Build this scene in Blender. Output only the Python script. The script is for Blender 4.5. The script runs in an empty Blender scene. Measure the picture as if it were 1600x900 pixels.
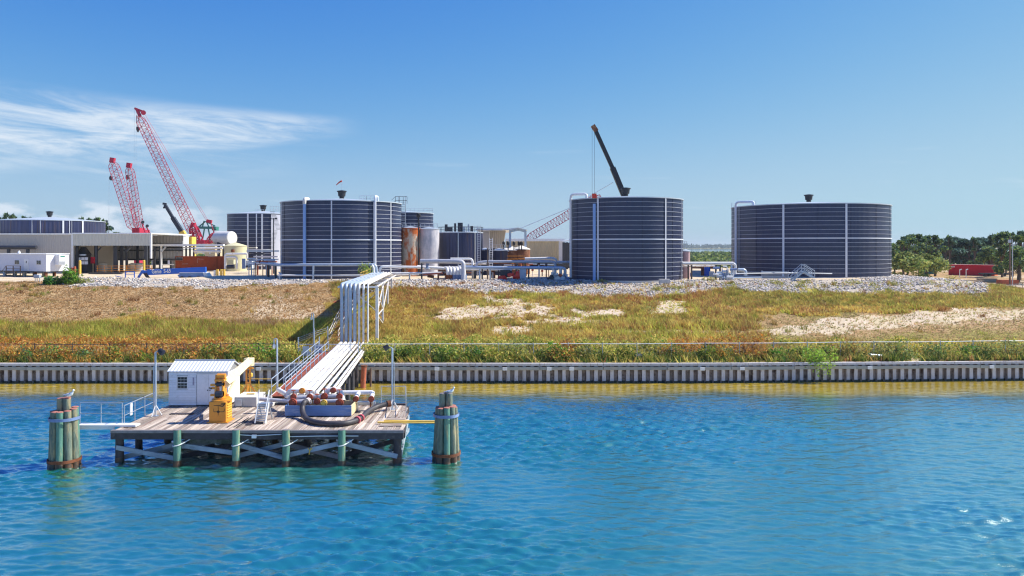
import bpy, bmesh, math, random
import numpy as np
from mathutils import Vector, Matrix
random.seed(7); rng = np.random.default_rng(7)
S = bpy.context.scene
COL = S.collection
R = math.radians
# ---------------------------------------------------------------- camera
FPX, CAMH = 1200.0, 13.0
cam = bpy.data.cameras.new("camera"); camo = bpy.data.objects.new("camera", cam); COL.objects.link(camo)
cam.sensor_width = 36; cam.lens = 27.0; cam.shift_y = -65/1600.0
cam.clip_start = 0.5; cam.clip_end = 30000
camo.location = (0, 0, CAMH); camo.rotation_euler = (R(90), 0, 0)
S.camera = camo
S.cycles.use_denoising = True; S.cycles.filter_width = 1.2; S.cycles.sample_clamp_direct = 4.0; S.cycles.sample_clamp_indirect = 6.0
# ---------------------------------------------------------------- sun, sky, exposure
SUN_EL, SUN_AZ = R(45.5), R(77)          # azimuth from +Y towards +X
S.view_settings.view_transform = 'Standard'; S.view_settings.look = 'None'
S.view_settings.exposure = 1.15; S.view_settings.gamma = 1.0
sd = bpy.data.lights.new("sun", 'SUN'); sd.energy = 3.3; sd.angle = R(0.5); sd.color = (1.0, 0.95, 0.86)
so = bpy.data.objects.new("sun", sd); COL.objects.link(so)
sv = Vector((math.sin(SUN_AZ)*math.cos(SUN_EL), math.cos(SUN_AZ)*math.cos(SUN_EL), math.sin(SUN_EL)))
so.rotation_euler = sv.to_track_quat('Z', 'Y').to_euler(); so.location = (60, 60, 80)
w = bpy.data.worlds.new("World"); S.world = w; w.use_nodes = True
nt = w.node_tree; N = nt.nodes; L = nt.links; N.clear()
def wn(t, **k):
    n = N.new(t)
    for a, b in k.items(): setattr(n, a, b)
    return n
out = wn('ShaderNodeOutputWorld'); bg = wn('ShaderNodeBackground'); bg.inputs[1].default_value = 0.115
sky = wn('ShaderNodeTexSky', sky_type='NISHITA', sun_disc=False, sun_elevation=SUN_EL, sun_rotation=SUN_AZ,
         altitude=0, air_density=1.0, dust_density=0.35, ozone_density=2.5)
L.new(bg.outputs[0], out.inputs[0])
tc = wn('ShaderNodeTexCoord'); sep = wn('ShaderNodeSeparateXYZ'); L.new(tc.outputs['Generated'], sep.inputs[0])
def wm(op, a, b=None, clamp=False):
    n = wn('ShaderNodeMath', operation=op); n.use_clamp = clamp
    for i, v in enumerate((a, b)):
        if v is None: continue
        if isinstance(v, (int, float)): n.inputs[i].default_value = v
        else: L.new(v, n.inputs[i])
    return n.outputs[0]
az = wm('ARCTAN2', sep.outputs[0], sep.outputs[1])        # 0 along +Y, grows towards +X
el = wm('ARCSINE', sep.outputs[2])
def comb(x, y):
    c = wn('ShaderNodeCombineXYZ'); L.new(x, c.inputs[0]); L.new(y, c.inputs[1]); return c.outputs[0]
def wnoise(vec, scale, det=8, rough=.6, dist=0.):
    n = wn('ShaderNodeTexNoise'); n.inputs['Scale'].default_value = scale; n.inputs['Detail'].default_value = det
    n.inputs['Roughness'].default_value = rough; n.inputs['Distortion'].default_value = dist
    L.new(vec, n.inputs['Vector']); return n.outputs['Fac']
def ramp(v, a, b):
    n = wn('ShaderNodeMapRange', interpolation_type='SMOOTHSTEP'); L.new(v, n.inputs[0])
    n.inputs[1].default_value = a; n.inputs[2].default_value = b; return n.outputs[0]
def band(v, c, hw):   # soft bump round a value
    d = wm('ABSOLUTE', wm('SUBTRACT', v, c)); return ramp(wm('MULTIPLY', d, -1.0), -hw, -hw*0.25)
# long thin cirrus, falling gently towards the right
tilt = wm('ADD', el, wm('MULTIPLY', az, 0.06))
cvec = comb(wm('MULTIPLY', az, 1.0), wm('MULTIPLY', tilt, 6.5))
c1 = wnoise(cvec, 6.5, 10, .66, .5)
leftm = ramp(wm('MULTIPLY', az, -1.0), 0.20, 0.44)
edge1 = wm('MULTIPLY', ramp(tilt, 0.085, 0.102), ramp(wm('MULTIPLY', wm('ADD', tilt, wm('MULTIPLY', az, 0.22)), -1.0), -0.045, 0.0))
def azline(c, k): return wm('ADD', c, wm('MULTIPLY', wm('ADD', az, .45), k))
d1 = wm('ABSOLUTE', wm('SUBTRACT', el, azline(.135, .07)))
hw1 = wm('ADD', .018, wm('MULTIPLY', wm('MAXIMUM', wm('SUBTRACT', wm('MULTIPLY', az, -1.0), .24), 0.0), .11))
b1 = wm('MULTIPLY', ramp(wm('MULTIPLY', wm('DIVIDE', d1, hw1), -1.0), -1.05, -.30), ramp(wm('MULTIPLY', az, -1.0), 0.18, 0.34))
d2 = wm('ABSOLUTE', wm('SUBTRACT', el, azline(.098, .0)))
b2 = wm('MULTIPLY', ramp(wm('MULTIPLY', wm('DIVIDE', d2, .032), -1.0), -1.0, -.30), ramp(wm('MULTIPLY', az, -1.0), 0.24, 0.45))
m1 = wm('MULTIPLY', ramp(c1, 0.30, 0.64), b1); m1 = wm('MULTIPLY', m1, 0.95)
m2 = wm('MULTIPLY', ramp(c1, 0.40, 0.70), b2); m2 = wm('MULTIPLY', m2, 0.55)
# faint streaks elsewhere
c2 = wnoise(comb(wm('MULTIPLY', az, 1.4), wm('MULTIPLY', el, 16.0)), 4.0, 5, .5)
m3 = wm('MULTIPLY', wm('MULTIPLY', ramp(c2, 0.60, 0.78), band(el, 0.08, 0.08)), 0.22)
# low cumulus on the left horizon
c3 = wnoise(comb(wm('MULTIPLY', az, 1.0), wm('MULTIPLY', el, 2.2)), 17.0, 7, .55)
cumtop = wm('ADD', 0.024, wm('MULTIPLY', c3, 0.050))
m4 = wm('MULTIPLY', wm('MULTIPLY', ramp(wm('SUBTRACT', cumtop, el), 0.0, 0.012), ramp(c3, 0.40, 0.58)), ramp(wm('MULTIPLY', az, -1.0), 0.33, 0.42))
m4 = wm('MULTIPLY', m4, 0.85)
mm = wm('MAXIMUM', wm('MAXIMUM', m1, m2), wm('MAXIMUM', m3, m4), True)
# the photograph's tone curve: each channel of the sky rolls off smoothly, the same everywhere
sc3 = wn('ShaderNodeSeparateColor'); L.new(sky.outputs[0], sc3.inputs[0]); cc3 = wn('ShaderNodeCombineColor')
for i, (A, s_, p_) in enumerate(((1.72, 3.4, 2.25), (2.75, 4.15, 1.6), (3.22, 2.15, 1.0))):
    v_ = wm('MULTIPLY', wm('POWER', wm('DIVIDE', sc3.outputs[i], s_), p_), -1.0)
    L.new(wm('MULTIPLY', wm('SUBTRACT', 1.0, wm('EXPONENT', v_)), A), cc3.inputs[i])
mix = wn('ShaderNodeMix', data_type='RGBA'); L.new(mm, mix.inputs[0]); L.new(cc3.outputs[0], mix.inputs[6])
mix.inputs[7].default_value = (3.0, 3.35, 3.75, 1)
L.new(mix.outputs[2], bg.inputs[0])

# ---------------------------------------------------------------- helpers
def X(px, Y): return (px-800)*Y/FPX
def Z(py, Y): return CAMH-(py-385)*Y/FPX
def P(px, py, Y): return Vector((X(px, Y), Y, Z(py, Y)))
def sstep(a, b, v):
    t = np.clip((v-a)/(b-a), 0, 1); return t*t*(3-2*t)
_ng = rng.random((64, 64))
def vnoise(x, y, s):
    x = np.asarray(x, float)/s; y = np.asarray(y, float)/s
    xi = np.floor(x).astype(int); yi = np.floor(y).astype(int); fx = x-xi; fy = y-yi
    fx = fx*fx*(3-2*fx); fy = fy*fy*(3-2*fy)
    g = lambda a, b: _ng[a % 64, b % 64]
    return (g(xi, yi)*(1-fx)+g(xi+1, yi)*fx)*(1-fy)+(g(xi, yi+1)*(1-fx)+g(xi+1, yi+1)*fx)*fy
def fnoise(x, y, s): return vnoise(x, y, s)*.55+vnoise(np.asarray(x)+31.7, np.asarray(y)+11.3, s*.43)*.3+vnoise(np.asarray(x)+5.1, np.asarray(y)+71., s*.17)*.15
def wall_y(x): return 73.2+np.maximum(0, np.asarray(x, float)-18)*0.045
def gz(x, y):
    x = np.asarray(x, float); y = np.asarray(y, float)
    prof = np.interp(y, [73, 84, 88, 112, 117, 121, 230, 330, 1500, 1700, 4400, 4700, 9000], [1.8, 2.15, 2.75, 6.35, 7.2, 7.65, 7.65, 1.6, 1.0, -3, -3, 2.2, 2.2])
    low = np.interp(y, [73, 84, 88, 104, 122, 400, 1500, 1700, 4400, 4700, 9000], [1.8, 2.15, 2.75, 4.6, 5.0, 4.2, 1.0, -3, -3, 2.2, 2.2])
    t = sstep(70, 88, x); z = prof*(1-t)+np.minimum(prof, low)*t
    t2 = sstep(52, 66, x)*sstep(148, 185, y)*(1-sstep(230, 330, y)); z = z*(1-t2)+np.minimum(z, low)*t2
    sl = sstep(84, 90, y)*(1-sstep(117, 122, y)); z = z+sl*(fnoise(x, y, 6)-.5)*.5+(fnoise(x, y, 2.2)-.5)*.12*(y < 240)
    # loose heaps of rock and sand on the crest left of the first tank
    z = z+0.35*np.exp(-((x+66)/9)**2-((y-123.5)/2.5)**2)+0.5*np.exp(-((x+47)/6)**2-((y-128)/3)**2)
    return z
def ground(x, y): return float(gz(x, y))

class MB:
    def __init__(s): s.v = []; s.f = []; s.m = []; s.cur = 0
    def add(s, vs, fs):
        b = len(s.v); s.v.extend([tuple(p) for p in vs]); s.f.extend([tuple(b+i for i in f) for f in fs]); s.m.extend([s.cur]*len(fs)); return s
    def bx(s, x0, x1, y0, y1, z0, z1):
        return s.add([(x0,y0,z0),(x1,y0,z0),(x1,y1,z0),(x0,y1,z0),(x0,y0,z1),(x1,y0,z1),(x1,y1,z1),(x0,y1,z1)],
                     [(0,3,2,1),(4,5,6,7),(0,1,5,4),(1,2,6,5),(2,3,7,6),(3,0,4,7)])
    def box(s, c, d, rz=0):
        a = len(s.v); s.bx(-d[0]/2, d[0]/2, -d[1]/2, d[1]/2, -d[2]/2, d[2]/2)
        cs, sn = math.cos(rz), math.sin(rz)
        for i in range(a, len(s.v)):
            x, y, z = s.v[i]; s.v[i] = (c[0]+x*cs-y*sn, c[1]+x*sn+y*cs, c[2]+z)
        return s
    def bar(s, p0, p1, wd, ht=None):
        p0 = Vector(p0); p1 = Vector(p1); ht = ht or wd; d = (p1-p0).normalized()
        up = Vector((0,0,1)) if abs(d.z) < .95 else Vector((0,1,0))
        a = d.cross(up).normalized()*wd/2; b = a.cross(d).normalized()*ht/2
        q = [p0-a-b, p0+a-b, p0+a+b, p0-a+b, p1-a-b, p1+a-b, p1+a+b, p1-a+b]
        return s.add(q, [(0,3,2,1),(4,5,6,7),(0,1,5,4),(1,2,6,5),(2,3,7,6),(3,0,4,7)])
    def tube(s, pts, r, n=8, caps=True):
        pts = [Vector(p) for p in pts]; k = len(pts); rs = r if isinstance(r, (list, tuple)) else [r]*k
        d0 = (pts[1]-pts[0]).normalized(); u = Vector((0,0,1)) if abs(d0.z) < .9 else Vector((0,1,0))
        u = (u-d0*u.dot(d0)).normalized(); vs = []
        for i, p in enumerate(pts):
            if i == 0: t = d0
            elif i == k-1: t = (pts[-1]-pts[-2]).normalized()
            else: t = ((pts[i]-pts[i-1]).normalized()+(pts[i+1]-pts[i]).normalized()).normalized()
            u = (u-t*u.dot(t)).normalized(); b = t.cross(u)
            for j in range(n):
                a = 2*math.pi*j/n; vs.append(p+(u*math.cos(a)+b*math.sin(a))*rs[i])
        fs = [(i*n+j, i*n+(j+1) % n, (i+1)*n+(j+1) % n, (i+1)*n+j) for i in range(k-1) for j in range(n)]
        if caps: fs += [tuple(range(n))[::-1], tuple((k-1)*n+j for j in range(n))]
        return s.add(vs, fs)
    def rtube(s, pts, r, bend=.5, n=8):
        pts = [Vector(p) for p in pts]; o = [pts[0]]
        for i in range(1, len(pts)-1):
            a, b, c = pts[i-1], pts[i], pts[i+1]; l = min(bend, (b-a).length*.49, (c-b).length*.49)
            q0 = b+(a-b).normalized()*l; q1 = b+(c-b).normalized()*l
            for t in (0, .33, .67, 1): o.append(q0*(1-t)**2+b*2*t*(1-t)+q1*t*t)
        o.append(pts[-1]); return s.tube(o, r, n)
    def lathe(s, c, prof, n=16, caps=True):
        vs = [(c[0]+r*math.cos(2*math.pi*j/n), c[1]+r*math.sin(2*math.pi*j/n), c[2]+z) for r, z in prof for j in range(n)]
        fs = [(i*n+j, i*n+(j+1) % n, (i+1)*n+(j+1) % n, (i+1)*n+j) for i in range(len(prof)-1) for j in range(n)]
        if caps: fs += [tuple(range(n))[::-1], tuple((len(prof)-1)*n+j for j in range(n))]
        return s.add(vs, fs)
    def arc(s, c, r0, r1, z0, z1, a0, a1, n=6):   # curved slab on a cylinder
        vs = []
        for i in range(n+1):
            a = a0+(a1-a0)*i/n
            for r, z in ((r0, z0), (r1, z0), (r1, z1), (r0, z1)): vs.append((c[0]+r*math.sin(a), c[1]-r*math.cos(a), c[2]+z))
        fs = []
        for i in range(n):
            for j in range(4): fs.append((i*4+j, i*4+(j+1) % 4, (i+1)*4+(j+1) % 4, (i+1)*4+j))
        fs += [(0,3,2,1), (n*4, n*4+1, n*4+2, n*4+3)]
        return s.add(vs, fs)
    def prism(s, poly, ext):
        n = len(poly); ext = Vector(ext); q = [Vector(p) for p in poly]+[Vector(p)+ext for p in poly]
        return s.add(q, [tuple(range(n))[::-1], tuple(range(n, 2*n))]+[(i, (i+1) % n, n+(i+1) % n, n+i) for i in range(n)])
    def mesh(s, name, mats, off=(0,0,0), smooth=True, bevel=0):
        me = bpy.data.meshes.new(name); o = Vector(off)
        me.from_pydata([tuple(Vector(p)-o) for p in s.v], [], s.f)
        for m in (mats if isinstance(mats, (list, tuple)) else [mats]): me.materials.append(m)
        if max(s.m, default=0) > 0: me.polygons.foreach_set('material_index', s.m)
        bm = bmesh.new(); bm.from_mesh(me); bmesh.ops.recalc_face_normals(bm, faces=bm.faces)
        if bevel: bmesh.ops.bevel(bm, geom=list(bm.edges), offset=bevel, segments=1, affect='EDGES', clamp_overlap=True)
        bm.to_mesh(me); bm.free()
        if smooth:
            me.polygons.foreach_set('use_smooth', [True]*len(me.polygons)); me.set_sharp_from_angle(angle=R(38))
        return me
    def build(s, name, mats, parent=None, smooth=True, bevel=0, label=None):
        off = Vector((0,0,0)); q = parent
        while q is not None: off += q.location; q = q.parent
        o = bpy.data.objects.new(name, s.mesh(name, mats, off, smooth, bevel)); COL.objects.link(o)
        if parent: o.parent = parent
        if label: o['label'] = label
        return o
def inst(name, me, parent, loc, rot=None, scale=None):      # piece that shares its mesh; loc in world axes
    o = bpy.data.objects.new(name, me); COL.objects.link(o); off = Vector((0,0,0)); q = parent
    while q is not None: off += q.location; q = q.parent
    o.parent = parent; o.location = Vector(loc)-off
    if rot: o.rotation_euler = rot
    if scale: o.scale = scale
    return o
def tag(o, label, cat, group=None, kind=None):
    if label: o['label'] = label
    if cat: o['category'] = cat
    if group: o['group'] = group
    if kind: o['kind'] = kind
    return o
def thing(name, label, cat, loc, group=None):
    o = bpy.data.objects.new(name, None); COL.objects.link(o); o.location = Vector(loc); o.empty_display_size = .3
    return tag(o, label, cat, group)
def struct(o): o['kind'] = 'structure'; return o
def solo(name, mb, m, label, cat, group=None, smooth=True, bevel=0):
    c = Vector((0,0,0))
    xs = np.array(mb.v); loc = Vector(((xs[:,0].min()+xs[:,0].max())/2, (xs[:,1].min()+xs[:,1].max())/2, xs[:,2].min()))
    o = bpy.data.objects.new(name, mb.mesh(name, m, loc, smooth, bevel)); COL.objects.link(o); o.location = loc
    return tag(o, label, cat, group)
def copy_tree(o, parent=None, link=True):
    c = o.copy(); COL.objects.link(c); c.parent = parent
    for ch in list(o.children): copy_tree(ch, c)
    return c
def npmesh(name, verts, faces, cols, mat, k=3):
    me = bpy.data.meshes.new(name); nv = len(verts); nf = len(faces)
    me.vertices.add(nv); me.vertices.foreach_set('co', np.ascontiguousarray(verts, np.float32).ravel())
    me.loops.add(nf*k); me.loops.foreach_set('vertex_index', np.ascontiguousarray(faces, np.int32).ravel())
    me.polygons.add(nf); me.polygons.foreach_set('loop_start', np.arange(0, nf*k, k, dtype=np.int32))
    me.polygons.foreach_set('loop_total', np.full(nf, k, np.int32))
    me.update(calc_edges=True)
    if cols is not None:
        a = me.color_attributes.new('tint', 'FLOAT_COLOR', 'POINT'); c4 = np.ones((nv, 4), np.float32); c4[:, :3] = cols
        a.data.foreach_set('color', c4.ravel())
    me.materials.append(mat); return me
def npobj(name, me, parent=None, loc=None):
    o = bpy.data.objects.new(name, me); COL.objects.link(o)
    if parent: o.parent = parent
    if loc is not None: o.location = loc
    return o

# ---------------------------------------------------------------- materials
def mk(name, col, rough=.6, metal=0., var=.14, scale=2., bump=0., stain=None, sthr=.56, sscale=1.3, rnd=0., corr=None, stretch=(1,1,1), spec=.5, sstretch=None, sw=.08):
    m = bpy.data.materials.new(name); m.use_nodes = True; t = m.node_tree; n = t.nodes; l = t.links
    b = n['Principled BSDF']; b.inputs['Roughness'].default_value = rough; b.inputs['Metallic'].default_value = metal
    b.inputs['Specular IOR Level'].default_value = spec
    tcn = n.new('ShaderNodeTexCoord'); mp = n.new('ShaderNodeMapping'); mp.inputs['Scale'].default_value = stretch
    l.new(tcn.outputs['Object'], mp.inputs[0])
    oi = n.new('ShaderNodeObjectInfo')
    vadd = n.new('ShaderNodeVectorMath'); vadd.operation = 'ADD'
    vm = n.new('ShaderNodeVectorMath'); vm.operation = 'SCALE'; vm.inputs['Scale'].default_value = 37.
    cx = n.new('ShaderNodeCombineXYZ'); l.new(oi.outputs['Random'], cx.inputs[0]); l.new(oi.outputs['Random'], cx.inputs[2]); l.new(cx.outputs[0], vm.inputs[0])
    l.new(mp.outputs[0], vadd.inputs[0]); l.new(vm.outputs[0], vadd.inputs[1])
    no = n.new('ShaderNodeTexNoise'); no.inputs['Scale'].default_value = scale; no.inputs['Detail'].default_value = 8; no.inputs['Roughness'].default_value = .65
    l.new(vadd.outputs[0], no.inputs['Vector'])
    mr = n.new('ShaderNodeMapRange'); l.new(no.outputs['Fac'], mr.inputs[0]); mr.inputs[1].default_value = .25; mr.inputs[2].default_value = .75
    mr.inputs[3].default_value = 1-var*1.6; mr.inputs[4].default_value = 1+var
    last = mr.outputs[0]
    if rnd:
        r2 = n.new('ShaderNodeMapRange'); l.new(oi.outputs['Random'], r2.inputs[0]); r2.inputs[3].default_value = 1-rnd; r2.inputs[4].default_value = 1+rnd
        mu = n.new('ShaderNodeMath'); mu.operation = 'MULTIPLY'; l.new(last, mu.inputs[0]); l.new(r2.outputs[0], mu.inputs[1]); last = mu.outputs[0]
    sc = n.new('ShaderNodeVectorMath'); sc.operation = 'SCALE'; sc.inputs[0].default_value = col; l.new(last, sc.inputs['Scale'])
    colout = sc.outputs[0]
    if stain is not None:
        m2 = n.new('ShaderNodeMapping'); m2.inputs['Scale'].default_value = sstretch or stretch; l.new(tcn.outputs['Object'], m2.inputs[0])
        va = n.new('ShaderNodeVectorMath'); va.operation = 'ADD'; l.new(m2.outputs[0], va.inputs[0]); l.new(vm.outputs[0], va.inputs[1])
        n2 = n.new('ShaderNodeTexNoise'); n2.inputs['Scale'].default_value = sscale; n2.inputs['Detail'].default_value = 9; n2.inputs['Roughness'].default_value = .7
        l.new(va.outputs[0], n2.inputs['Vector'])
        r3 = n.new('ShaderNodeMapRange'); r3.interpolation_type = 'SMOOTHSTEP'; l.new(n2.outputs['Fac'], r3.inputs[0]); r3.inputs[1].default_value = sthr-sw; r3.inputs[2].default_value = sthr+sw
        mx = n.new('ShaderNodeMix'); mx.data_type = 'RGBA'; l.new(r3.outputs[0], mx.inputs[0]); l.new(colout, mx.inputs[6]); mx.inputs[7].default_value = (*stain, 1); colout = mx.outputs[2]
    l.new(colout, b.inputs['Base Color'])
    bh = None
    if bump:
        bp = n.new('ShaderNodeBump'); bp.inputs['Strength'].default_value = 1; bp.inputs['Distance'].default_value = bump; l.new(no.outputs['Fac'], bp.inputs['Height']); bh = bp
    if corr:
        ax, fr, dp = corr; sx = n.new('ShaderNodeSeparateXYZ'); l.new(tcn.outputs['Object'], sx.inputs[0])
        if ax == 'a':
            at = n.new('ShaderNodeMath'); at.operation = 'ARCTAN2'; l.new(sx.outputs[0], at.inputs[0]); l.new(sx.outputs[1], at.inputs[1]); src = at.outputs[0]
        elif ax == 'xy':
            at = n.new('ShaderNodeMath'); at.operation = 'ADD'; l.new(sx.outputs[0], at.inputs[0]); l.new(sx.outputs[1], at.inputs[1]); src = at.outputs[0]
        else: src = sx.outputs['xyz'.index(ax)]
        mu = n.new('ShaderNodeMath'); mu.operation = 'MULTIPLY'; l.new(src, mu.inputs[0]); mu.inputs[1].default_value = fr
        si = n.new('ShaderNodeMath'); si.operation = 'SINE'; l.new(mu.outputs[0], si.inputs[0])
        b2 = n.new('ShaderNodeBump'); b2.inputs['Distance'].default_value = dp; l.new(si.outputs[0], b2.inputs['Height'])
        if bh: l.new(bh.outputs[0], b2.inputs['Normal'])
        bh = b2
    if bh: l.new(bh.outputs[0], b.inputs['Normal'])
    return m
RUST = (.20, .065, .025)
M = dict(
 white=mk('white_paint', (.78,.79,.79), .45, 0, .06, 3, stain=(.50,.47,.42), sthr=.66),
 whitepipe=mk('white_pipe_paint', (.80,.78,.75), .4, 0, .07, 4, stain=(.55,.38,.25), sthr=.68, sscale=2.2),
 whiterust=mk('white_rusty_paint', (.75,.72,.68), .5, 0, .1, 4, stain=(.33,.14,.06), sthr=.58, sscale=2.5),
 siding=mk('white_siding', (.84,.85,.87), .5, 0, .05, 5, rnd=.06, stain=(.62,.62,.60), sthr=.66, sscale=1.5),
 roofwhite=mk('white_roof_sheet', (.82,.83,.84), .35, .1, .04, 3, corr=('x', 26., .012)),
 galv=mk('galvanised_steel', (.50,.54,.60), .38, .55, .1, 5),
 galvp=mk('grey_blue_pipe', (.42,.50,.60), .38, .2, .08, 3, stain=(.60,.60,.60), sthr=.62),
 greypipe=mk('grey_pipe', (.50,.50,.53), .45, .1, .1, 3, stain=(.36,.22,.14), sthr=.68),
 bluepaint=mk('blue_grey_paint', (.12,.24,.50), .4, 0, .12, 3, stain=(.35,.42,.55), sthr=.62, stretch=(.4,1,3)),
 blue=mk('lift_blue', (.006,.115,.55), .32, 0, .08, 2),
 orange=mk('orange_paint', (.78,.30,.03), .4, 0, .08, 3, stain=(.45,.16,.04), sthr=.68, sscale=3),
 yellow=mk('yellow_paint', (.80,.52,.08), .45, 0, .1, 3, stain=(.5,.3,.1), sthr=.66),
 cream=mk('cream_boom_paint', (.80,.66,.38), .45, 0, .1, 2.5, stain=(.55,.38,.16), sthr=.68),
 redp=mk('valve_red', (.42,.07,.035), .5, 0, .2, 8, stain=RUST, sthr=.55, sscale=6),
 redbright=mk('bright_red_paint', (.75,.045,.02), .4, 0, .12, 4),
 cranered=mk('crane_red', (.45,.02,.06), .45, 0, .12, 1.0),
 rustred=mk('rust_red_steel', (.45,.11,.05), .6, 0, .2, 2.5, stain=(.24,.07,.04), sthr=.58, bump=.01),
 rust=mk('rusty_steel', RUST, .8, .1, .3, 4, stain=(.09,.035,.02), sthr=.55, bump=.01),
 black=mk('black_steel', (.02,.02,.024), .5, 0, .2, 3),
 rubber=mk('black_rubber_hose', (.055,.05,.055), .55, 0, .25, 6, corr=None, bump=.006),
 dark=mk('dark_steel', (.045,.05,.065), .5, .2, .2, 3),
 timber=mk('dark_creosote_timber', (.045,.038,.045), .7, 0, .3, 2, bump=.02, stretch=(1,1,1), stain=(.11,.09,.09), sthr=.6),
 timbertop=mk('weathered_cap_timber', (.24,.21,.21), .8, 0, .2, 3, bump=.01),
 plank=mk('weathered_deck_plank', (.50,.42,.345), .8, 0, .28, 3, bump=.01, rnd=.45, stretch=(5,.5,5), stain=(.20,.12,.09), sthr=.55, sscale=1.6),
 pile=mk('green_treated_pile', (.155,.20,.155), .8, 0, .42, 3, bump=.035, stretch=(2.5,2.5,.4), stain=(.30,.26,.15), sthr=.55, sscale=1.8, rnd=.2, sstretch=(2.2,2.2,.5)),
 pilegreen=mk('green_painted_pile', (.10,.24,.18), .65, 0, .25, 3, bump=.015, stretch=(2.5,2.5,.5), stain=(.34,.33,.16), sthr=.60, sscale=1.8, rnd=.12),
 piletop=mk('reddish_pile_top', (.40,.16,.13), .85, 0, .25, 6),
 wetpile=mk('wet_rusty_pile_foot', (.13,.06,.03), .45, 0, .35, 3, bump=.02, stain=(.03,.035,.03), sthr=.5),
 brace=mk('bluegrey_brace_timber', (.27,.33,.38), .75, 0, .2, 2.5, bump=.01, stretch=(.4,1,1), stain=(.12,.14,.17), sthr=.6, rnd=.15),
 band=mk('blue_strap', (.15,.22,.40), .5, 0, .15, 3), rope=mk('pale_rope', (.62,.66,.66), .9, 0, .15, 9),
 conc=mk('mossy_concrete', (.22,.25,.23), .85, 0, .25, 1.5, bump=.02, stain=(.09,.12,.08), sthr=.55),
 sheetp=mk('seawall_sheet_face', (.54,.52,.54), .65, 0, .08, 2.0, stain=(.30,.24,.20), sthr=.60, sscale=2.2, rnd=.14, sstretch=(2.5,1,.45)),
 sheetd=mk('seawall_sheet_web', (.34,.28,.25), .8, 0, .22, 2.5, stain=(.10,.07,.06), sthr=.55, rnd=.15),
 waler=mk('seawall_waler', (.34,.36,.34), .8, 0, .18, 1.5, bump=.01, stain=(.42,.36,.30), sthr=.55, stretch=(.3,1,1), rnd=.2),
 wet=mk('wet_weed_line', (.025,.028,.018), .4, 0, .4, 6, bump=.02),
 beige=mk('beige_metal_wall', (.46,.43,.385), .55, 0, .05, .6, corr=('xy', 14., .02)),
 beigel=mk('pale_beige_fascia', (.60,.585,.50), .55, 0, .05, .6, corr=('xy', 11., .05)),
 tan=mk('tan_metal_wall', (.50,.42,.27), .6, 0, .06, .5, corr=('x', 9., .05)),
 greywall=mk('grey_metal_wall', (.30,.31,.34), .6, 0, .08, .5, corr=('x', 9., .03)),
 trailer=mk('trailer_white', (.62,.64,.72), .5, 0, .04, 2),
 glass=mk('dark_window_glass', (.02,.025,.04), .08, 0, .1, 2, spec=.8),
 cont=mk('rust_red_container', (.36,.065,.02), .6, 0, .1, 1.0, stain=(.20,.045,.02), sthr=.62),
 contred=mk('red_container', (.74,.012,.045), .5, 0, .08, 1.0), contsunlit=mk('sunlit_red_door', (.80,.16,.03), .5, 0, .06, 2),
 tankroof=mk('pale_tank_roof', (.50,.56,.62), .45, .2, .06, .5),
 ring=mk('pale_ring_steel', (.55,.57,.64), .5, 0, .15, 1.2),
 batten=mk('white_batten', (.72,.75,.80), .45, 0, .05, 1),
 bluepipe=mk('pale_blue_downpipe', (.25,.42,.75), .4, 0, .06, 1),
 rustank=mk('white_tank_with_rust_runs', (.52,.47,.38), .65, 0, .15, 1.2, stain=(.45,.10,.012), sthr=.48, sscale=.55, sstretch=(1.,1.,.45), sw=.05),
 paletank=mk('stained_pale_tank', (.62,.60,.63), .55, 0, .12, 1.0, stain=(.36,.38,.44), sthr=.55, sscale=.8, sstretch=(1.6,1.6,.5), sw=.14),
 ctank=mk('cream_tank', (.62,.58,.36), .6, 0, .08, 1), wtank=mk('offwhite_tank', (.70,.68,.64), .6, 0, .08, .8, stain=(.5,.36,.25), sthr=.66),
 pink=mk('faded_pink_tank', (.50,.33,.34), .65, 0, .12, 1), gcrane=mk('green_gantry', (.02,.20,.16), .5, 0, .1, .3),
 brown=mk('brown_rust_vessel', (.20,.075,.035), .7, 0, .3, .8, stain=(.38,.22,.12), sthr=.6),
 wood=mk('grey_wood_pole', (.17,.12,.09), .85, 0, .2, 2), bark=mk('bark', (.13,.10,.08), .9, 0, .25, 3, bump=.03),
 log=mk('driftwood', (.42,.35,.25), .85, 0, .25, 3, bump=.02), sock=mk('windsock_red', (.6,.06,.03), .8), slab=mk('pale_concrete', (.60,.58,.55), .85, 0, .1, 1),
)
def tankwall(name, c, rough, fr):
    return mk(name, c, rough, .15, .10, .35, rnd=.10, corr=('a', fr, .012), spec=.6, stain=(c[0]*.75, c[1]*.75, c[2]*.8), sthr=.6, sscale=.25)
M['navy'] = tankwall('navy_ribbed_cladding', (.027,.036,.088), .36, 330.)
M['navy2'] = tankwall('dark_blue_grey_cladding', (.045,.05,.075), .38, 200.)
M['navyv'] = mk('dark_vertical_cladding', (.036,.044,.11), .34, .2, .30, .9, corr=('a', 90., .03), stretch=(4,4,.12), stain=(.10,.06,.055), sthr=.60, sscale=.6, spec=.6)
M['navyseam'] = mk('tank_lap_seam', (.018,.023,.055), .5, 0, .1, 2)
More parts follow.
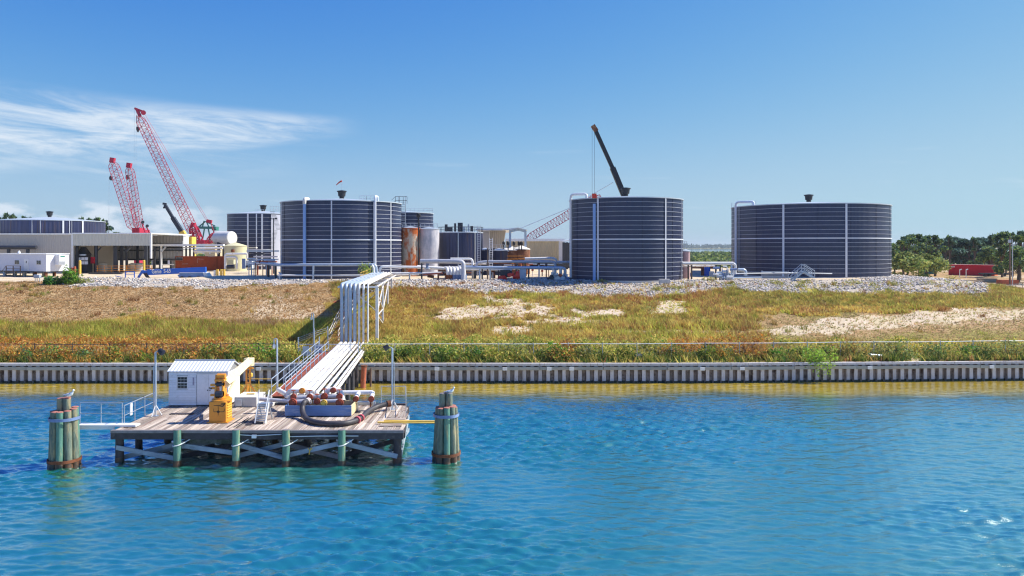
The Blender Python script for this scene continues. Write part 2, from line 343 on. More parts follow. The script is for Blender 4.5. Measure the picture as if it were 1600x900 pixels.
def leafmat(name, trans=.25, sat=1.):
    m = bpy.data.materials.new(name); m.use_nodes = True; t = m.node_tree; n = t.nodes; l = t.links
    b = n['Principled BSDF']; b.inputs['Roughness'].default_value = .6; b.inputs['Specular IOR Level'].default_value = .25
    a = n.new('ShaderNodeVertexColor'); a.layer_name = 'tint'; l.new(a.outputs[0], b.inputs['Base Color'])
    tr = n.new('ShaderNodeBsdfTranslucent'); l.new(a.outputs[0], tr.inputs[0]); mx = n.new('ShaderNodeMixShader'); mx.inputs[0].default_value = trans
    l.new(b.outputs[0], mx.inputs[1]); l.new(tr.outputs[0], mx.inputs[2]); l.new(mx.outputs[0], n['Material Output'].inputs[0]); return m
M['leaf'] = leafmat('foliage', .38); M['grass'] = leafmat('grass_blades', .5)
def rockmat():
    m = mk('limestone_riprap', (.50,.50,.53), .85, 0, .25, 2., bump=.02, rnd=.1); t = m.node_tree; n = t.nodes; l = t.links
    a = n.new('ShaderNodeVertexColor'); a.layer_name = 'tint'; b = n['Principled BSDF']; l.new(a.outputs[0], b.inputs['Base Color']); return m
M['rock'] = rockmat()
# ================================================================ SETTING: terrain, water
def ggrid():
    xs = np.concatenate([-np.geomspace(9000, 115, 26)[:-1], np.arange(-115, 150.1, .8), np.geomspace(151, 9000, 26)])
    ys = np.concatenate([np.arange(0, 57, .8)+0., np.arange(57, 120, 2.), np.geomspace(122, 9000, 44)])
    return xs, ys
xs, ts = ggrid(); GX, GT = np.meshgrid(xs, ts); GY = wall_y(GX)+.18+GT; GZ = gz(GX, GY)
PXg = 800+GX*FPX/GY; PYg = 385+(CAMH-GZ)*FPX/GY
def gravel_lo(px): return np.interp(px, [60,100,140,400,520,600,700,850,1000,1080,1150,1200,1300,1500,1546,1560], [436,444,448,448,443,449,453,458,466,461,453,456,458,463,462,430])
def ground_masks(px, py, x, y):
    n = (fnoise(x, y, 5.)-.5)*.75+(fnoise(x+7, y+3, 1.9)-.5)*.75
    onslope = (y < 240)
    crest = sstep(118, 121.5, y+n*2)
    grav = (1-sstep(-3, 2, py-gravel_lo(px)+n*16))*(1-sstep(121.5, 124.5, y))*sstep(70, 125, px)*(1-sstep(1535, 1560, px))
    grav = np.maximum(grav, (1-sstep(0, 1, np.abs(px-1440)/55))*sstep(123, 126, y)*(1-sstep(143, 150, y)))
    sand = crest*(y < 330)*.95
    sand = sand*(1-sstep(76, 90, x))+sstep(76, 90, x)*crest*(fnoise(x, y, 12) > .55)*.6
    # bare sandy scars and the track across the bank
    line = np.interp(px, [1195, 1280, 1400, 1500, 1600, 1700], [519, 512, 501, 493, 489, 487]); wdt = np.interp(px, [1195, 1260, 1420, 1600], [3, 12, 9, 7])
    trk = (1-sstep(.6, 1.3, np.abs(py-line)/wdt+n*1.6))*(px > 1180)
    scar = (1-sstep(.5, 1.05, np.sqrt(((px-830)/105)**2+((py-487)/19)**2)+n*2.6))
    scar = np.maximum(scar, .9*(1-sstep(.5, 1.05, np.sqrt(((px-800)/50)**2+((py-518)/11)**2)+n*1.6)))
    scar = np.maximum(scar, .9*(1-sstep(.5, 1.05, np.sqrt(((px-1045)/32)**2+((py-480)/13)**2)+n*1.5)))
    scar = np.maximum(scar, .8*(1-sstep(.5, 1.05, np.sqrt(((px-1090)/130)**2+((py-519)/3)**2)+n*1.3)))
    scar = np.maximum(scar, .55*(1-sstep(.4, 1.1, np.sqrt(((px-440)/70)**2+((py-480)/26)**2)+n*2.)))
    scar = np.maximum(scar, .45*(1-sstep(.5, 1.1, np.sqrt(((px-1500)/120)**2+((py-500)/16)**2)+n*2.)))
    scar = np.maximum(scar, .8*(1-sstep(.5, 1.05, np.sqrt(((px-1430)/22)**2+((py-562)/7)**2)+n*1.2)))
    sc = np.maximum(trk, scar)*(y < 119)
    sand = np.maximum(sand*(1-grav), sc)
    green = sstep(.45, .62, fnoise(x, y, 7.)+.28*sstep(505, 530, py)-.25*(px < 515)*(py < 505)-.2*(px > 1180)*(py > 480))*(y < 121)
    green = np.maximum(green, (y > 330)*1.)
    return grav, sand, green
gr, sa, ge = ground_masks(PXg, PYg, GX, GY)
nv = GX.size; ny, nx = GX.shape
vid = np.arange(nv).reshape(ny, nx)
faces = np.stack([vid[:-1,:-1], vid[:-1,1:], vid[1:,1:], vid[1:,:-1]], -1).reshape(-1, 4)
def terrain_mat():
    m = bpy.data.materials.new('ground_soil'); m.use_nodes = True; t = m.node_tree; n = t.nodes; l = t.links; b = n['Principled BSDF']; b.inputs['Roughness'].default_value = .95; b.inputs['Specular IOR Level'].default_value = .15
    tcn = n.new('ShaderNodeTexCoord')
    def noise(s, d=8, r=.65):
        q = n.new('ShaderNodeTexNoise'); q.inputs['Scale'].default_value = s; q.inputs['Detail'].default_value = d; q.inputs['Roughness'].default_value = r; l.new(tcn.outputs['Object'], q.inputs[0]); return q.outputs['Fac']
    def mr(v, a, b_, c=0, d=1):
        q = n.new('ShaderNodeMapRange'); q.interpolation_type = 'SMOOTHSTEP'; l.new(v, q.inputs[0]); q.inputs[1].default_value = a; q.inputs[2].default_value = b_; q.inputs[3].default_value = c; q.inputs[4].default_value = d; return q.outputs[0]
    def mixc(f, a, b_):
        q = n.new('ShaderNodeMix'); q.data_type = 'RGBA'; l.new(f, q.inputs[0])
        for i, v in ((6, a), (7, b_)):
            if isinstance(v, tuple): q.inputs[i].default_value = (*v, 1)
            else: l.new(v, q.inputs[i])
        return q.outputs[2]
    def ma(op, a, b_):
        q = n.new('ShaderNodeMath'); q.operation = op
        for i, v in ((0, a), (1, b_)):
            if isinstance(v, (int, float)): q.inputs[i].default_value = v
            else: l.new(v, q.inputs[i])
        return q.outputs[0]
    at = n.new('ShaderNodeVertexColor'); at.layer_name = 'tint'; sp = n.new('ShaderNodeSeparateColor'); l.new(at.outputs[0], sp.inputs[0])
    n1 = noise(.35); n2 = noise(2.2); n3 = noise(6.)
    dry = mixc(mr(n2, .35, .65), (.30,.19,.09), (.52,.37,.19)); dry = mixc(mr(n1, .42, .62), dry, (.40,.24,.11))
    grn = mixc(mr(n2, .35, .65), (.17,.16,.035), (.36,.32,.08))
    c = mixc(ma('MULTIPLY', mr(n3, .35, .55, .35, 1), sp.outputs[2]), dry, grn)
    snd = mixc(mr(n3, .3, .7), (.52,.41,.29), (.76,.63,.47)); snd = mixc(mr(n1, .45, .6, 0, .6), snd, (.52,.43,.24))
    fs = mr(ma('ADD', sp.outputs[1], ma('MULTIPLY', ma('SUBTRACT', n3, .5), 1.6)), .30, .80); c = mixc(fs, c, snd)
    vo = n.new('ShaderNodeTexVoronoi'); vo.inputs['Scale'].default_value = 3.2; l.new(tcn.outputs['Object'], vo.inputs[0])
    gv = mixc(mr(vo.outputs['Distance'], .1, .6), (.58,.55,.53), (.27,.25,.25)); gv = mixc(mr(n1, .42, .58, .1, .75), gv, (.58,.49,.37))
    fg = mr(ma('ADD', sp.outputs[0], ma('MULTIPLY', ma('SUBTRACT', n3, .5), .7)), .4, .6); c = mixc(fg, c, gv)
    l.new(c, b.inputs['Base Color'])
    bp = n.new('ShaderNodeBump'); bp.inputs['Distance'].default_value = .12; l.new(n3, bp.inputs['Height']); l.new(bp.outputs[0], b.inputs['Normal'])
    return m
gmesh = npmesh('ground', np.stack([GX, GY, GZ], -1).reshape(-1, 3), faces, np.stack([gr, sa, ge], -1).reshape(-1, 3), terrain_mat(), 4)
gmesh.polygons.foreach_set('use_smooth', [True]*len(gmesh.polygons))
struct(npobj('ground', gmesh))

def water_mat():
    m = bpy.data.materials.new('harbour_water'); m.use_nodes = True; t = m.node_tree; n = t.nodes; l = t.links; b = n['Principled BSDF']
    tcn = n.new('ShaderNodeTexCoord')
    def noise(s, st, rot, d=6, r=.6, dist=0.):
        mp = n.new('ShaderNodeMapping'); mp.inputs['Scale'].default_value = st; mp.inputs['Rotation'].default_value = (0, 0, R(rot)); l.new(tcn.outputs['Object'], mp.inputs[0])
        q = n.new('ShaderNodeTexNoise'); q.inputs['Scale'].default_value = s; q.inputs['Detail'].default_value = d; q.inputs['Roughness'].default_value = r; q.inputs['Distortion'].default_value = dist; l.new(mp.outputs[0], q.inputs[0]); return q.outputs['Fac']
    def ma(op, a, b_):
        q = n.new('ShaderNodeMath'); q.operation = op
        for i, v in ((0, a), (1, b_)):
            if isinstance(v, (int, float)): q.inputs[i].default_value = v
            else: l.new(v, q.inputs[i])
        return q.outputs[0]
    big = noise(.07, (.7, 1, 1), 15, 4); fine = noise(2.6, (.7, 1.9, 1), -12, 6, .70, .3); wob = noise(.09, (1, 1, 1), 0, 4)
    sy_ = n.new('ShaderNodeSeparateXYZ'); l.new(tcn.outputs['Object'], sy_.inputs[0])
    def mrg(v, a, b_, c=0., d=1.):
        q = n.new('ShaderNodeMapRange'); q.interpolation_type = 'SMOOTHSTEP'; l.new(v, q.inputs[0]); q.inputs[1].default_value = a; q.inputs[2].default_value = b_; q.inputs[3].default_value = c; q.inputs[4].default_value = d; return q.outputs[0]
    edge = ma('ADD', sy_.outputs[1], ma('MULTIPLY', ma('SUBTRACT', wob, .5), 12.))
    hgt = ma('MULTIPLY', fine, .025)
    bp = n.new('ShaderNodeBump'); bp.inputs['Strength'].default_value = 1; bp.inputs['Distance'].default_value = 1.; l.new(hgt, bp.inputs['Height']); l.new(bp.outputs[0], b.inputs['Normal'])
    def mixc(f, a, b_):
        q = n.new('ShaderNodeMix'); q.data_type = 'RGBA'; l.new(f, q.inputs[0])
        for i, v in ((6, a), (7, b_)):
            if isinstance(v, tuple): q.inputs[i].default_value = (*v, 1)
            else: l.new(v, q.inputs[i])
        return q.outputs[2]
    deep = mixc(mrg(big, .38, .62), (.008, .165, .085), (.010, .180, .155))
    mid = mixc(mrg(edge, 54, 66), deep, (.030, .085, .022))           # shoaling bottom towards the wall
    shoal = mixc(mrg(fine, .35, .65), (.40, .28, .012), (.66, .46, .020))
    col = mixc(mrg(edge, 64.5, 70.5), mid, shoal); l.new(col, b.inputs['Base Color'])
    b.inputs['Roughness'].default_value = .05; b.inputs['IOR'].default_value = 1.33; b.inputs['Specular IOR Level'].default_value = .5
    gl = n.new('ShaderNodeBsdfGlossy'); gl.inputs['Roughness'].default_value = .05; gl.inputs['Color'].default_value = (.86, .97, 1.0, 1); l.new(bp.outputs[0], gl.inputs['Normal'])
    fr = n.new('ShaderNodeFresnel'); fr.inputs['IOR'].default_value = 1.9; l.new(bp.outputs[0], fr.inputs['Normal'])
    mxs = n.new('ShaderNodeMixShader'); l.new(ma('MULTIPLY', ma('ADD', ma('MULTIPLY', fr.outputs[0], 1.0), .34), mrg(edge, 63, 69, 1.0, .62)), mxs.inputs[0]); l.new(b.outputs[0], mxs.inputs[1]); l.new(gl.outputs[0], mxs.inputs[2]); l.new(mxs.outputs[0], n['Material Output'].inputs[0])
    return m
wgx = np.arange(-60, 60.01, .14); wgy = np.arange(27, 74.5, .10); WX, WY = np.meshgrid(wgx, wgy)
WZ = np.zeros_like(WX); wr = np.random.default_rng(21); gust = .42+.95*sstep(.3, .7, fnoise(WX*.6+200, WY+300, 9.)); gust *= 1-.80*sstep(56, 70, WY+5*(vnoise(WX, WY, 9)-.5))
for i in range(70):
    lam = .34*(5.0**(wr.random()**1.6)); th_ = R(-98+wr.normal()*24)+(R(24) if wr.random() < .3 else 0); k_ = 2*np.pi/lam; amp = .0088*lam*(.6+.8*wr.random())
    WZ += amp*np.sin(k_*(WX*np.cos(th_)+WY*np.sin(th_))+wr.random()*6.28+1.6*fnoise(WX+i*7, WY, 5.))
WZ *= gust; ed_ = np.minimum.reduce([WX+60, 60-WX, WY-27]); WZ *= sstep(0, 3, ed_)
nwy, nwx = WX.shape; wid = np.arange(nwx*nwy).reshape(nwy, nwx); wf4 = np.stack([wid[:-1,:-1], wid[:-1,1:], wid[1:,1:], wid[1:,:-1]], -1).reshape(-1, 4)
x0_, x1_, y0_, y1_ = wgx[0], wgx[-1], wgy[0], wgy[-1]; Wb = 9000.
ov = np.array([[-Wb,-300,0],[x0_,-300,0],[x1_,-300,0],[Wb,-300,0],[-Wb,y0_,0],[x0_,y0_,0],[x1_,y0_,0],[Wb,y0_,0],[-Wb,y1_,0],[x0_,y1_,0],[x1_,y1_,0],[Wb,y1_,0],[-Wb,Wb,0],[x0_,Wb,0],[x1_,Wb,0],[Wb,Wb,0]]); nb_ = nwx*nwy
of = np.array([[0,1,5,4],[1,2,6,5],[2,3,7,6],[4,5,9,8],[6,7,11,10],[8,9,13,12],[9,10,14,13],[10,11,15,14]])+nb_
wme = npmesh('water', np.concatenate([np.stack([WX, WY, WZ], -1).reshape(-1, 3), ov]), np.concatenate([wf4, of]), None, water_mat(), 4); wme.polygons.foreach_set('use_smooth', [True]*len(wme.polygons))
wo = npobj('water', wme); struct(wo)

# ---------------------------------------------------------------- scatter helpers
def blades(name, xy, z, h, wd, cols, k, mat, lean=.5):
    n = len(xy); N3 = n*k
    a = rng.random(N3)*2*np.pi; base = np.repeat(np.column_stack([xy, z]), k, 0); hh = np.repeat(h, k)*(.55+.6*rng.random(N3)); ww = np.repeat(wd, k)
    off = np.column_stack([np.cos(a), np.sin(a)])*(rng.random(N3)*hh*.35)[:, None]; base[:, :2] += off
    side = np.column_stack([-np.sin(a+.6), np.cos(a+.6), np.zeros(N3)])*ww[:, None]*.5
    ln = (rng.random(N3)*lean)*hh
    tip = base+np.column_stack([np.cos(a)*ln, np.sin(a)*ln, hh]); base[:, 2] -= .05
    v = np.stack([base-side, base+side, tip], 1).reshape(-1, 3); f = np.arange(len(v)).reshape(-1, 3)
    c = np.repeat(cols, k, 0)*(.75+.5*rng.random((N3, 1))); c = np.repeat(c[:, None], 3, 1); c = c.reshape(-1, 3)
    return npmesh(name, v, f, np.clip(c, 0, .9), mat)
def leafcloud(cent, size, cols, mat, name, flat=.0):
    n = len(cent); d = rng.normal(size=(n, 3)); d[:, 2] *= (1-flat); d /= np.linalg.norm(d, axis=1)[:, None]
    e = np.cross(d, rng.normal(size=(n, 3))); e /= np.linalg.norm(e, axis=1)[:, None]; s = (size*(.6+.8*rng.random(n)))[:, None]
    v = np.stack([cent-d*s, cent+e*s*.45, cent+d*s, cent-e*s*.45], 1).reshape(-1, 3); f = np.arange(len(v)).reshape(-1, 4)
    c = np.repeat((cols*(.7+.6*rng.random((n, 1))))[:, None], 4, 1).reshape(-1, 3)
    return npmesh(name, v, f, np.clip(c, 0, .9), mat, 4)
OCH = np.array([.60,.42,.11]); YEL = np.array([.68,.58,.15]); YGR = np.array([.42,.44,.07]); OLI = np.array([.24,.25,.05]); BRN = np.array([.44,.26,.10]); RBR = np.array([.42,.19,.07]); DGR = np.array([.06,.11,.025]); GRN = np.array([.12,.24,.03]); TAN = np.array([.62,.45,.25]); ORG = np.array([.62,.27,.05])
def pick(n, choices, wts):
    i = rng.choice(len(choices), size=n, p=np.array(wts, float)/sum(wts)); return np.array(choices)[i]

# grass on the bank
def bank_grass():
    n = 125000
    x = rng.uniform(-84, 88, n); y = 73.6+rng.random(n)**.85*48; y = np.maximum(y, wall_y(x)+.5); z = gz(x, y)
    px = 800+x*FPX/y; py = 385+(CAMH-z)*FPX/y
    g, s, gg = ground_masks(px, py, x, y)
    keep = (px > -60) & (px < 1680) & (y < 119.5) & (rng.random(n) > np.clip(g*1.02, 0, 1)*.94) & (rng.random(n) > s*.70)
    x, y, z, px, py, gg, s = [q[keep] for q in (x, y, z, px, py, gg, s)]; n = len(x)
    cl = fnoise(x, y, 4.); cl2 = fnoise(x+50, y+9, 9.)
    jit = (fnoise(x+17, y+40, 3.)-.5)*60; left = px+jit < 520; mown_l = left & (py+jit*.25 < 503+8*np.sin(px*.02)); mown_r = (px+jit*2 > 1190) & (py+jit*.25 > 482+(1600-px)*.03) & (py < 537)
    h = .22+.46*cl; h = np.where(mown_l, .14, h); h = np.where(mown_r, .13, h)
    h = np.where((py > 505) & ~mown_r, .55+.45*cl, h); h = np.where((s > .25), .22, h)
    cols = np.where((cl2 > .55)[:, None], BRN, np.where((cl > .58)[:, None], YGR*1.05, OCH))
    cols = np.where((rng.random(n) < .26)[:, None], YEL*.95, cols)
    cols = np.where((rng.random(n) < .28)[:, None], YEL, cols); cols = np.where((rng.random(n) < .16)[:, None], RBR, cols)
    gband = (py > 505) & (py < 535) & left; cols = np.where((gband & (rng.random(n) < .45))[:, None], YGR*1.0, cols)
    cols = np.where(((py > 533) & (px < 470) & (rng.random(n) < .5))[:, None], ORG*.9, cols)
    cols = np.where((mown_l)[:, None], np.where((rng.random(n) < .55)[:, None], TAN*.85, BRN*1.05), cols)
    cols = np.where((mown_r)[:, None], np.where((rng.random(n) < .6)[:, None], TAN*.9, np.array([.36,.34,.12])), cols)
    cols = np.where(((px > 600) & (px < 1100) & (py+jit*.2 < 472) & (cl2 > .45) & (rng.random(n) < .35))[:, None], RBR*1.0, cols)
    cols = np.where(((px > 1130) & (py < 480) & (rng.random(n) < .55))[:, None], np.array([.34,.32,.08]), cols)
    cols = np.where(((py > 556) & (rng.random(n) < .75))[:, None], np.where((rng.random(n) < .5)[:, None], OLI, DGR*1.4), cols)
    cols = cols*(.72+.5*vnoise(x+3, y+8, 1.3))[:, None]
    me = blades('bank_grass', np.column_stack([x, y]), z, h, np.where(h < .2, .10, .085)+.05*rng.random(n), cols, 4, M['grass'], 1.3)
    tag(npobj('bank_grass', me), 'dry ochre and green grass covering the sloping bank', 'grass', kind='stuff')
bank_grass()
def clumps():
    n = 9000; x = rng.uniform(-84, 88, n); y = rng.uniform(79, 119, n); z = gz(x, y); px = 800+x*FPX/y; py = 385+(CAMH-z)*FPX/y
    g, s, gg = ground_masks(px, py, x, y); d = fnoise(x+60, y+60, 7.)
    left = (px < 520) & (py < 500); mr_ = (px > 1190) & (py > 482) & (py < 535)
    k = (rng.random(n) < np.clip((d-.38)*3.2, .04, 1)*np.where(left | mr_, .10, .75)*(1-.7*s)) & (rng.random(n) > g*.86)
    x, y, z, py, d = x[k], y[k], z[k], py[k], d[k]; n = len(x); m = 16; xx = np.repeat(x, m)+rng.normal(size=n*m)*.22; yy = np.repeat(y, m)+rng.normal(size=n*m)*.2
    pal = np.where((rng.random(n) < .34)[:, None], OLI*1.2, np.where((rng.random(n) < .5)[:, None], OCH*.8, np.where((rng.random(n) < .5)[:, None], RBR*.7, YGR*.8)))*(.6+.6*rng.random((n, 1)))
    h = np.repeat(.35+.5*rng.random(n)**1.5, m); me = blades('grass_clumps', np.column_stack([xx, yy]), gz(xx, yy), h, np.full(n*m, .07), np.repeat(pal, m, 0), 2, M['grass'], .8)
    tag(npobj('grass_clumps', me), 'taller olive and rust coloured clumps scattered over the bank', 'grass', kind='stuff')
clumps()
# weeds growing right behind the sheet-pile wall
def hedge():
    pts = []; cols = []; szs = []
    x0 = -80
    while x0 < 84:
        y = float(wall_y(x0))+rng.uniform(1.6, 9.5); px = 800+x0*FPX/y
        dens = 1.0
        if px > 1310: dens = .42
        if 470 < px < 575: dens = .35
        if rng.random() < dens:
            hgt = rng.uniform(.5, 1.35)*(1.25 if px < 1200 else .95); rad = rng.uniform(.7, 1.7); near = y-float(wall_y(x0))
            m = int(260*rad*hgt); q = rng.normal(size=(m, 3)); q /= np.linalg.norm(q, axis=1)[:, None]; q *= (rng.random((m, 1))**.45)
            c = np.column_stack([x0+q[:, 0]*rad, y+q[:, 1]*rad*.8, float(gz(x0, y))+np.abs(q[:, 2])*hgt])
            c = c[(c[:, 1] > wall_y(c[:, 0])+.15) & ~((c[:, 0] > -20.3) & (c[:, 0] < -15.3) & (c[:, 1] < 84))]; m = len(c)
            if px < 360 or 860 < px < 900 or 1040 < px < 1200: pal = [ORG, OCH, BRN, YGR]; wt = [4.5, 2.5, 2, 1.2]
            elif px < 450: pal = [OCH, YGR, BRN, YEL]; wt = [3, 3, 1.5, 1]
            else: pal = [YGR, YEL, OCH, GRN]; wt = [3, 3, 1.4, 1.2]
            if near < 3.2 and rng.random() < .45: pal = [OLI, DGR, YGR, GRN]; wt = [3, 2, 2, 2]
            cc = pick(m, pal, wt)
            pts.append(c); cols.append(cc); szs.append(np.full(m, .13))
        x0 += rng.uniform(.10, .24)
    me = leafcloud(np.concatenate(pts), np.concatenate(szs), np.concatenate(cols), M['leaf'], 'weed_thicket')
    tag(npobj('weed_thicket', me), 'tangled orange and green weeds growing behind the seawall', 'weeds', kind='stuff')
hedge()
# limestone rip-rap along the crest
def riprap():
    n = 46000; x = rng.uniform(-82, 76, n); y = rng.uniform(104, 124.3, n); z = gz(x, y); px = 800+x*FPX/y; py = 385+(CAMH-z)*FPX/y
    g, s, gg = ground_masks(px, py, x, y); k = (rng.random(n) < g*np.clip((fnoise(x+90, y*1.6, 3.2)-.30)*4.2, .12, 1.1))
    n2 = 5500; x2 = rng.uniform(58, 78, n2); y2 = rng.uniform(124, 148, n2)
    x = np.concatenate([x[k], x2]); y = np.concatenate([y[k], y2]); z = gz(x, y); n = len(x)
    o = np.array([[1,0,0],[-1,0,0],[0,1,0],[0,-1,0],[0,0,1],[0,0,-1]], float); F = np.array([[0,2,4],[2,1,4],[1,3,4],[3,0,4],[2,0,5],[1,2,5],[3,1,5],[0,3,5]])
    sz = .05+.21*rng.random(n)**3.0; v = o[None]*(.6+.7*rng.random((n, 6, 1)))*sz[:, None, None]*np.array([1.1, 1.1, .75]); a = rng.random(n)*6.28
    c, s_ = np.cos(a), np.sin(a); vx = v[..., 0]*c[:, None]-v[..., 1]*s_[:, None]; vy = v[..., 0]*s_[:, None]+v[..., 1]*c[:, None]
    V = np.stack([vx+x[:, None], vy+y[:, None], v[..., 2]+z[:, None]+.03], -1).reshape(-1, 3); FF = (F[None]+(np.arange(n)*6)[:, None, None]).reshape(-1, 3)
    cg = np.array([.60,.56,.52])*(.30+.95*rng.random((n, 1)))*np.where(rng.random((n, 1)) < .12, np.array([[1., .8, .6]]), 1.); C = np.repeat(np.clip(cg, 0, .8)[:, None], 6, 1).reshape(-1, 3)
    tag(npobj('riprap_rocks', npmesh('riprap_rocks', V, FF, C, M['rock'])), 'pale grey broken limestone covering the top of the bank', 'rocks', kind='stuff')
riprap()

# ---------------------------------------------------------------- seawall
sw = thing('seawall', 'long pale steel sheet-pile seawall with a timber waler along the bank', 'seawall', (0, 73.2, 0))
def sheet_mesh():
    mb = MB(); T = .02; zz = (-1.6, 1.66)
    def web(x0, y0, x1, y1, m):
        mb.cur = m; mb.prism([(x0, y0, zz[0]), (x1, y1, zz[0]), (x1, y1+T, zz[0]), (x0, y0+T, zz[0])], (0, 0, zz[1]-zz[0]))
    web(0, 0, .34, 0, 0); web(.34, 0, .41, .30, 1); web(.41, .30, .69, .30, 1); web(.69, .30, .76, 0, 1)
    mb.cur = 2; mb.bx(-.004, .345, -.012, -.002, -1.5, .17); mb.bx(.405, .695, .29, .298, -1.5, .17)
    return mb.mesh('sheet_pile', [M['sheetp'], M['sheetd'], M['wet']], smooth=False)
sm = sheet_mesh(); x = -94.
while x < 88:
    inst('sheet_pile', sm, sw, (x, float(wall_y(x)), 0), rot=(0, 0, math.atan(.045) if x > 18 else 0)); x += .76
for a, b in [(-95+i*6.1, -95+(i+1)*6.1) for i in range(30)]:
    ya, yb = float(wall_y(a)), float(wall_y(b)); j = random.uniform(-.02, .02)
    MB().bar((a+.02, ya-.09, 1.38+j), (b-.02, yb-.09, 1.38+j), .16, .30).build('waler_beam', M['waler'], sw, False)
    MB().bar((a+.02, ya+.10, 1.75), (b-.02, yb+.10, 1.75), .46, .22).build('cap_beam', M['sheetp'], sw, False)
for px in (683, 789, 858, 893, 405, 1097, 1159, 1358, 1548):
    y = 73.1 if px < 1150 else 73.1+max(0, X(px, 74)-18)*.045
    MB().bx(X(px, y)-.22, X(px, y)+.22, y-.22, y-.13, 1.22, 1.50).build('splice_plate', M['white'], sw, False)
# ---------------------------------------------------------------- chain link fences
def wirefence(name, label, pts, hgt, nposts, postm, rail=True, cell=.45, lean=()):
    """pts: polyline of x,y ; posts spaced evenly"""
    seg = [Vector((a[0], a[1], 0)) for a in pts]; f = thing(name, label, 'fence', (seg[0].x, seg[0].y, ground(seg[0].x, seg[0].y)))
    L_ = [0]
    for a, b in zip(seg, seg[1:]): L_.append(L_[-1]+(b-a).length)
    def at(d):
        for i in range(len(seg)-1):
            if d <= L_[i+1] or i == len(seg)-2:
                q = seg[i].lerp(seg[i+1], (d-L_[i])/(L_[i+1]-L_[i])); return Vector((q.x, q.y, ground(q.x, q.y)))
    top = []
    for i in range(nposts):
        q = at(L_[-1]*i/(nposts-1)); dx = random.uniform(-.05, .05)
        MB().tube([q-Vector((0,0,.2)), q+Vector((dx, 0, hgt+.12))], .038, 6).build('fence_post', postm, f); top.append(q+Vector((0, 0, hgt)))
    if rail: MB().tube(top, .032, 5).build('top_rail', M['white'] if postm is M['galv'] else postm, f)
    wm_ = MB(); n = int(L_[-1]/cell)
    for i in range(n):
        a = at(i*cell); b = at(min(L_[-1], (i+2)*cell)); a0 = a+Vector((0,0,.05)); b1 = b+Vector((0,0,hgt-.02)); a1 = a+Vector((0,0,hgt-.02)); b0 = b+Vector((0,0,.05))
        for p, q in ((a0, b1), (a1, b0)):
            wm_.add([p, p+Vector((.012,0,0)), q+Vector((.012,0,0)), q], [(0,1,2,3)])
    o = wm_.build('wire_mesh', M['galv'], f, False); o['kind'] = 'stuff'
    return f
wirefence('chain_link_fence', 'long chain link fence on the seawall right of the pipe trestle', [(X(563, 75.3), 75.3), (18, 75.6), (70, 78.3)], 1.55, 26, M['galv'])
wirefence('chain_link_fence', 'chain link fence half lost in orange weeds left of the trestle', [(-80, 75.6), (X(462, 75.6), 75.6)], 1.5, 17, M['dark'])
wirefence('chain_link_fence', 'short dark posted fence running down the right end of the bank', [(X(1530, 150), 150), (X(1556, 138), 138), (X(1610, 118), 118)], 1.3, 9, M['wood'], True)
# ================================================================ MOORING PLATFORM
ZD = 2.0
pf = thing('mooring_platform', 'wooden pipeline platform standing on piles over the water', 'platform', (-15, 50, 0))
XL, XR, YF, YB1, YB2 = -23.8, -6.55, 46.0, 56.3, 53.2
plank_me = []
for k in range(5):
    mb = MB(); mb.bx(-.108, .108, 0, 1, -.06, 0); plank_me.append(mb.mesh('plank', M['plank'], smooth=False))
x = XL+.12; i = 0
while x < XR-.05:
    yb = YB1 if x < -16.9 else YB2-(max(0, x+7.3)*7.0)
    y = YF+.02
    while y < yb-.3:
        l = min(random.choice([1.9, 2.6, 3.4, 4.2]), yb-y)
        if yb-y-l < .9: l = yb-y
        inst('plank', random.choice(plank_me), pf, (x, y, ZD+random.uniform(-.012, .012)), rot=(0, 0, random.uniform(-.004, .004)), scale=(1, l-.02, 1)); y += l
    x += .25
# planks laid across at the right-hand corner
for k in range(8):
    y = 47.0+k*.26
    inst('plank', plank_me[k % 5], pf, (-6.75, y, ZD+.065), rot=(0, 0, R(90)), scale=(1, 1.35-.03*k, 1))
MB().bx(-12.9, -12.4, 47.9, 48.2, ZD+.02, ZD+.05).build('dark_plate', M['dark'], pf)
MB().bx(-22.4, -20.9, 50.2, 50.55, ZD+.01, ZD+.05).build('dark_plate', M['timber'], pf)
for xx in (-17.3, -16.9, -16.72): MB().bx(xx, xx+.05, 46.6, 49.2, ZD+.012, ZD+.05).build('deck_rail', M['dark'], pf)
# fascia, stringers
MB().bx(XL-.15, XR+.1, YF-.22, YF-.02, ZD-.13, ZD+.03).build('edge_timber', M['timbertop'], pf, False)
MB().bx(XL-.15, XR+.05, YF-.18, YF+.10, ZD-.52, ZD-.135).build('fascia_beam', M['timber'], pf, False)
MB().bx(XL-.16, XL+.10, YF+.12, YB1, ZD-.55, ZD-.07).build('side_beam', M['timber'], pf, False)
MB().bar((XR-.02, YF+.15, ZD-.30), (-7.3, YB2, ZD-.30), .26, .46).build('side_beam', M['timber'], pf, False)
MB().bx(-16.9, -7.3, YB2-.05, YB2+.2, ZD-.45, ZD+.10).build('rear_beam', M['timber'], pf, False)
MB().bx(XL, -16.9, YB1-.05, YB1+.2, ZD-.45, ZD+.08).build('rear_beam', M['timber'], pf, False)
for y in (48.4, 50.8, 52.9): MB().bx(XL+.12, -7.1, y-.15, y+.15, ZD-.5, ZD-.08).build('cap_beam', M['timber'], pf, False)
MB().bx(XL+.12, -17.0, 55.3, 55.6, ZD-.5, ZD-.08).build('cap_beam', M['timber'], pf, False)
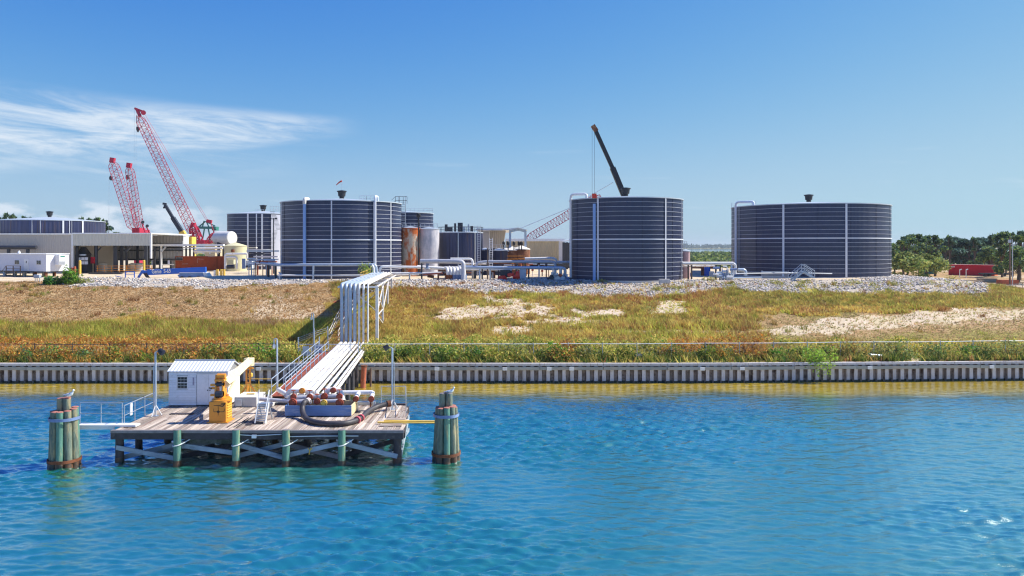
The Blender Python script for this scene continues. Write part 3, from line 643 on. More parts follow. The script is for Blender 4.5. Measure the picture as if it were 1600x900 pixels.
# conduit and box on the fascia
MB().tube([(X(372, 45.8), 45.78, 1.78), (X(398, 45.8), 45.78, 1.72), (X(440, 45.8), 45.78, 1.80)], .025, 5).build('conduit', M['white'], pf)
MB().tube([(X(452, 45.8), 45.78, 1.66), (X(500, 45.8), 45.78, 1.70), (X(560, 45.8), 45.78, 1.70)], .025, 5).build('conduit', M['white'], pf)
MB().bx(X(394, 45.8), X(401, 45.8), 45.70, 45.81, 1.58, 1.78).build('junction_box', M['white'], pf)
def pile(px, y, r, top, mat, parent, foot=True, n=14, lean=(0, 0)):
    x = X(px, y); mb = MB(); mb.tube([(x-lean[0], y-lean[1], -1.2), (x, y, top)], [r*1.06, r*.94], n)
    o = mb.build('pile', mat, parent)
    if foot: MB().tube([(x-lean[0]*.98, y-lean[1]*.98, -1.0), (x-lean[0]*.72, y-lean[1]*.72, .32)], [r*1.12, r*1.05], n).build('wet_foot', M['wetpile'], o)
    return o
for px in (277, 369, 447, 534):
    y = 45.55; o = pile(px, y, .225, ZD+.12, M['pilegreen'], pf)
    xx = X(px, y); MB().lathe((xx, y, ZD+.12), [(.20, 0), (.205, .02), (.02, .03)], 14).build('pile_top', M['timbertop'], o)
    mb = MB(); mb.tube([(xx+.25*math.cos(a), y+.25*math.sin(a), 1.25+.05*math.sin(a+1)) for a in np.linspace(0, 6.28, 15)], .035, 6)
    mb.tube([(xx+.2, y-.1, 1.25), (xx+.75, y+.45, 1.55)], .03, 6); mb.build('rope_lashing', M['rope'], o)
for px in (187, 621): pile(px, 46.25, .25, ZD-.5, M['timber'], pf)
for px, y in ((217, 48.4), (262, 51), (297, 52.9), (330, 48.4), (405, 48.4), (480, 48.4), (555, 48.4), (619, 50.6), (627, 52.9), (350, 51), (430, 51), (520, 51), (570, 52.9), (500, 52.9), (300, 55.3), (380, 55.3), (425, 55.3)):
    pile(px, y, .22, ZD-.5, M['timber'], pf, n=10)
def brace(p0, p1, y, m='brace', w_=.10, h_=.27):
    a = P(p0[0], p0[1], y); b = P(p1[0], p1[1], y); MB().bar(a, b, w_, h_).build('cross_brace', M[m], pf, False)
brace((182, 699), (277, 717), 45.98); brace((190, 715), (277, 694), 46.7)
brace((277, 695), (369, 708), 45.98); brace((283, 713), (365, 695), 47.6, 'timber')
brace((369, 694), (447, 716), 45.98); brace((372, 712), (447, 693), 46.5)
brace((447, 694), (534, 715), 46.5, 'timbertop'); brace((449, 711), (534, 692), 45.98)
brace((534, 692), (621, 713), 45.98); brace((536, 712), (622, 687), 47.3, 'timber')
brace((205, 712), (330, 690), 48.2); brace((330, 712), (480, 692), 48.2, 'timber')
for y0, y1, z0, z1 in ((46.4, 52.8, .4, 1.3), (46.4, 52.8, 1.3, .4)): MB().bar((-6.7, y0, z0), (-7.1, y1, z1), .1, .25).build('cross_brace', M['brace'], pf, False)
cb = MB().bx(X(298, 47.5), X(370, 47.5), 47.3, 47.75, .85, 1.5).build('concrete_beam', M['conc'], pf, False, .02)
for px in (306, 318, 330, 342, 354): MB().tube([(X(px, 47.3), 47.31, 1.2), (X(px, 47.3), 47.24, 1.2)], .05, 6).build('bolt', M['white'], cb)
mb = MB(); mb.tube([P(486, 700, 45.9), P(484, 704, 45.85), P(483, 710, 45.85)], .035, 5); mb.tube([P(481, 700, 45.9), P(484, 704, 45.85), P(488, 700, 45.85)], .03, 5); mb.build('yellow_rope', M['yellow'], pf)

# ---------------------------------------------------------------- mooring dolphins
def dolphin(pxc, y0, bottom, top_px, cp, label, zt, zc, rr, rt):
    cx = X(pxc, y0+.9); cy = y0+.9; d = thing('mooring_dolphin', label, 'dolphin', (cx, cy, 0), 'pile clusters beside the platform')
    n = 9
    for k in range(n):
        a = 2*math.pi*k/n-math.pi/2+.15; b = (cx+rr*math.cos(a), cy+rr*math.sin(a)); t = (cx+rt*math.cos(a)+random.uniform(-.03, .03), cy+rt*math.sin(a)); h = zt+random.uniform(-.12, .12)
        mb = MB(); mb.tube([(b[0], b[1], -1.2), (t[0], t[1], h)], [.21+.03*random.random(), .185+.02*random.random()], 14); o = mb.build('pile', M['pile'] if k % 3 else M['pilegreen'], d)
        MB().lathe((t[0], t[1], h), [(.20, 0), (.19, .03), (.03, .05+random.random()*.04)], 12).build('pile_top', M['piletop'], o)
        q = [Vector((b[0], b[1], -1.2)).lerp(Vector((t[0], t[1], h)), f) for f in (.05, .36)]
        MB().tube(q, [.245, .24], 12).build('wet_foot', M['wetpile'], o)
    for dx, dy in ((-.23, 0), (.20, -.05), (0, .3)):
        h = zc+random.uniform(-.03, .05); mb = MB(); mb.tube([(cx+dx, cy+dy, 1), (cx+dx*.95, cy+dy, h)], [.22, .205], 14); o = mb.build('pile', M['pile'], d)
        MB().lathe((cx+dx*.95, cy+dy, h), [(.20, 0), (.19, .03), (.03, .06)], 12).build('pile_top', M['piletop'] if pxc < 300 else M['timbertop'], o)
    def ring(z, r, hh, mat, nm):
        mb = MB(); n_ = 26; vs = []
        for i in range(n_):
            a = 2*math.pi*i/n_; q = r*(1+.02*math.sin(5*a))
            vs += [(cx+q*math.cos(a), cy+q*math.sin(a), z), (cx+(q+.04)*math.cos(a), cy+(q+.04)*math.sin(a), z), (cx+(q+.04)*math.cos(a), cy+(q+.04)*math.sin(a), z+hh), (cx+q*math.cos(a), cy+q*math.sin(a), z+hh)]
        fs = [(i*4+j, i*4+(j+1) % 4, ((i+1) % n_)*4+(j+1) % 4, ((i+1) % n_)*4+j) for i in range(n_) for j in range(4)]
        mb.add(vs, fs).build(nm, mat, d)
    fr = lambda z: rr+(rt-rr)*(z+1.2)/(zt+1.2)+.235
    ring(zt-.58, fr(zt-.58), .17, M['band'], 'blue_strap'); ring(.34, fr(.34), .17, M['rust'], 'rusty_chain')
    return cx, cy
lcx, lcy = dolphin(100.5, 44.5, 735, 643, 620, 'green timber pile cluster left of the platform with a gull on top', 3.36, 4.02, .68, .55)
rcx, rcy = dolphin(697, 45.9, 725, 632, 615, 'grey-green timber pile cluster right of the platform at the yellow boards', 3.25, 4.02, .68, .50)
# gulls
def gull(px, py, y, label, flip=1, sc=1.0):
    p = P(px, py, y); t = thing('gull', label, 'gull', p, 'gulls resting on the pile clusters')
    def q(x, z, dy=0): return (p.x+flip*x*sc, p.y+dy, p.z+z*sc)
    mb = MB(); mb.tube([q(-.26, .19), q(-.15, .17), q(-.02, .17), q(.12, .22), q(.19, .30), q(.22, .36)], [.02*sc, .06*sc, .095*sc, .09*sc, .055*sc, .03*sc], 10)
    mb.lathe(q(.24, .34), [(.005, 0), (.045*sc, .03*sc), (.055*sc, .07*sc), (.04*sc, .11*sc), (.005, .13*sc)], 10); mb.build('body', M['white'], t)
    for s in (-1, 1): MB().tube([q(.10, .23, s*.06*sc), q(-.08, .20, s*.10*sc), q(-.30, .17, s*.05*sc)], [.03*sc, .055*sc, .01], 6).build('wing', M['galv'], t)
    MB().tube([q(.28, .40), q(.36, .385)], [.016*sc, .004], 6).build('beak', M['yellow'], t)
    for s in (-1, 1):
        MB().tube([q(.0, .12, s*.035), q(.0, .0, s*.035), q(.05, .0, s*.035)], .009*sc, 5).build('leg', M['orange'], t)
gull(107.5, 622.3, lcy-.1, 'white gull facing right on the left pile cluster', 1, 1.15)
gull(703, 616.2, rcy-.05, 'white gull on the paler right pile cluster', 1, 1.0)
# ---------------------------------------------------------------- catwalk to the left dolphin and boards to the right one
cwk = thing('catwalk', 'narrow white gangplank from the platform to the left pile cluster', 'catwalk', (-24.5, 46.9, 2))
MB().bx(X(123, 46.9), X(215, 46.9), 46.65, 47.25, ZD+.03, ZD+.14).build('walk_board', M['white'], cwk, False)
MB().bx(X(125, 46.9), X(182, 46.9), 46.66, 46.74, ZD-.12, ZD+.03).build('side_beam', M['white'], cwk, False)
def railing(parent, pts, h, posts, mid=True, m='galv', r=.026, name='handrail'):
    pts = [Vector(p) for p in pts]; up = Vector((0, 0, h))
    MB().rtube([p+up for p in pts], r, .12, 6).build(name, M[m], parent)
    if mid: MB().tube([p+up*.5 for p in pts], r*.85, 6).build('mid_rail', M[m], parent)
    L_ = [0]
    for a, b in zip(pts, pts[1:]): L_.append(L_[-1]+(b-a).length)
    for k in range(posts):
        d = L_[-1]*k/max(1, posts-1)
        for i in range(len(pts)-1):
            if d <= L_[i+1]+1e-6: q = pts[i].lerp(pts[i+1], (d-L_[i])/(L_[i+1]-L_[i])); break
        MB().tube([q, q+up], r, 6).build('rail_post', M[m], parent)
railing(cwk, [(X(125, 47.3), 47.3, ZD+.08), (X(191, 47.3), 47.3, ZD+.08)], 1.28, 3)
dr = thing('platform_railing', 'pale railing running back along the left edge of the platform', 'railing', (-23.85, 49, ZD), 'pipe railings on the platform')
railing(dr, [(-23.75, 47.05, ZD+.03), (-23.85, 51.2, ZD+.03)], 1.22, 4)
MB().bx(-23.84, -23.79, 47.9, 48.15, ZD+.45, ZD+1.25).build('rail_plate', M['white'], dr)
dr = thing('platform_railing', 'pale yellow railing on the rear edge behind the boom rest', 'railing', (-18, 56.2, ZD), 'pipe railings on the platform')
railing(dr, [(X(385, 56.2), 56.2, ZD+.05), (X(424, 56.2), 56.2, ZD+.05)], 1.25, 3, m='yellow')
dr = thing('platform_railing', 'thin grey railing at the rear right corner of the platform', 'railing', (-7.7, 53, ZD), 'pipe railings on the platform')
railing(dr, [(X(596, 53.1), 53.1, ZD+.05), (X(634, 53.1), 53.1, ZD+.05), (-6.85, 49.6, ZD+.05)], 1.28, 4)
bd = thing('boarding_plank', 'pair of yellow boards laid from the deck to the right pile cluster', 'boards', (-6.5, 48, ZD))
for k, (a, b) in enumerate(((590, 682), (600, 681))):
    y = 47.6+.42*k; MB().bar((X(a, y), y, ZD+.10), (X(b, y), y, ZD+.06), .18, .07).build('board', M['yellow'], bd, False)
MB().bx(X(679, 46.6), X(684, 46.6), 46.5, 47.9, ZD-.25, ZD+.0).build('rest', M['wood'], bd, False)
# ---------------------------------------------------------------- shed
sh = thing('equipment_shed', 'white clapboard shed with a sheet-metal roof on the platform', 'shed', (-21.6, 54, ZD))
sx0, sx1, sy0, sy1, zb, ze, zr = -23.62, -19.57, 52.9, 55.15, ZD+.07, 4.40, 4.93
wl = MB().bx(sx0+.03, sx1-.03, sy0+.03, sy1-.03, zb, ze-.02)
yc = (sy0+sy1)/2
wl.prism([(sx0+.03, sy0+.03, ze-.02), (sx0+.03, sy1-.03, ze-.02), (sx0+.03, yc, zr-.05)], (sx1-sx0-.06, 0, 0)); wl.build('wall', M['galv'], sh, False)  # darker than the siding, so the gaps between boards paint in lap shade
MB().bx(sx0, sx1, sy0, sy1, ZD+.01, ZD+.07).build('skid', M['dark'], sh, False)
xd0, xd1 = X(308, 52.9), X(345, 52.9); xw0, xw1 = X(277.5, 52.9), X(292.5, 52.9); zw0, zw1 = Z(607, 52.9), Z(589, 52.9)
nb = 13; bh_ = (ze-zb-.06)/nb
for k in range(nb):
    z0 = zb+k*bh_; z1 = z0+bh_-.022
    segs = [(sx0, xd0-.05)]
    if z1 > zw0-.05 and z0 < zw1+.05: segs = [(sx0, xw0-.06), (xw1+.06, xd0-.05)]
    segs.append((xd1+.05, sx1))
    for a, b in segs:
        MB().add([(a, sy0-.05, z0), (b, sy0-.05, z0), (b, sy0-.006, z1), (a, sy0-.006, z1), (a, sy0+.028, z0), (b, sy0+.028, z0), (b, sy0+.028, z1), (a, sy0+.028, z1)],
                 [(0,1,2,3),(4,7,6,5),(0,4,5,1),(3,2,6,7),(0,3,7,4),(1,5,6,2)]).build('siding_board', M['siding'], sh, False)
    MB().add([(sx1+.028, sy0, z0), (sx1+.028, sy1, z0), (sx1+.006, sy1, z1), (sx1+.006, sy0, z1), (sx1-.028, sy0, z0), (sx1-.028, sy1, z0), (sx1-.028, sy1, z1), (sx1-.028, sy0, z1)],
             [(0,1,2,3),(4,7,6,5),(0,4,5,1),(3,2,6,7),(0,3,7,4),(1,5,6,2)]).build('siding_board', M['siding'], sh, False)
for k in range(2):
    w_ = (xd1-xd0)/2; a = xd0+k*w_; d = MB().bx(a+.01, a+w_-.01, sy0-.025, sy0+.029, zb+.03, ze-.24).build('door', M['siding'], sh, False)
    MB().bx(a+(w_-.12 if k == 0 else .05), a+(w_-.05 if k == 0 else .12), sy0-.06, sy0-.026, zb+1.0, zb+1.06).build('handle', M['dark'], d)
MB().bx(xd0-.05, xd1+.05, sy0-.03, sy0+.028, ze-.235, ze-.15).build('door_frame', M['white'], sh, False)
wf = MB().bx(xw0-.06, xw1+.06, sy0-.03, sy0+.02, zw0-.06, zw0).bx(xw0-.06, xw1+.06, sy0-.03, sy0+.02, zw1, zw1+.06).bx(xw0-.06, xw0, sy0-.03, sy0+.02, zw0, zw1).bx(xw1, xw1+.06, sy0-.03, sy0+.02, zw0, zw1).build('window', M['white'], sh, False)
for i in range(3):
    for j in range(4):
        gw = (xw1-xw0)/3; gh = (zw1-zw0)/4
        MB().bx(xw0+i*gw+.02, xw0+(i+1)*gw-.02, sy0-.005, sy0+.029, zw0+j*gh+.02, zw0+(j+1)*gh-.015).build('pane', M['glass'], wf, False)
MB().bx(xw0, xw1, sy0-.02, sy0-.006, (zw0+zw1)/2-.025, (zw0+zw1)/2+.025).build('muntin', M['white'], wf, False)
for s in (0, 1):
    y0 = sy0-.12 if s == 0 else sy1+.12
    MB().prism([(sx0-.08, y0, ze-.03), (sx0-.08, yc, zr), (sx0-.08, yc, zr+.05), (sx0-.08, y0, ze+.02)], (sx1-sx0+.16, 0, 0)).build('roof', M['roofwhite'], sh, False)
MB().tube([(sx0-.08, yc, zr+.05), (sx1+.08, yc, zr+.05)], .07, 6).build('ridge_cap', M['galv'], sh)
for s in (sx0-.012, sx1-.02): MB().bx(s, s+.04, sy0-.04, sy0+.0, zb, ze-.03).build('corner_trim', M['white'], sh, False)
MB().bx(X(301.5, 52.9), X(303.5, 52.9), sy0-.055, sy0-.03, Z(602, 52.9), Z(590, 52.9)).build('sign_strip', mk('faint_sign_print', (.42,.42,.55), .7, 0, .7, 14), sh, False)
# ---------------------------------------------------------------- pedestal crane
pc = thing('pedestal_crane', 'orange pedestal crane with a long cream boom on the platform', 'crane', (-18.3, 48.3, ZD))
bx0, bx1, by0, by1, bz = -18.86, -17.80, 47.8, 48.85, 3.32
base = MB().bx(bx0, bx1, by0, by1, ZD+.04, bz).build('pedestal', M['orange'], pc, False, .02)
MB().bx(bx0-.12, bx1+.12, by0-.08, by1+.1, ZD+.012, ZD+.07).build('base_plate', M['orange'], pc, False)
for z in np.linspace(ZD+.3, bz-.25, 6): MB().bx(bx1+.002, bx1+.05, by0+.15, by1-.15, z, z+.05).build('vent_slat', M['yellow'], base, False)
def mark(pts, w_=.03):
    mb = MB()
    for a, b in zip(pts, pts[1:]): mb.bar((X(a[0], 47.79), by0-.008, Z(a[1], 47.79)), (X(b[0], 47.79), by0-.008, Z(b[1], 47.79)), .012, w_)
    mb.build('painted_mark', M['black'], base, False)
mark([(334, 638.5), (334, 643.5), (348, 643.5), (351, 642), (351, 638.5)]); mark([(341, 633), (341, 649)]); mark([(334, 634), (338, 633.5), (343, 634)]); mark([(343, 634), (348, 635), (352, 630)], .06); mark([(345, 631.5), (352, 631)], .06); mark([(339, 643.5), (341, 645.5), (343, 643.5), (341, 641.5), (339, 643.5)], .035)
MB().lathe((-18.25, 48.35, bz), [(.62, 0), (.62, .10), (.5, .12), (.5, .2)], 18).build('slew_ring', M['orange'], pc)
for dx in (-.34, .10): MB().prism([(-18.28+dx, 48.0, bz+.2), (-18.28+dx, 48.75, bz+.2), (-18.28+dx, 48.62, 4.9), (-18.28+dx, 48.2, 4.95)], (.08, 0, 0)).build('turret_plate', M['orange'], pc, False)
MB().tube([(-18.55, 48.1, 3.75), (-18.1, 48.1, 3.75)], .2, 12).build('winch_drum', M['dark'], pc)
MB().tube([(-18.6, 48.25, 4.35), (-18.1, 48.25, 4.35)], .15, 12).build('sheave', M['dark'], pc)
MB().bx(-18.62, -18.02, 48.05, 48.5, 4.55, 4.68).build('crosshead', M['orange'], pc, False).data
MB().tube([(-18.5, 48.25, 4.86), (-18.0, 48.25, 4.86)], .16, 12).build('sheave', M['orange'], pc)
for z in (3.62, 4.05, 4.25): MB().bx(-18.9, -18.62, 48.1, 48.3, z, z+.12).build('control_valve', M['orange'], pc, False)
MB().tube([(-18.78, 48.0, 4.1), (-18.9, 47.9, 4.2)], .05, 8).build('lever', M['dark'], pc)
bt, btip = Vector((-18.12, 48.45, 4.32)), Vector((-19.15, 55.9, 4.60))
bo = MB(); bo.tube([bt, bt.lerp(btip, .15), btip], [.30, .40, .34], 4); bo.build('boom', M['cream'], pc, False)
MB().bar(bt.lerp(btip, .96)+Vector((-.1, 0, .0)), btip+Vector((.05, .4, -.05)), .5, .62).build('boom_head', M['cream'], pc, False, .04)
MB().tube([(-18.0, 48.6, 3.6), bt.lerp(btip, .32)-Vector((-.1, 0, .3))], .09, 10).build('hoist_cylinder', M['cream'], pc)
hk = P(391.5, 585, 55.9); MB().tube([hk+Vector((0, 0, .45)), hk+Vector((0, 0, .12))], .03, 6).lathe((hk.x, hk.y, hk.z-.25), [(.05, 0), (.17, .1), (.17, .3), (.05, .38)], 10).build('hook_block', M['yellow'], pc)
br = thing('boom_rest', 'yellow A-frame stand holding up the crane boom tip', 'stand', (-19.1, 55.7, ZD))
for dx in (-.16, .10): MB().bar((-19.1+dx, 55.7, ZD+1.0), (-19.1+dx, 55.7, 4.15), .11).build('post', M['orange'], br, False)
MB().bar((-19.1, 55.7, ZD), (-19.1, 55.7, ZD+1.05), .2).build('post', M['yellow'], br, False)
for dx, dy in ((-.7, 0), (.75, 0), (0, .5)): MB().bar((-19.1+dx, 55.7-dy, ZD), (-19.1, 55.7, ZD+1.15), .09).build('brace_leg', M['orange'], br, False)
MB().bx(-19.45, -18.75, 55.55, 55.85, 4.12, 4.22).build('cradle', M['orange'], br, False)
wc = thing('winch_frame', 'small curved yellow tube frame beside the boom rest', 'frame', (-19.9, 55.4, ZD))
MB().rtube([(-20.05, 55.4, ZD), (-20.0, 55.4, ZD+.75), (-19.5, 55.4, ZD+.95), (-19.35, 55.4, ZD+.9)], .035, .3, 6).build('bent_tube', M['yellow'], wc)
MB().tube([(-19.95, 55.4, ZD+.4), (-19.4, 55.4, ZD+.4)], .03, 6).build('cross_tube', M['yellow'], wc)
# cream storage box with a grey cabinet
bxs = thing('storage_box', 'low pale cream deck box behind the orange crane pedestal', 'box', (-17.9, 53.3, ZD))
MB().bx(X(366, 52.6), X(401, 52.6), 52.6, 54.5, ZD+.01, ZD+.68).build('body', M['slab'], bxs, False, .02)
MB().bx(X(368, 52.5), X(378, 52.5), 52.46, 52.595, ZD+.08, ZD+.52).build('grey_door', M['galv'], bxs, False)
MB().bx(X(386, 53.6), X(398, 53.6), 53.5, 53.62, ZD+.69, ZD+.75).build('yellow_grip', M['yellow'], bxs, False)
sl = thing('concrete_pad', 'low pale slab between the deck box and the gangway', 'slab', (-16.5, 54, ZD))
MB().bx(X(402, 53.0), X(428, 53.0), 52.7, 55.2, ZD+.01, ZD+.22).build('pad', M['slab'], sl, False, .02)
# steep access ladder standing on the deck
gw = thing('access_ladder', 'steep white access ladder with thin handrails beside the blue tray', 'ladder', (-15.6, 47.8, ZD))
gx0, gx1 = X(398.5, 47.6), X(414.5, 47.6)
for xx in (gx0, gx1):
    MB().bar((xx, 47.6, ZD+.02), (xx, 48.25, 3.16), .05, .16).build('side_rail', M['white'], gw, False)
    MB().tube([(xx, 48.25, 3.1), (xx, 48.35, 3.98)], .028, 6).build('stanchion', M['white'], gw)
    MB().bar((xx, 49.0, ZD+.02), (xx, 48.3, 3.1), .05, .08).build('back_leg', M['galv'], gw, False)
MB().tube([(gx1, 47.55, ZD+.75), (gx1, 48.35, 3.98)], .024, 6).build('handrail', M['white'], gw)
tm = MB().bx(gx0+.03, gx1-.03, -.07, .07, -.015, .015).mesh('tread', M['galv'], (0, 0, 0), False)
for k in range(12): inst('tread', tm, gw, (0, 47.64+k*.0525, ZD+.10+k*.0935))
MB().bx(gx0+.03, gx1-.03, 48.22, 48.75, 3.08, 3.13).build('top_platform', M['galv'], gw, False)
MB().bx(gx0+.1, gx1-.1, 47.5, 47.56, ZD+.01, ZD+.16).build('toe_plate', M['dark'], gw, False)
MB().bx(gx0-.48, gx0-.12, 47.2, 49.6, ZD+.022, ZD+.05).build('dark_plate', M['timber'], pf, False)
# ---------------------------------------------------------------- spill tray, manifold
ty = thing('spill_tray', 'long blue steel drip tray under the pipe manifold', 'tray', (-12.4, 50.4, ZD))
tx0, tx1 = X(445, 49.6), X(549, 49.6)
MB().bx(tx0, tx1, 49.6, 49.66, ZD+.06, 2.71).build('front_panel', M['bluepaint'], ty, False)
MB().bx(tx0, tx1, 51.3, 51.36, ZD+.06, 2.71).build('back_panel', M['cream'], ty, False)
for xx in (tx0+.001, tx1-.061): MB().bx(xx, xx+.06, 49.665, 51.295, ZD+.06, 2.71).build('end_panel', M['cream'] if xx > tx0+1 else M['bluepaint'], ty, False)
MB().bx(tx0+.07, tx1-.07, 49.67, 51.29, ZD+.1, ZD+.22).build('tray_floor', M['rust'], ty, False)
for xx in (tx0+.4, -12.5, tx1-.4): MB().bx(xx-.1, xx+.1, 49.7, 51.2, ZD+.02, ZD+.06).build('bearer', M['timber'], ty, False)
mf = thing('pipe_manifold', 'grey and white pipe manifold with red valves over the blue tray', 'manifold', (-12.4, 50.6, ZD))
def pp(*a): return [P(*q) for q in a]
def mpipe(pts, r, m='greypipe', bend=.25, n=10): return MB().rtube(pts, r, bend, n).build('pipe', M[m], mf)
mpipe(pp((404, 623.5, 50.8), (452, 627, 50.6), (462, 629, 50.3)), .13)
mpipe(pp((459, 622, 50.9), (487, 621, 50.9)), .17, 'greypipe'); mpipe(pp((463, 628, 50.3), (480, 627, 50.3)), .15)
mpipe(pp((449, 622, 51.6), (451, 611, 51.6), (463, 610.5, 51.4), (485, 610.5, 51.4), (487, 622, 51.2)), .17, 'whitepipe', .4)
mpipe(pp((508, 624, 51.2), (510, 611, 51.3), (520, 608, 51.3), (532, 610, 51.3), (536, 626, 51.0)), .17, 'whitepipe', .4)
mpipe(pp((487, 620, 51), (535, 619, 51)), .16); mpipe(pp((490, 628, 50.4), (535, 626, 50.4)), .13)
mpipe(pp((495, 613, 52), (496, 622, 51.1)), .15, 'whiterust')
mpipe(pp((536, 613.5, 51.8), (583, 613, 51.8), (580.5, 621, 51.1)), .15, 'whitepipe', .2); mpipe(pp((561, 613, 51.8), (556, 622, 51.1)), .15, 'whitepipe')
mpipe(pp((435, 609, 53.6), (449, 617, 51.8), (452, 621, 51.2)), .16, 'whitepipe')
def valve(px, py, y, s=1., m='redp', up=True, face=True):
    c = P(px, py, y); d = .08*s; v = MB()
    v.tube([c-Vector((0, d, 0)), c+Vector((0, d, 0))], .25*s, 14); v.tube([c-Vector((0, d*1.7, 0)), c-Vector((0, d, 0))], .17*s, 14)
    o = v.build('valve_flange', M[m], mf)
    for a in np.linspace(0, 6.28, 9)[:-1]: MB().tube([c+Vector((.2*s*math.cos(a), -d*1.5, .2*s*math.sin(a))), c+Vector((.2*s*math.cos(a), -d, .2*s*math.sin(a)))], .025*s, 5).build('bolt', M['rust'], o)
    if up:
        MB().tube([c+Vector((0, 0, .2*s)), c+Vector((0, 0, .55*s))], .025, 6).build('valve_stem', M['rust'], mf)
        w = MB(); w.tube([c+Vector((.17*s*math.cos(a), .17*s*math.sin(a), .52*s)) for a in np.linspace(0, 6.28, 13)], .018, 5)
        for a in (0, 1.57): w.tube([c+Vector((.17*s*math.cos(a), .17*s*math.sin(a), .52*s)), c-Vector((.17*s*math.cos(a), .17*s*math.sin(a), -.52*s))], .014, 5)
        w.build('handwheel', M[m], mf)
for a in ((457.5, 629, 50.1, 1.05, 'redp', False), (458.5, 620, 50.7, .8), (484, 620.5, 50.7, .85), (472, 610.5, 51.2, .8, 'orange', False), (495.5, 627, 50.3, .85), (507, 619.5, 50.9, .95), (506, 629.5, 49.9, .85, 'yellow', False),
          (520.5, 610, 51.1, .8, 'redp', False), (530.5, 619.5, 50.8, .85), (530.5, 629, 50.0, 1.0, 'redp', False), (556, 623.5, 51.0, .8, 'redp', False), (580, 623.5, 51.0, .8, 'redp', False), (482, 628, 50.1, .8, 'whiterust', False), (448, 618, 51.6, .7, 'whiterust', False), (487, 613, 51.3, .7, 'whiterust', False)):
    valve(*a)
for px, y in ((555, 51.0), (559, 51.2), (579, 51.0), (583, 51.2)): MB().tube([(X(px, y), y, ZD), (X(px, y), y, 2.65)], .05, 6).build('support_leg', M['galv'] if px in (559, 583) else M['rust'], mf)
MB().bx(X(552, 51.6), X(587, 51.6), 51.3, 51.7, 2.42, 2.6).build('support_beam', M['galv'], mf, False)
for px in (461, 484, 508, 531): MB().tube([(X(px, 50.6), 50.6, ZD+.2), (X(px, 50.6), 50.6, 2.75)], .06, 6).build('support_leg', M['rust'], mf)
# loading hose
hs_ = thing('loading_hose', 'thick black rubber hose looping across the platform deck', 'hose', (-13, 48, ZD))
hp = [P(480, 628, 50.1), P(475.5, 628.5, 49.6), P(472.5, 637, 49.35), P(474, 647, 48.9), P(479, 654, 48.2), (X(488, 47.5), 47.5, 2.18), (X(503, 47.0), 47.0, 2.18), (X(522, 46.85), 46.85, 2.18), (X(541, 47.0), 47.0, 2.18), (X(556, 47.7), 47.7, 2.18), (X(567, 48.8), 48.8, 2.2), (X(575, 49.9), 49.9, 2.28), (X(586, 50.8), 50.8, 2.34), (X(597, 51.2), 51.2, 2.42), (X(606, 51.4), 51.4, 2.46)]
def catmull(p, n=5):
    p = [Vector(q) for q in p]; p = [p[0]*2-p[1]]+p+[p[-1]*2-p[-2]]; o = []
    for i in range(1, len(p)-2):
        for k in range(n):
            t = k/n; a, b, c, d = p[i-1:i+3]; o.append(.5*((2*b)+(c-a)*t+(2*a-5*b+4*c-d)*t*t+(3*b-a-3*c+d)*t**3))
    return o+[p[-2]]
hc = catmull(hp, 6); MB().tube(hc, [.165+.006*(i % 2) for i in range(len(hc))], 12).build('hose', M['rubber'], hs_)
for f in (55, 58): 
    d = (hc[f+1]-hc[f]).normalized(); MB().tube([hc[f]-d*.09, hc[f]+d*.09], .235, 14).build('hose_clamp', mk('faded_pink_red_clamp', (.45,.08,.10), .5, 0, .1, 5) if f == 55 else bpy.data.materials['faded_pink_red_clamp'], hs_)
d = (hc[-1]-hc[-2]).normalized(); MB().tube([hc[-1]-d*.05, hc[-1]+d*.18], .22, 14).build('end_flange', M['rust'], hs_)
MB().tube([hc[0], hc[0]+Vector((.1, .15, .05))], .23, 14).build('end_flange', M['whiterust'], hs_)
# ---------------------------------------------------------------- lamp posts
def lamp(px, y, ztop, label, kind='flood', side=-1):
    x = X(px, y); zg = ZD if y < 60 else ground(x, y); t = thing('lamp_post', label, 'lamp post', (x, y, zg), 'thin steel lamp posts')
    MB().tube([(x, y, zg), (x, y, ztop)], .065, 8).build('pole', M['galvp'], t)
    if kind == 'flood':
        MB().tube([(x-side*.13, y, zg+.3), (x-side*.12, y, ztop-.9)], .028, 6).build('conduit', M['galv'], t)
        for a in (.3, 2.4, 4.5): MB().tube([(x, y, zg+.75), (x+.38*math.cos(a), y+.38*math.sin(a), zg+.02)], .03, 6).build('brace_leg', M['white'], t)
        MB().lathe((x, y, zg), [(.2, 0), (.2, .03)], 10).build('foot_plate', M['galv'], t)
        MB().tube([(x, y, ztop), (x+side*.12, y, ztop+.08), (x+side*.3, y, ztop+.05)], .035, 6).build('arm', M['galv'], t)
        h = MB(); h.tube([(x+side*.25, y, ztop+.16), (x+side*.52, y-.08, ztop-.02)], [.16, .20], 10); hd = h.build('lamp_head', M['black'], t)
        MB().tube([(x+side*.52, y-.08, ztop-.02), (x+side*.535, y-.085, ztop-.03)], .17, 10).build('lens', M['glass'], hd)
    else:
        MB().rtube([(x, y, ztop-.1), (x, y, ztop+.12), (x+side*.22, y, ztop+.12), (x+side*.22, y, ztop-.3)], .04, .1, 6).build('goose_arm', M['galv'], t)
        MB().lathe((x+side*.22, y, ztop-.62), [(.06, 0), (.10, .05), (.11, .25), (.05, .34)], 10).build('lamp_head', M['white'], t)
lamp(243, 49.8, 6.12, 'lamp post with black floodlight left of the white shed', 'flood', 1)
lamp(613, 51.8, 6.12, 'lamp post with black floodlight at the right end of the deck', 'flood', -1)
lamp(433, 56.1, 6.15, 'hooked lamp post beside the left handrail of the walkway', 'hook', -1)
lamp(490, 80.5, 5.9, 'thin lamp post behind the gate at the foot of the bank', 'hook', -1)
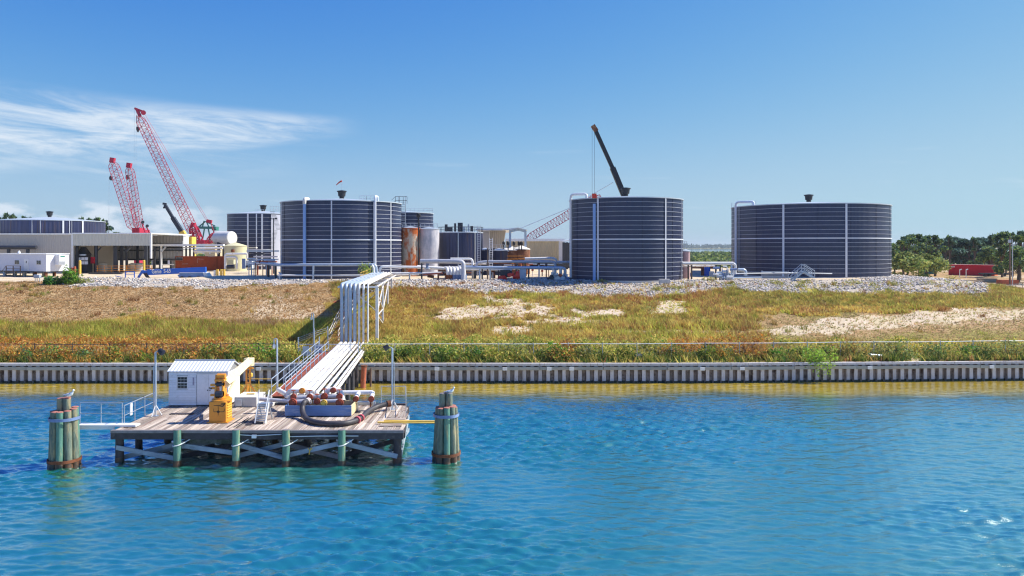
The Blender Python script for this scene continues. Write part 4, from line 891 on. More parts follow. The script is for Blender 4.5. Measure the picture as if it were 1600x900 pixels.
# ================================================================ PIPE TRESTLE AND RACK
tr = thing('pipe_trestle', 'white pipes on a timber trestle from the platform to the bank', 'pipe trestle', (-15, 65, 0))
dx_ = -.096
def tx(x0, y): return x0+dx_*(y-54.5)
PX0 = [-15.66+.47*i for i in range(7)]
RAD = [.185, .185, .185, .185, .12, .12, .10]
for i, (x0, r) in enumerate(zip(PX0, RAD)):
    yv = 83.0; zt = 8.9; ye = 126.0
    m = 'whitepipe' if i < 4 or i == 6 else 'whiterust'
    a = Vector((tx(x0, 53.3), 53.3, 2.72)); b = Vector((tx(x0, 79), 79, 2.62)); c = Vector((tx(x0, yv), yv, 2.62)); d = Vector((tx(x0, yv), yv, zt)); e = Vector((tx(x0, yv)-.10*(ye-yv)*.98, ye, zt-.25))
    MB().rtube([a, b, c], r, .6, 12).build('pipe', M[m], tr)
    MB().rtube([c-Vector((0, .0, 0)), c+Vector((0, 0, .3)), d, e], r, .55, 12).build('riser_pipe', M['galvp'] if i < 4 else M['whitepipe'], tr)
    for yc_ in (57.5+.5*(i % 2), 63.6, 69.8+.4*(i % 2), 75.5):
        q = a.lerp(b, (yc_-53.3)/25.7); MB().tube([q-Vector((0, .05, 0)), q+Vector((0, .05, 0))], r*1.16, 12).build('pipe_coupling', M['whiterust'], tr)
    for yc_ in (90., 100., 112.):
        q = d.lerp(e, (yc_-83)/(ye-83)); MB().tube([q-Vector((0, .07, 0)), q+Vector((0, .07, 0))], r*1.2, 12).build('pipe_coupling', M['whiterust'], tr)
    MB().rtube([e, e+Vector((-.25, 2.2, 0)), e+Vector((-.25, 2.2, -1.1))], r, .5, 10).build('end_pipe', M['whitepipe'], tr)
for y in np.arange(54.5, 82, 3.3):
    xa, xb = tx(-17.3, y), tx(-12.5, y)
    MB().bx(xa, xb, y-.13, y+.13, 2.10, 2.40).build('cross_beam', M['timber'], tr, False)
    for xx in (xa+.3, xb-.3):
        if y < 74: MB().tube([(xx, y, -1.5), (xx, y, 2.1)], [.2, .18], 10).build('pile', M['timber'], tr)
    if y < 72: MB().bar((xa+.3, y+.15, .3), (xb-.3, y+.15, 1.9), .08, .2).build('cross_brace', M['brace'], tr, False)
for x0, m in ((-12.62, 'whiterust'), (-15.98, 'rust')):
    MB().bar((tx(x0, 53.3), 53.3, 2.56), (tx(x0, 81), 81, 2.50), .12, .22).build('edge_beam', M[m], tr, False)
# walkway with grating and handrails
wk = thing('access_walkway', 'rusty grated walkway with grey handrails beside the white pipes', 'walkway', (-16.5, 64, 2.3))
gm = MB().bx(-.42, .42, -.11, .11, -.03, .03).mesh('grating_plank', M['rustred'], smooth=False)
for k in range(74):
    y = 54.0+k*.30; inst('grating_plank', gm, wk, (tx(-16.5, y), y, 2.50), rot=(0, 0, random.uniform(-.03, .03)))
for sx in (-16.96, -16.03): MB().bar((tx(sx, 53.7), 53.7, 2.44), (tx(sx, 77), 77, 2.44), .08, .18).build('side_channel', M['whiterust'], wk, False)
for sx in (-17.0, -16.02):
    railing(wk, [(tx(sx, 54.2), 54.2, 2.5), (tx(sx, 75.5), 75.5, 2.5)], 1.15, 11, m='galvp', r=.032)
# tall rack up the bank
rk = thing('pipe_rack', 'white steel pipe rack on tall columns climbing the bank', 'pipe rack', (-17, 100, 4))
for j, y in enumerate((83.6, 93.5, 104, 114)):
    xl = tx(PX0[0], 83)-.10*(y-83)-.4; xr = tx(PX0[-1], 83)-.10*(y-83)+.95-.05*j; zb = 8.62-.0058*(y-83)
    for xx in ((xl, xr) if j else (xr,)):
        MB().bar((xx, y, ground(xx, y)-.5), (xx, y, zb), .30 if j == 0 else .22).build('column', M['whitepipe'], rk, False)
    MB().bx(xl-.1, xr+.15, y-.12, y+.12, zb-.14, zb+.06).build('cap_beam', M['whitepipe'], rk, False)
    if j: MB().bar((xl, y, ground(xl, y)+.8), (xr, y, zb-.5), .09).bar((xr, y, ground(xr, y)+.8), (xl, y, zb-.5), .09).build('sway_brace', M['whiterust'], rk, False)
for (ya, za), (yb, zb) in (((83.6, 5.6), (93.5, 8.2)), ((83.6, 5.5), (93.5, 3.6)), ((83.6, 7.9), (93.5, 5.4)), ((93.5, 5.2), (104, 8.2)), ((83.6, 5.4), (93.5, 5.4))):
    f = lambda y: tx(PX0[-1], 83)-.10*(y-83)+.93; MB().bar((f(ya), ya, za), (f(yb), yb, zb), .11).build('side_brace', M['whiterust'], rk, False)
for s in (0, 1):
    f = lambda y: (tx(PX0[0], 83)-.4 if s == 0 else tx(PX0[-1], 83)+.9)-.10*(y-83); MB().bar((f(83.6), 83.6, 8.60), (f(125), 125, 8.35), .12, .16).build('stringer', M['whitepipe'], rk, False)
rlp = [(tx(PX0[0], 83)-.45-.10*(y-83), y, 8.35) for y in (108, 125)]; railing(rk, rlp, .95, 8, m='yellow', r=.03)
# slope stairs
stt = thing('bank_stairs', 'rusty steel stairs with pale rails climbing the bank left of the risers', 'stairs', (-20, 95, 3))
sy = np.arange(84.5, 112, .62); stx = lambda y: -19.7-.105*(y-85)
tmesh = MB().bx(-.48, .48, -.17, .17, -.03, .03).mesh('stair_tread', M['rustred'], smooth=False)
for y in sy: inst('stair_tread', tmesh, stt, (stx(y), y, ground(stx(y), y)+.42))
for s in (-.52, .52):
    MB().tube([(stx(y)+s, y, ground(stx(y), y)+.40) for y in sy[::3]], .07, 4).build('stringer', M['whiterust'], stt, False)
    railing(stt, [(stx(y)+s, y, ground(stx(y), y)+.4) for y in sy[::4]], 1.05, 13, m='whiterust', r=.032)
# old timbers on the slope
for k, (a, b) in enumerate(((( -24.5, 104), (-21.5, 112)), ((-22.6, 102), (-20.9, 113)))):
    solo('timber_baulk', MB().bar((*a[0:2], ground(*a)+.12), (*b, ground(*b)+.12), .22, .18), M['rustred'], ['upper rusty rail lying on the bank beside the stairs', 'lower rusty rail lying on the bank beside the stairs'][k], 'rail', 'rusty rails on the bank', False)
# gate with signs
gt = thing('security_gate', 'galvanised chain link gate with sign boards across the walkway', 'gate', (-19.5, 75.6, 2))
gy = 75.6; gxp = [466, 491, 499, 547, 560]; gz0 = ground(-19, gy)
tops = {466: 527, 491: 513, 499: 526, 547: 530, 560: 533}
for px in gxp: MB().tube([(X(px, gy), gy, gz0-.3), (X(px, gy), gy, Z(tops[px], gy))], .055, 8).build('gate_post', M['galvp'], gt)
MB().tube([(X(512, 82), 82, 2), (X(512, 82), 82, Z(510, 82))], .05, 8).build('gate_post', M['galvp'], gt)
for za in (Z(538, gy), Z(564, gy)): MB().tube([(X(466, gy), gy, za), (X(560, gy), gy, za)], .03, 6).build('gate_rail', M['galvp'], gt)
wmb = MB()
for k in range(26):
    a = 466+k*3.6
    for s in (1, -1): 
        p, q = P(a, 537 if s > 0 else 565, gy), P(min(a+14, 560), 565 if s > 0 else 537, gy); wmb.add([p, p+Vector((.014, 0, 0)), q+Vector((.014, 0, 0)), q], [(0,1,2,3)])
wmb.build('wire_mesh', M['galv'], gt, False)['kind'] = 'stuff'
for k in range(3): MB().tube([P(466, 528+3*k, gy), P(492, 518+3*k, gy), P(512, 512+3*k, 82)], .014, 4).build('barbed_wire', M['galv'], gt)
for a, b, c, d in ((473, 541, 483, 549), (471, 549, 485, 556)): MB().bx(X(a, gy), X(b and c, gy), gy-.06, gy-.03, Z(d, gy), Z(b, gy)).build('sign_board', M['white'], gt, False)
for b, d in ((539, 546), (546.6, 557)):
    s = MB().bx(X(493, gy), X(504, gy), gy-.06, gy-.03, Z(d, gy), Z(b, gy)).build('sign_board', M['white'] if b < 546 else M['galvp'], gt, False)
    if b < 546: MB().bx(X(494.5, gy), X(502.5, gy), gy-.066, gy-.061, Z(544, gy), Z(541.5, gy)).build('sign_print', M['band'], s, False)
for px in (468, 488): MB().bx(X(px, gy)-.12, X(px, gy)+.12, gy-.18, gy-.06, Z(548, gy), Z(543, gy)).build('lock_box', M['galv'], gt, False)
# rusty fender pile and debris under the trestle
fx = X(568, 70.6)
fp = thing('fender_pile', 'rust red steel tube pile standing in the water beside the trestle', 'pile', (fx, 70.6, 0))
MB().tube([(fx-.12, 70.6, -1), (fx+.05, 70.6, 2.05)], .24, 14).build('tube', M['rustred'], fp)
MB().lathe((fx+.05, 70.6, 1.95), [(.30, 0), (.30, .12)], 14).build('flange', M['rust'], fp)
MB().bar((fx+.55, 71.2, -1), (fx+.55, 71.2, 1.7), .16).build('side_post', M['wood'], fp, False)
MB().bar((fx-1.6, 71.3, 1.95), (fx+.9, 71.3, 1.95), .12, .12).build('top_beam', M['brace'], fp, False)
for k, (a, b) in enumerate((((532, 583), (560, 583)), ((535, 587), (558, 581)), ((533, 596), (541, 583)))):
    solo('driftwood_log', MB().tube([P(a[0], a[1], 71.4), P(b[0], b[1], 71.9)], [.16, .12], 8), M['log'], ['pale straight driftwood log under the trestle end', 'pale tilted driftwood log lying across the others', 'short upright driftwood stub under the trestle end'][k], 'log', 'driftwood under the trestle')
for k, (a, b) in enumerate((((1328, 583-20), (1342, 549)), ((1241, 566), (1252, 559)))):
    solo('leaning_timber', MB().bar(P(a[0], a[1], 75.9), P(b[0], b[1], 76.6), .14, .14), M['log'], ['grey timber leaning against the fence right of the green vine', 'short timber leaning on the fence left of the green vine'][k], 'timber', None, False)
solo('pale_pipe_length', MB().tube([(X(1358, 75.6), 75.6, 2.25), (X(1402, 76.4), 76.4, 2.0)], [.22, .10], 10), M['galvp'], 'pale tapering pipe lying on the seawall edge at the right', 'pipe')
bn = thing('dumped_pipe', 'short dark culvert pipe lying in the weeds on the bank edge', 'pipe', (X(997, 75), 75, 2)); MB().tube([(X(992, 75.3), 75.3, 2.15), (X(1002, 75.3), 75.5, 2.2)], .28, 14).build('barrel', M['dark'], bn)

# ================================================================ STORAGE TANKS
def ang_for_px(cx, cy, Rr, px):
    best = None
    for a in np.linspace(-1.45, 1.45, 600):
        x = cx+Rr*math.sin(a); y = cy-Rr*math.cos(a); q = 800+x*FPX/y; e = abs(q-px)
        if best is None or e < best[0]: best = (e, a)
    return best[1]
def tank(name, label, cat, pxl, pxr, yf, z0, z1, nr, battens, mat='navy', thick=8, cone=.9, vent=True, rings=True, group=None, railing_px=None, venty=None):
    a1, a2 = math.atan((pxl-800)/FPX), math.atan((pxr-800)/FPX); am, ah = (a1+a2)/2, (a2-a1)/2
    dc = yf/(math.cos(am)-math.sin(ah)); cx, cy, Rr = dc*math.sin(am), dc*math.cos(am), dc*math.sin(ah)     # circle touching both sight lines
    t = thing(name, label, cat, (cx, cy, z0), group); h = (z1-z0)/nr; c = (cx, cy, z0)
    vz = []
    course = MB().lathe((0, 0, 0), [(Rr, 0), (Rr-.012, h)], 96, False).mesh('cladding_course', M[mat])
    rg = MB().lathe((0, 0, 0), [(Rr+.0, -.024), (Rr+.04, -.024), (Rr+.04, .024), (Rr, .024)], 96, False).mesh('hoop', M['ring'])
    if rings:
        for k in range(nr):
            inst('cladding_course', course, t, (cx, cy, z0+k*h))
            if k and k != thick: inst('hoop', rg, t, (cx, cy, z0+k*h))
        MB().lathe((cx, cy, z0+thick*h), [(Rr, -.09), (Rr+.09, -.09), (Rr+.09, .09), (Rr, .09)], 96, False).build('wind_girder', M['batten'], t)
    else: MB().lathe(c, [(Rr, 0), (Rr, z1-z0)], 96, False).build('wall', M[mat], t)
    MB().lathe((cx, cy, z0), [(Rr, -.25), (Rr+.14, -.25), (Rr+.14, .06), (Rr, .06)], 96, False).build('base_curb', M['slab'], t)
    MB().lathe((cx, cy, z1), [(Rr+.14, -.10), (Rr+.14, .06), (Rr*.5, cone*.55), (.01, cone)], 96, False).lathe((cx, cy, z1-.10), [(Rr-.02, 0), (Rr+.14, 0)], 96, False).build('roof', M['tankroof'], t)
    if vent:
        MB().lathe((cx, cy, z1+cone-.05), [(.42, 0), (.42, .35), (.62, .45), (.70, 1.15), (.85, 1.2), (.85, 1.38), (.2, 1.5)], 16).build('roof_vent', M['black'], t)
    if rings:
        sm_ = MB().bx(-.025, .025, -.03, .0, 0, z1-z0-.12).mesh('lap_seam', M['navyseam'], smooth=False); ns = int(2*math.pi*Rr/5.4)
        for k in range(ns):
            a = 2*math.pi*k/ns+.13
            if abs(math.atan2(math.sin(a-am*-1), math.cos(a-am*-1))) < 1.7: inst('lap_seam', sm_, t, (cx+(Rr+.004)*math.sin(a), cy-(Rr+.004)*math.cos(a), z0), rot=(0, 0, a))
    for px, w_ in battens:
        a = ang_for_px(cx, cy, Rr, px); ww = w_/Rr/2; MB().arc(c, Rr+.051, Rr+.115, 0, z1-z0-.11, a-ww, a+ww, 2).build('batten', M['batten'], t, False)
    return t, cx, cy, Rr
def on(cx, cy, r, a, z): return Vector((cx+r*math.sin(a), cy-r*math.cos(a), z))
T1, c1x, c1y, R1 = tank('storage_tank', 'navy ribbed storage tank with a windsock behind the pipe rack', 'tank', 438, 627, 125, 7.65, 20.55, 18, [(441, .12), (518, .20), (584.5, .36), (610, .16)], thick=9, group='large navy storage tanks')
T2, c2x, c2y, R2 = tank('storage_tank', 'navy ribbed storage tank with a black crane boom rising behind it', 'tank', 890, 1067, 118.9, 7.6, 20.65, 18, [(891.5, .3), (934.7, .30), (1039.5, .22), (1064.5, .10)], thick=9, group='large navy storage tanks', cone=.75)
T3, c3x, c3y, R3 = tank('storage_tank', 'widest navy storage tank with crossover stairs at its foot', 'tank', 1143, 1393, 131, 7.7, 20.4, 17, [(1155.4, .12), (1224, .34), (1322, .34), (1389, .14)], thick=9, group='large navy storage tanks', cone=1.0)
T4, c4x, c4y, R4 = tank('storage_tank', 'smaller navy tank far behind the cream tank, left of the windsock tank', 'tank', 355, 466, 176, 7.65, 20.6, 14, [(387.5, .35), (401, .25), (409.5, .38)], thick=5, group='large navy storage tanks')
T5, c5x, c5y, R5 = tank('storage_tank', 'broad dark tank with vertical cladding behind the beige warehouse', 'tank', -16, 165, 178, 7.65, 19.2, 6, [(98.5, .35), (129, .35), (50, .08), (63, .08), (108, .1), (112, .06)], mat='navyv', rings=False, cone=1.1, group='large navy storage tanks')
T6, c6x, c6y, R6 = tank('storage_tank', 'dark blue tank half hidden behind the windsock tank and rusty tank', 'tank', 596, 677, 160, 7.65, 20.1, 17, [(653.5, .2)], thick=9, vent=False, group='large navy storage tanks', cone=.5)
# downpipes and gooseneck fill pipes
a = ang_for_px(c1x, c1y, R1+.4, 476); MB().tube([on(c1x, c1y, R1+.4, a, 7.65), on(c1x, c1y, R1+.4, a, 20.0)], .27, 12).build('downpipe', M['bluepipe'], T1)
MB().rtube([on(c1x, c1y, R1+.4, a, 19.9), on(c1x, c1y, R1+.4, a, 20.75), on(c1x, c1y, R1-.6, a, 20.75)], .30, .3, 10).build('overflow_head', M['whiterust'], T1)
a = ang_for_px(c2x, c2y, R2+.4, 928.5); MB().tube([on(c2x, c2y, R2+.4, a, 7.65), on(c2x, c2y, R2+.4, a, 19.7)], .24, 12).build('downpipe', M['bluepipe'], T2)
MB().bx(on(c2x, c2y, R2+.4, a, 0).x-.35, on(c2x, c2y, R2+.4, a, 0).x+.35, on(c2x, c2y, R2+.4, a, 0).y-.1, on(c2x, c2y, R2+.4, a, 0).y+.4, 20.6, 21.3).build('gauge_box', M['redbright'], T2, False)
def goose(T, cx, cy, Rr, px, zt, m='whitepipe', r=.22):
    a = ang_for_px(cx, cy, Rr, px); MB().rtube([on(cx, cy, Rr+.35, a, 7.4), on(cx, cy, Rr+.35, a, zt), on(cx, cy, Rr-1.6, a+.22, zt), on(cx, cy, Rr-1.6, a+.22, zt-.8)], r, .6, 10).build('fill_pipe', M[m], T)
goose(T2, c2x, c2y, R2, 895, 21.5); goose(T3, c3x, c3y, R3, 1149.5, 21.2, 'batten', .24); goose(T1, c1x, c1y, R1, 584.5, 21.4, 'batten', .17)
def topguard(T, px0, px1, y, z, h=1.0, n=3):
    for k in range(n+1):
        x_ = X(px0+(px1-px0)*k/n, y); MB().tube([(x_, y, z), (x_, y, z+h)], .035, 5).build('guard_post', M['galv'], T)
    for q in (.5, 1): MB().tube([(X(px0, y), y, z+h*q), (X(px1, y), y, z+h*q)], .03, 5).build('guard_rail', M['galv'], T)
topguard(T1, 562, 573, 132, 20.7); topguard(T1, 573, 584, 132, 20.7, n=2); topguard(T2, 915, 922, 124, 20.7, .8, 1); topguard(T3, 1174, 1181, 142, 20.5, .8, 1); topguard(T3, 1143, 1149, 144, 20.4, .7, 1); topguard(T6, 634, 676, 163, 20.2, .8, 6)
topguard(T4, 400, 412, 183, 20.9, .9, 3)
# windsock
v = Vector((c1x, c1y, 22.8)); MB().tube([v, v+Vector((0, 0, 1.8))], .03, 5).build('windsock_pole', M['galv'], T1); MB().tube([v+Vector((0, 0, 1.75)), v+Vector((-.45, 0, 1.5)), v+Vector((-1.0, 0, 1.0))], [.16, .12, .06], 8).build('windsock', M['sock'], T1)
# stair tower behind tank 1
stw = thing('tank_stairway', 'thin steel access stair rising at the right shoulder of the windsock tank', 'stairs', (X(626, 138), 138, 7.65))
for k in range(16):
    z = 16.+k*.32; MB().bx(X(624+k*.25, 138), X(633, 138), 137.6, 138.0, z, z+.06).build('stair_tread', M['galv'], stw, False)
for px in (623, 634): MB().tube([(X(px, 138), 137.6, 7.65), (X(px, 138), 137.6, 22.0)], .06, 6).build('post', M['galv'], stw)
for z in (21.2, 21.9): MB().tube([(X(612, 136), 136, z-.7), (X(618, 137), 137, z), (X(636, 137.5), 137.5, z)], .04, 6).build('guard_rail', M['dark'], stw)
for px in (618, 624, 630, 636): MB().tube([(X(px, 137.5), 137.5, 20.6), (X(px, 137.5), 137.5, 21.9)], .04, 5).build('guard_post', M['dark'], stw)
# bare pale wall strip with ladder on tank 4
a0, a1 = ang_for_px(c4x, c4y, R4+.05, 423.5), ang_for_px(c4x, c4y, R4+.05, 440); MB().arc((c4x, c4y, 7.65), R4+.06, R4+.16, 0, 12.7, a0, a1, 8).build('bare_wall_strip', M['trailer'], T4, False)
ld = MB()
for k in range(30): p = P(424+k*.45 if k < 15 else 436-(k-15)*.7, 389-k*2.0, 174); ld.bx(p.x-.5, p.x+.5, 173.7, 174, p.z, p.z+.06)
ld.build('stair_treads', M['dark'], T4, False)['kind'] = 'stuff'
topguard(T4, 423, 436, 176, 20.6, 1.6, 3)
# ---- small tanks in the middle
def vessel(label, pxc, yf, Rr, ztop, m, cone=.35, name='process_tank', z0=7.6, rail=False, grp=None):
    cy = yf+Rr; cx = X(pxc, cy); t = thing(name, label, 'tank', (cx, cy, z0), grp); MB().lathe((cx, cy, z0), [(Rr, 0), (Rr, ztop-z0)], 40, False).build('shell', M[m], t)
    MB().lathe((cx, cy, ztop), [(Rr+.06, -.12), (Rr+.06, .02), (.05, cone)], 40).build('roof', M['tankroof'] if m not in ('brown', 'ctank', 'wtank') else (M['ctank'] if m == 'ctank' else M['wtank']), t)
    if rail:
        n = max(8, int(Rr*5)); MB().tube([(cx+Rr*math.cos(q), cy+Rr*math.sin(q), ztop+1.0) for q in np.linspace(0, 2*math.pi, 33)], .035, 5).build('guard_rail', M['dark'], t)
        MB().tube([(cx+Rr*math.cos(q), cy+Rr*math.sin(q), ztop+.5) for q in np.linspace(0, 2*math.pi, 33)], .03, 5).build('guard_rail', M['dark'], t)
        for q in np.linspace(0, 2*math.pi, n+1)[:-1]: MB().tube([(cx+Rr*math.cos(q), cy+Rr*math.sin(q), ztop), (cx+Rr*math.cos(q), cy+Rr*math.sin(q), ztop+1.0)], .035, 5).build('guard_post', M['dark'], t)
    return t, cx, cy
V1, vx, vy = vessel('white tank streaked with orange rust beside the windsock tank', 641, 137, 1.72, 16.3, 'rustank')
MB().lathe((vx, vy, 16.15), [(1.80, 0), (1.80, .2)], 40, False).build('rusty_rim', M['rustred'], V1); topguard(V1, 629, 653, 138, 16.4, .7, 4)
V2, vx, vy = vessel('stained pale tank right of the rust streaked tank', 670.5, 138, 1.85, 16.2, 'paletank'); topguard(V2, 657, 684, 139, 16.3, .8, 4)
MB().tube([(X(654, 137), 137, 7.6), (X(654, 137), 137, 18.3)], .12, 8).build('stack_pipe', M['black'], V2); MB().lathe((X(654, 137), 137, 18.2), [(.3, 0), (.42, .3), (.3, .7)], 12).build('stack_cap', M['black'], V2)
V3, vx, vy = vessel('dark round tank with vertical ribs and a railed top', 720, 140, 4.15, 15.6, 'navyv', rail=True)
for px, w_ in ((716, .14), (742, .2)): a = ang_for_px(vx, vy, 4.15, px); MB().arc((vx, vy, 7.6), 4.16, 4.22, 0, 7.9, a-w_/8, a+w_/8, 1).build('batten', M['galv'], V3, False)
for px, hh, ww in ((697, 1.3, .5), (703, .8, .9), (711, 1.5, .35), (719, 1.6, .9), (724, .9, .7), (732, 1.3, .3), (737, 1.0, .5)): MB().bx(X(px, 141)-ww/2, X(px, 141)+ww/2, 141, 141.6, 15.75, 15.75+hh).build('top_equipment', M['dark'] if px % 2 else M['galv'], V3, False)
ldd = MB(); 
for s in (746, 750.5): ldd.tube([(X(s, 139.6), 139.6, 7.6), (X(s, 139.6), 139.6, 16.8)], .05, 5)
for k in range(28): ldd.tube([(X(746, 139.6), 139.6, 7.8+k*.32), (X(750.5, 139.6), 139.6, 7.8+k*.32)], .03, 4)
ldd.build('cage_ladder', M['galv'], V3)
V4, vx, vy = vessel('short navy tank with a ladder behind the wooden pole', 758, 143, 1.1, 12.4, 'navyv', grp=None)
V5, vx, vy = vessel('short navy tank left of the rusty brown vessels', 780, 143, 1.6, 12.3, 'navyv'); topguard(V5, 764, 788, 143, 12.4, .9, 4)
lad = MB()
for s in (764.5, 769.5): lad.tube([(X(s, 142.5), 142.5, 7.6), (X(s, 142.5), 142.5, 14.6)], .06, 5)
for k in range(20): lad.tube([(X(764.5, 142.5), 142.5, 7.8+k*.34), (X(769.5, 142.5), 142.5, 7.8+k*.34)], .045, 4)
lad.build('ladder', M['batten'], V5)
for k, (px, r) in enumerate(((790.5, 1.5), (800, 1.9), (814.5, 1.7))): vessel(['leftmost brown rusty vessel under the canopy frame', 'middle brown rusty vessel with a pale cone top', 'right brown rusty vessel with a pale cone top'][k], px, 147, r, 12.1+.2*k, 'brown', .7, 'rusty_vessel', grp='brown rusty vessels')
for k, px in enumerate((787, 794, 803, 811, 815)): solo('vent_stack', MB().lathe((X(px, 146.5), 146.5, 12.3), [(.10, 0), (.10, .9), (.28, 1.0), (.28, 1.5), (.1, 1.7)], 8), M['black'], ['black vent on the leftmost rusty vessel', 'black vent between the first two rusty vessels', 'black vent over the middle rusty vessel', 'black vent just left of the canopy post', 'rightmost black vent over the rusty vessels'][k], 'vent', 'black vents over the rusty vessels')
for k, (px, y, r, zt, m, lab) in enumerate(((738, 146, 1.0, 13.6, 'paletank', 'slim pale tank at the right edge of the dark railed tank'), (692, 150, 1.3, 14.0, 'rustank', 'rusty tank peeking over the stained pale tank'))): vessel(lab, px, y, r, zt, m)
ow = MB()
for px in (792, 797, 803, 808, 814, 819): ow.bar(P(px, 404, 144), P(px, 409.5, 144), .12)
ow.bar(P(788, 400, 144), P(820, 400, 144), .12).bar(P(790, 405, 144), P(820, 404, 144), .12); solo('orange_guard_frame', ow, M['orange'], 'orange guard frame in front of the rusty vessels', 'frame', None, False)
# ================================================================ BUILDINGS
def zg(x, y): return ground(x, y)
wh = thing('warehouse', 'long beige metal warehouse with an open loading canopy at its right', 'building', (-110, 160, 7.6))
MB().bx(-150, X(113, 153)-.02, 153, 178, 7.4, 15.5).build('wall', M['beige'], wh, False)
MB().add([(-151, 152.7, 15.55), (X(113, 152.7), 152.7, 15.55), (X(113, 152.7)+2, 178, 16.0), (-151, 178, 16.0)], [(0,1,2,3)]).bx(-151, X(113, 153)+.1, 152.75, 153.0, 15.35, 15.6).build('roof', M['roofwhite'], wh, False)
fx0, fx1 = X(113, 153), X(236, 153)
MB().bx(fx0+.01, fx1, 152.9, 153.2, 13.15, 15.45).build('canopy_fascia', M['beigel'], wh, False)
MB().bx(fx1-.18, fx1+.12, 152.85, 153.25, 10.6, 15.45).build('corner_trim', M['white'], wh, False)
MB().bx(fx0-.12, fx0+.2, 152.84, 153.25, 7.6, 15.45).build('corner_trim', M['white'], wh, False)
MB().bx(fx0, fx1+.15, 152.8, 172, 15.46, 15.7).build('canopy_roof', M['roofwhite'], wh, False)
MB().bx(fx0, fx1-1, 170, 170.3, 9.9, 15.4).build('back_wall', M['greywall'], wh, False)
for z in (10.0, 12.0, 13.3): MB().bx(fx0, fx1-1, 169.75, 169.95, z, z+.25).build('girt', M['dark'], wh, False)
for px, y, w_ in ((150, 158, .5), (151, 153.6, .3), (181, 155, .75), (190, 160, .55), (198, 158, .35), (228, 155, .6), (232, 165, .4), (121, 154, .35), (140, 160, .6), (215, 168, .4)):
    MB().bx(X(px, y)-w_/2, X(px, y)+w_/2, y-.25, y+.25, 7.6, 15.4).build('column', M['dark'], wh, False)
for a, b in ((151, 158), (198, 204), (198, 192)): MB().bar(P(a, 393, 153.8), P(b, 386.5, 153.8), .22).build('knee_brace', M['dark'], wh, False)
# wall-mounted long pipe on the warehouse
wp = thing('roof_duct', 'dark horizontal duct on stub legs along the beige warehouse wall', 'duct', (-92, 152, 11)); MB().tube([(-130, 151.6, Z(386.5, 151.6)), (X(57, 151.6), 151.6, Z(386.5, 151.6))], .38, 10).build('duct', M['dark'], wp)
for px in (13, 43): MB().bx(X(px, 151.6)-.25, X(px, 151.6)+.25, 151.5, 151.9, 7.6, 12.6).build('support_leg', M['dark'], wp, False)
# machinery in the canopy bay
mc = thing('bay_machinery', 'dark pump machinery parked inside the left end of the canopy', 'machine', (X(132, 156), 156, 7.6))
MB().box((X(131, 156), 156, 9.2), (2.4, 2, 3.0)).build('body', M['dark'], mc, False, .05); MB().lathe((X(131, 156), 156, 10.7), [(1.2, 0), (1.4, .7), (.8, 1.6), (.4, 2.2)], 14).build('hood', M['dark'], mc)
MB().box((X(127, 154.5), 154.5, 11.3), (1.9, .3, .3)).build('pale_panel', M['galv'], mc, False)
for px in (123.5, 129.5, 135.0):
    for z in (9.7, 10.5): MB().box((X(px, 154.2), 154.2, z), (.62, .08, .6)).build('notice_board', M['white'], mc, False)
MB().box((X(145, 156), 156, 10.2), (.7, .4, 1.3)).build('red_white_panel', M['contred'], mc, False)
yr = thing('guard_railing', 'yellow pipe guard rail in front of the open canopy bay', 'railing', (X(190, 152), 152, 7.7))
ra, rb_ = X(150, 151.5), X(238, 151.5)
for z in (8.2, 8.7, 9.15): MB().tube([(ra, 151.5, z), (rb_, 151.5, z)], .045, 6).build('rail', M['orange'], yr)
for px in (152, 163, 174, 187, 198, 211, 224, 237): MB().tube([(X(px, 151.5), 151.5, 7.6), (X(px, 151.5), 151.5, 9.2)], .05, 6).build('rail_post', M['orange'], yr)
for k, (px, h, y) in enumerate(((125, 2.6, 149), (225, 2.6, 151), (113, 1.2, 150), (117, 1.4, 150))):
    solo('bollard', MB().lathe((X(px, y), y, 7.6), [(.22, 0), (.22, h), (.12, h+.1)], 12), M['yellow'] if k < 2 else M['rustred'], ['tall yellow bollard at the left corner of the canopy', 'tall yellow bollard at the right column of the canopy', 'leftmost short rusty post beside the white trailer', 'second short rusty post beside the white trailer'][k], 'bollard', 'bollards by the canopy')
for k, (px, c) in enumerate(((160, 'white'), (208, 'slab'), (218, 'greypipe'))): solo('stored_drum', MB().lathe((X(px, 163), 163, 7.6), [(.9, 0), (.95, .8), (.9, 1.7), (.3, 1.9)], 14), M[c], ['white drum standing inside the canopy near its left', 'pale drum at the back of the canopy bay', 'grey drum at the right back of the canopy bay'][k], 'drum', 'drums under the canopy')
solo('kerb_beam', MB().bx(X(140, 148), X(190, 148), 147.6, 148.4, 7.66, 8.0), M['dark'], 'dark low kerb beam on the ground before the canopy', 'beam', None, False)
# pipe-rack frame right of the canopy
pr = thing('pipe_bridge', 'long white pipe bridge on dark legs right of the canopy', 'pipe bridge', (X(290, 165), 165, 7.6))
MB().bx(X(237, 160), X(350, 160), 159.5, 160.5, Z(384.5, 160), Z(381.5, 160)).build('beam', M['white'], pr, False)
MB().bx(X(240, 170), X(400, 170), 170, 171, Z(388, 170), Z(386, 170)).build('beam', M['slab'], pr, False)
for px in (242, 250, 252, 285, 291, 297, 303, 349):
    yl = 160 if px < 260 else 174; MB().bx(X(px, yl)-.15, X(px, yl)+.15, yl-.2, yl+.1, 7.6, Z(384.3, yl)).build('leg', M['dark'] if px != 252 else M['white'], pr, False)
MB().bar(P(252, 394, 159.5), P(259, 385.5, 159.5), .25).build('knee_brace', M['galv'], pr, False)
MB().tube([P(303, 392.5, 168), P(345, 393, 168)], .28, 8).build('pipe', M['whitepipe'], pr); MB().tube([P(305, 388, 168), P(348, 388, 168)], .2, 8).build('pipe', M['whitepipe'], pr)
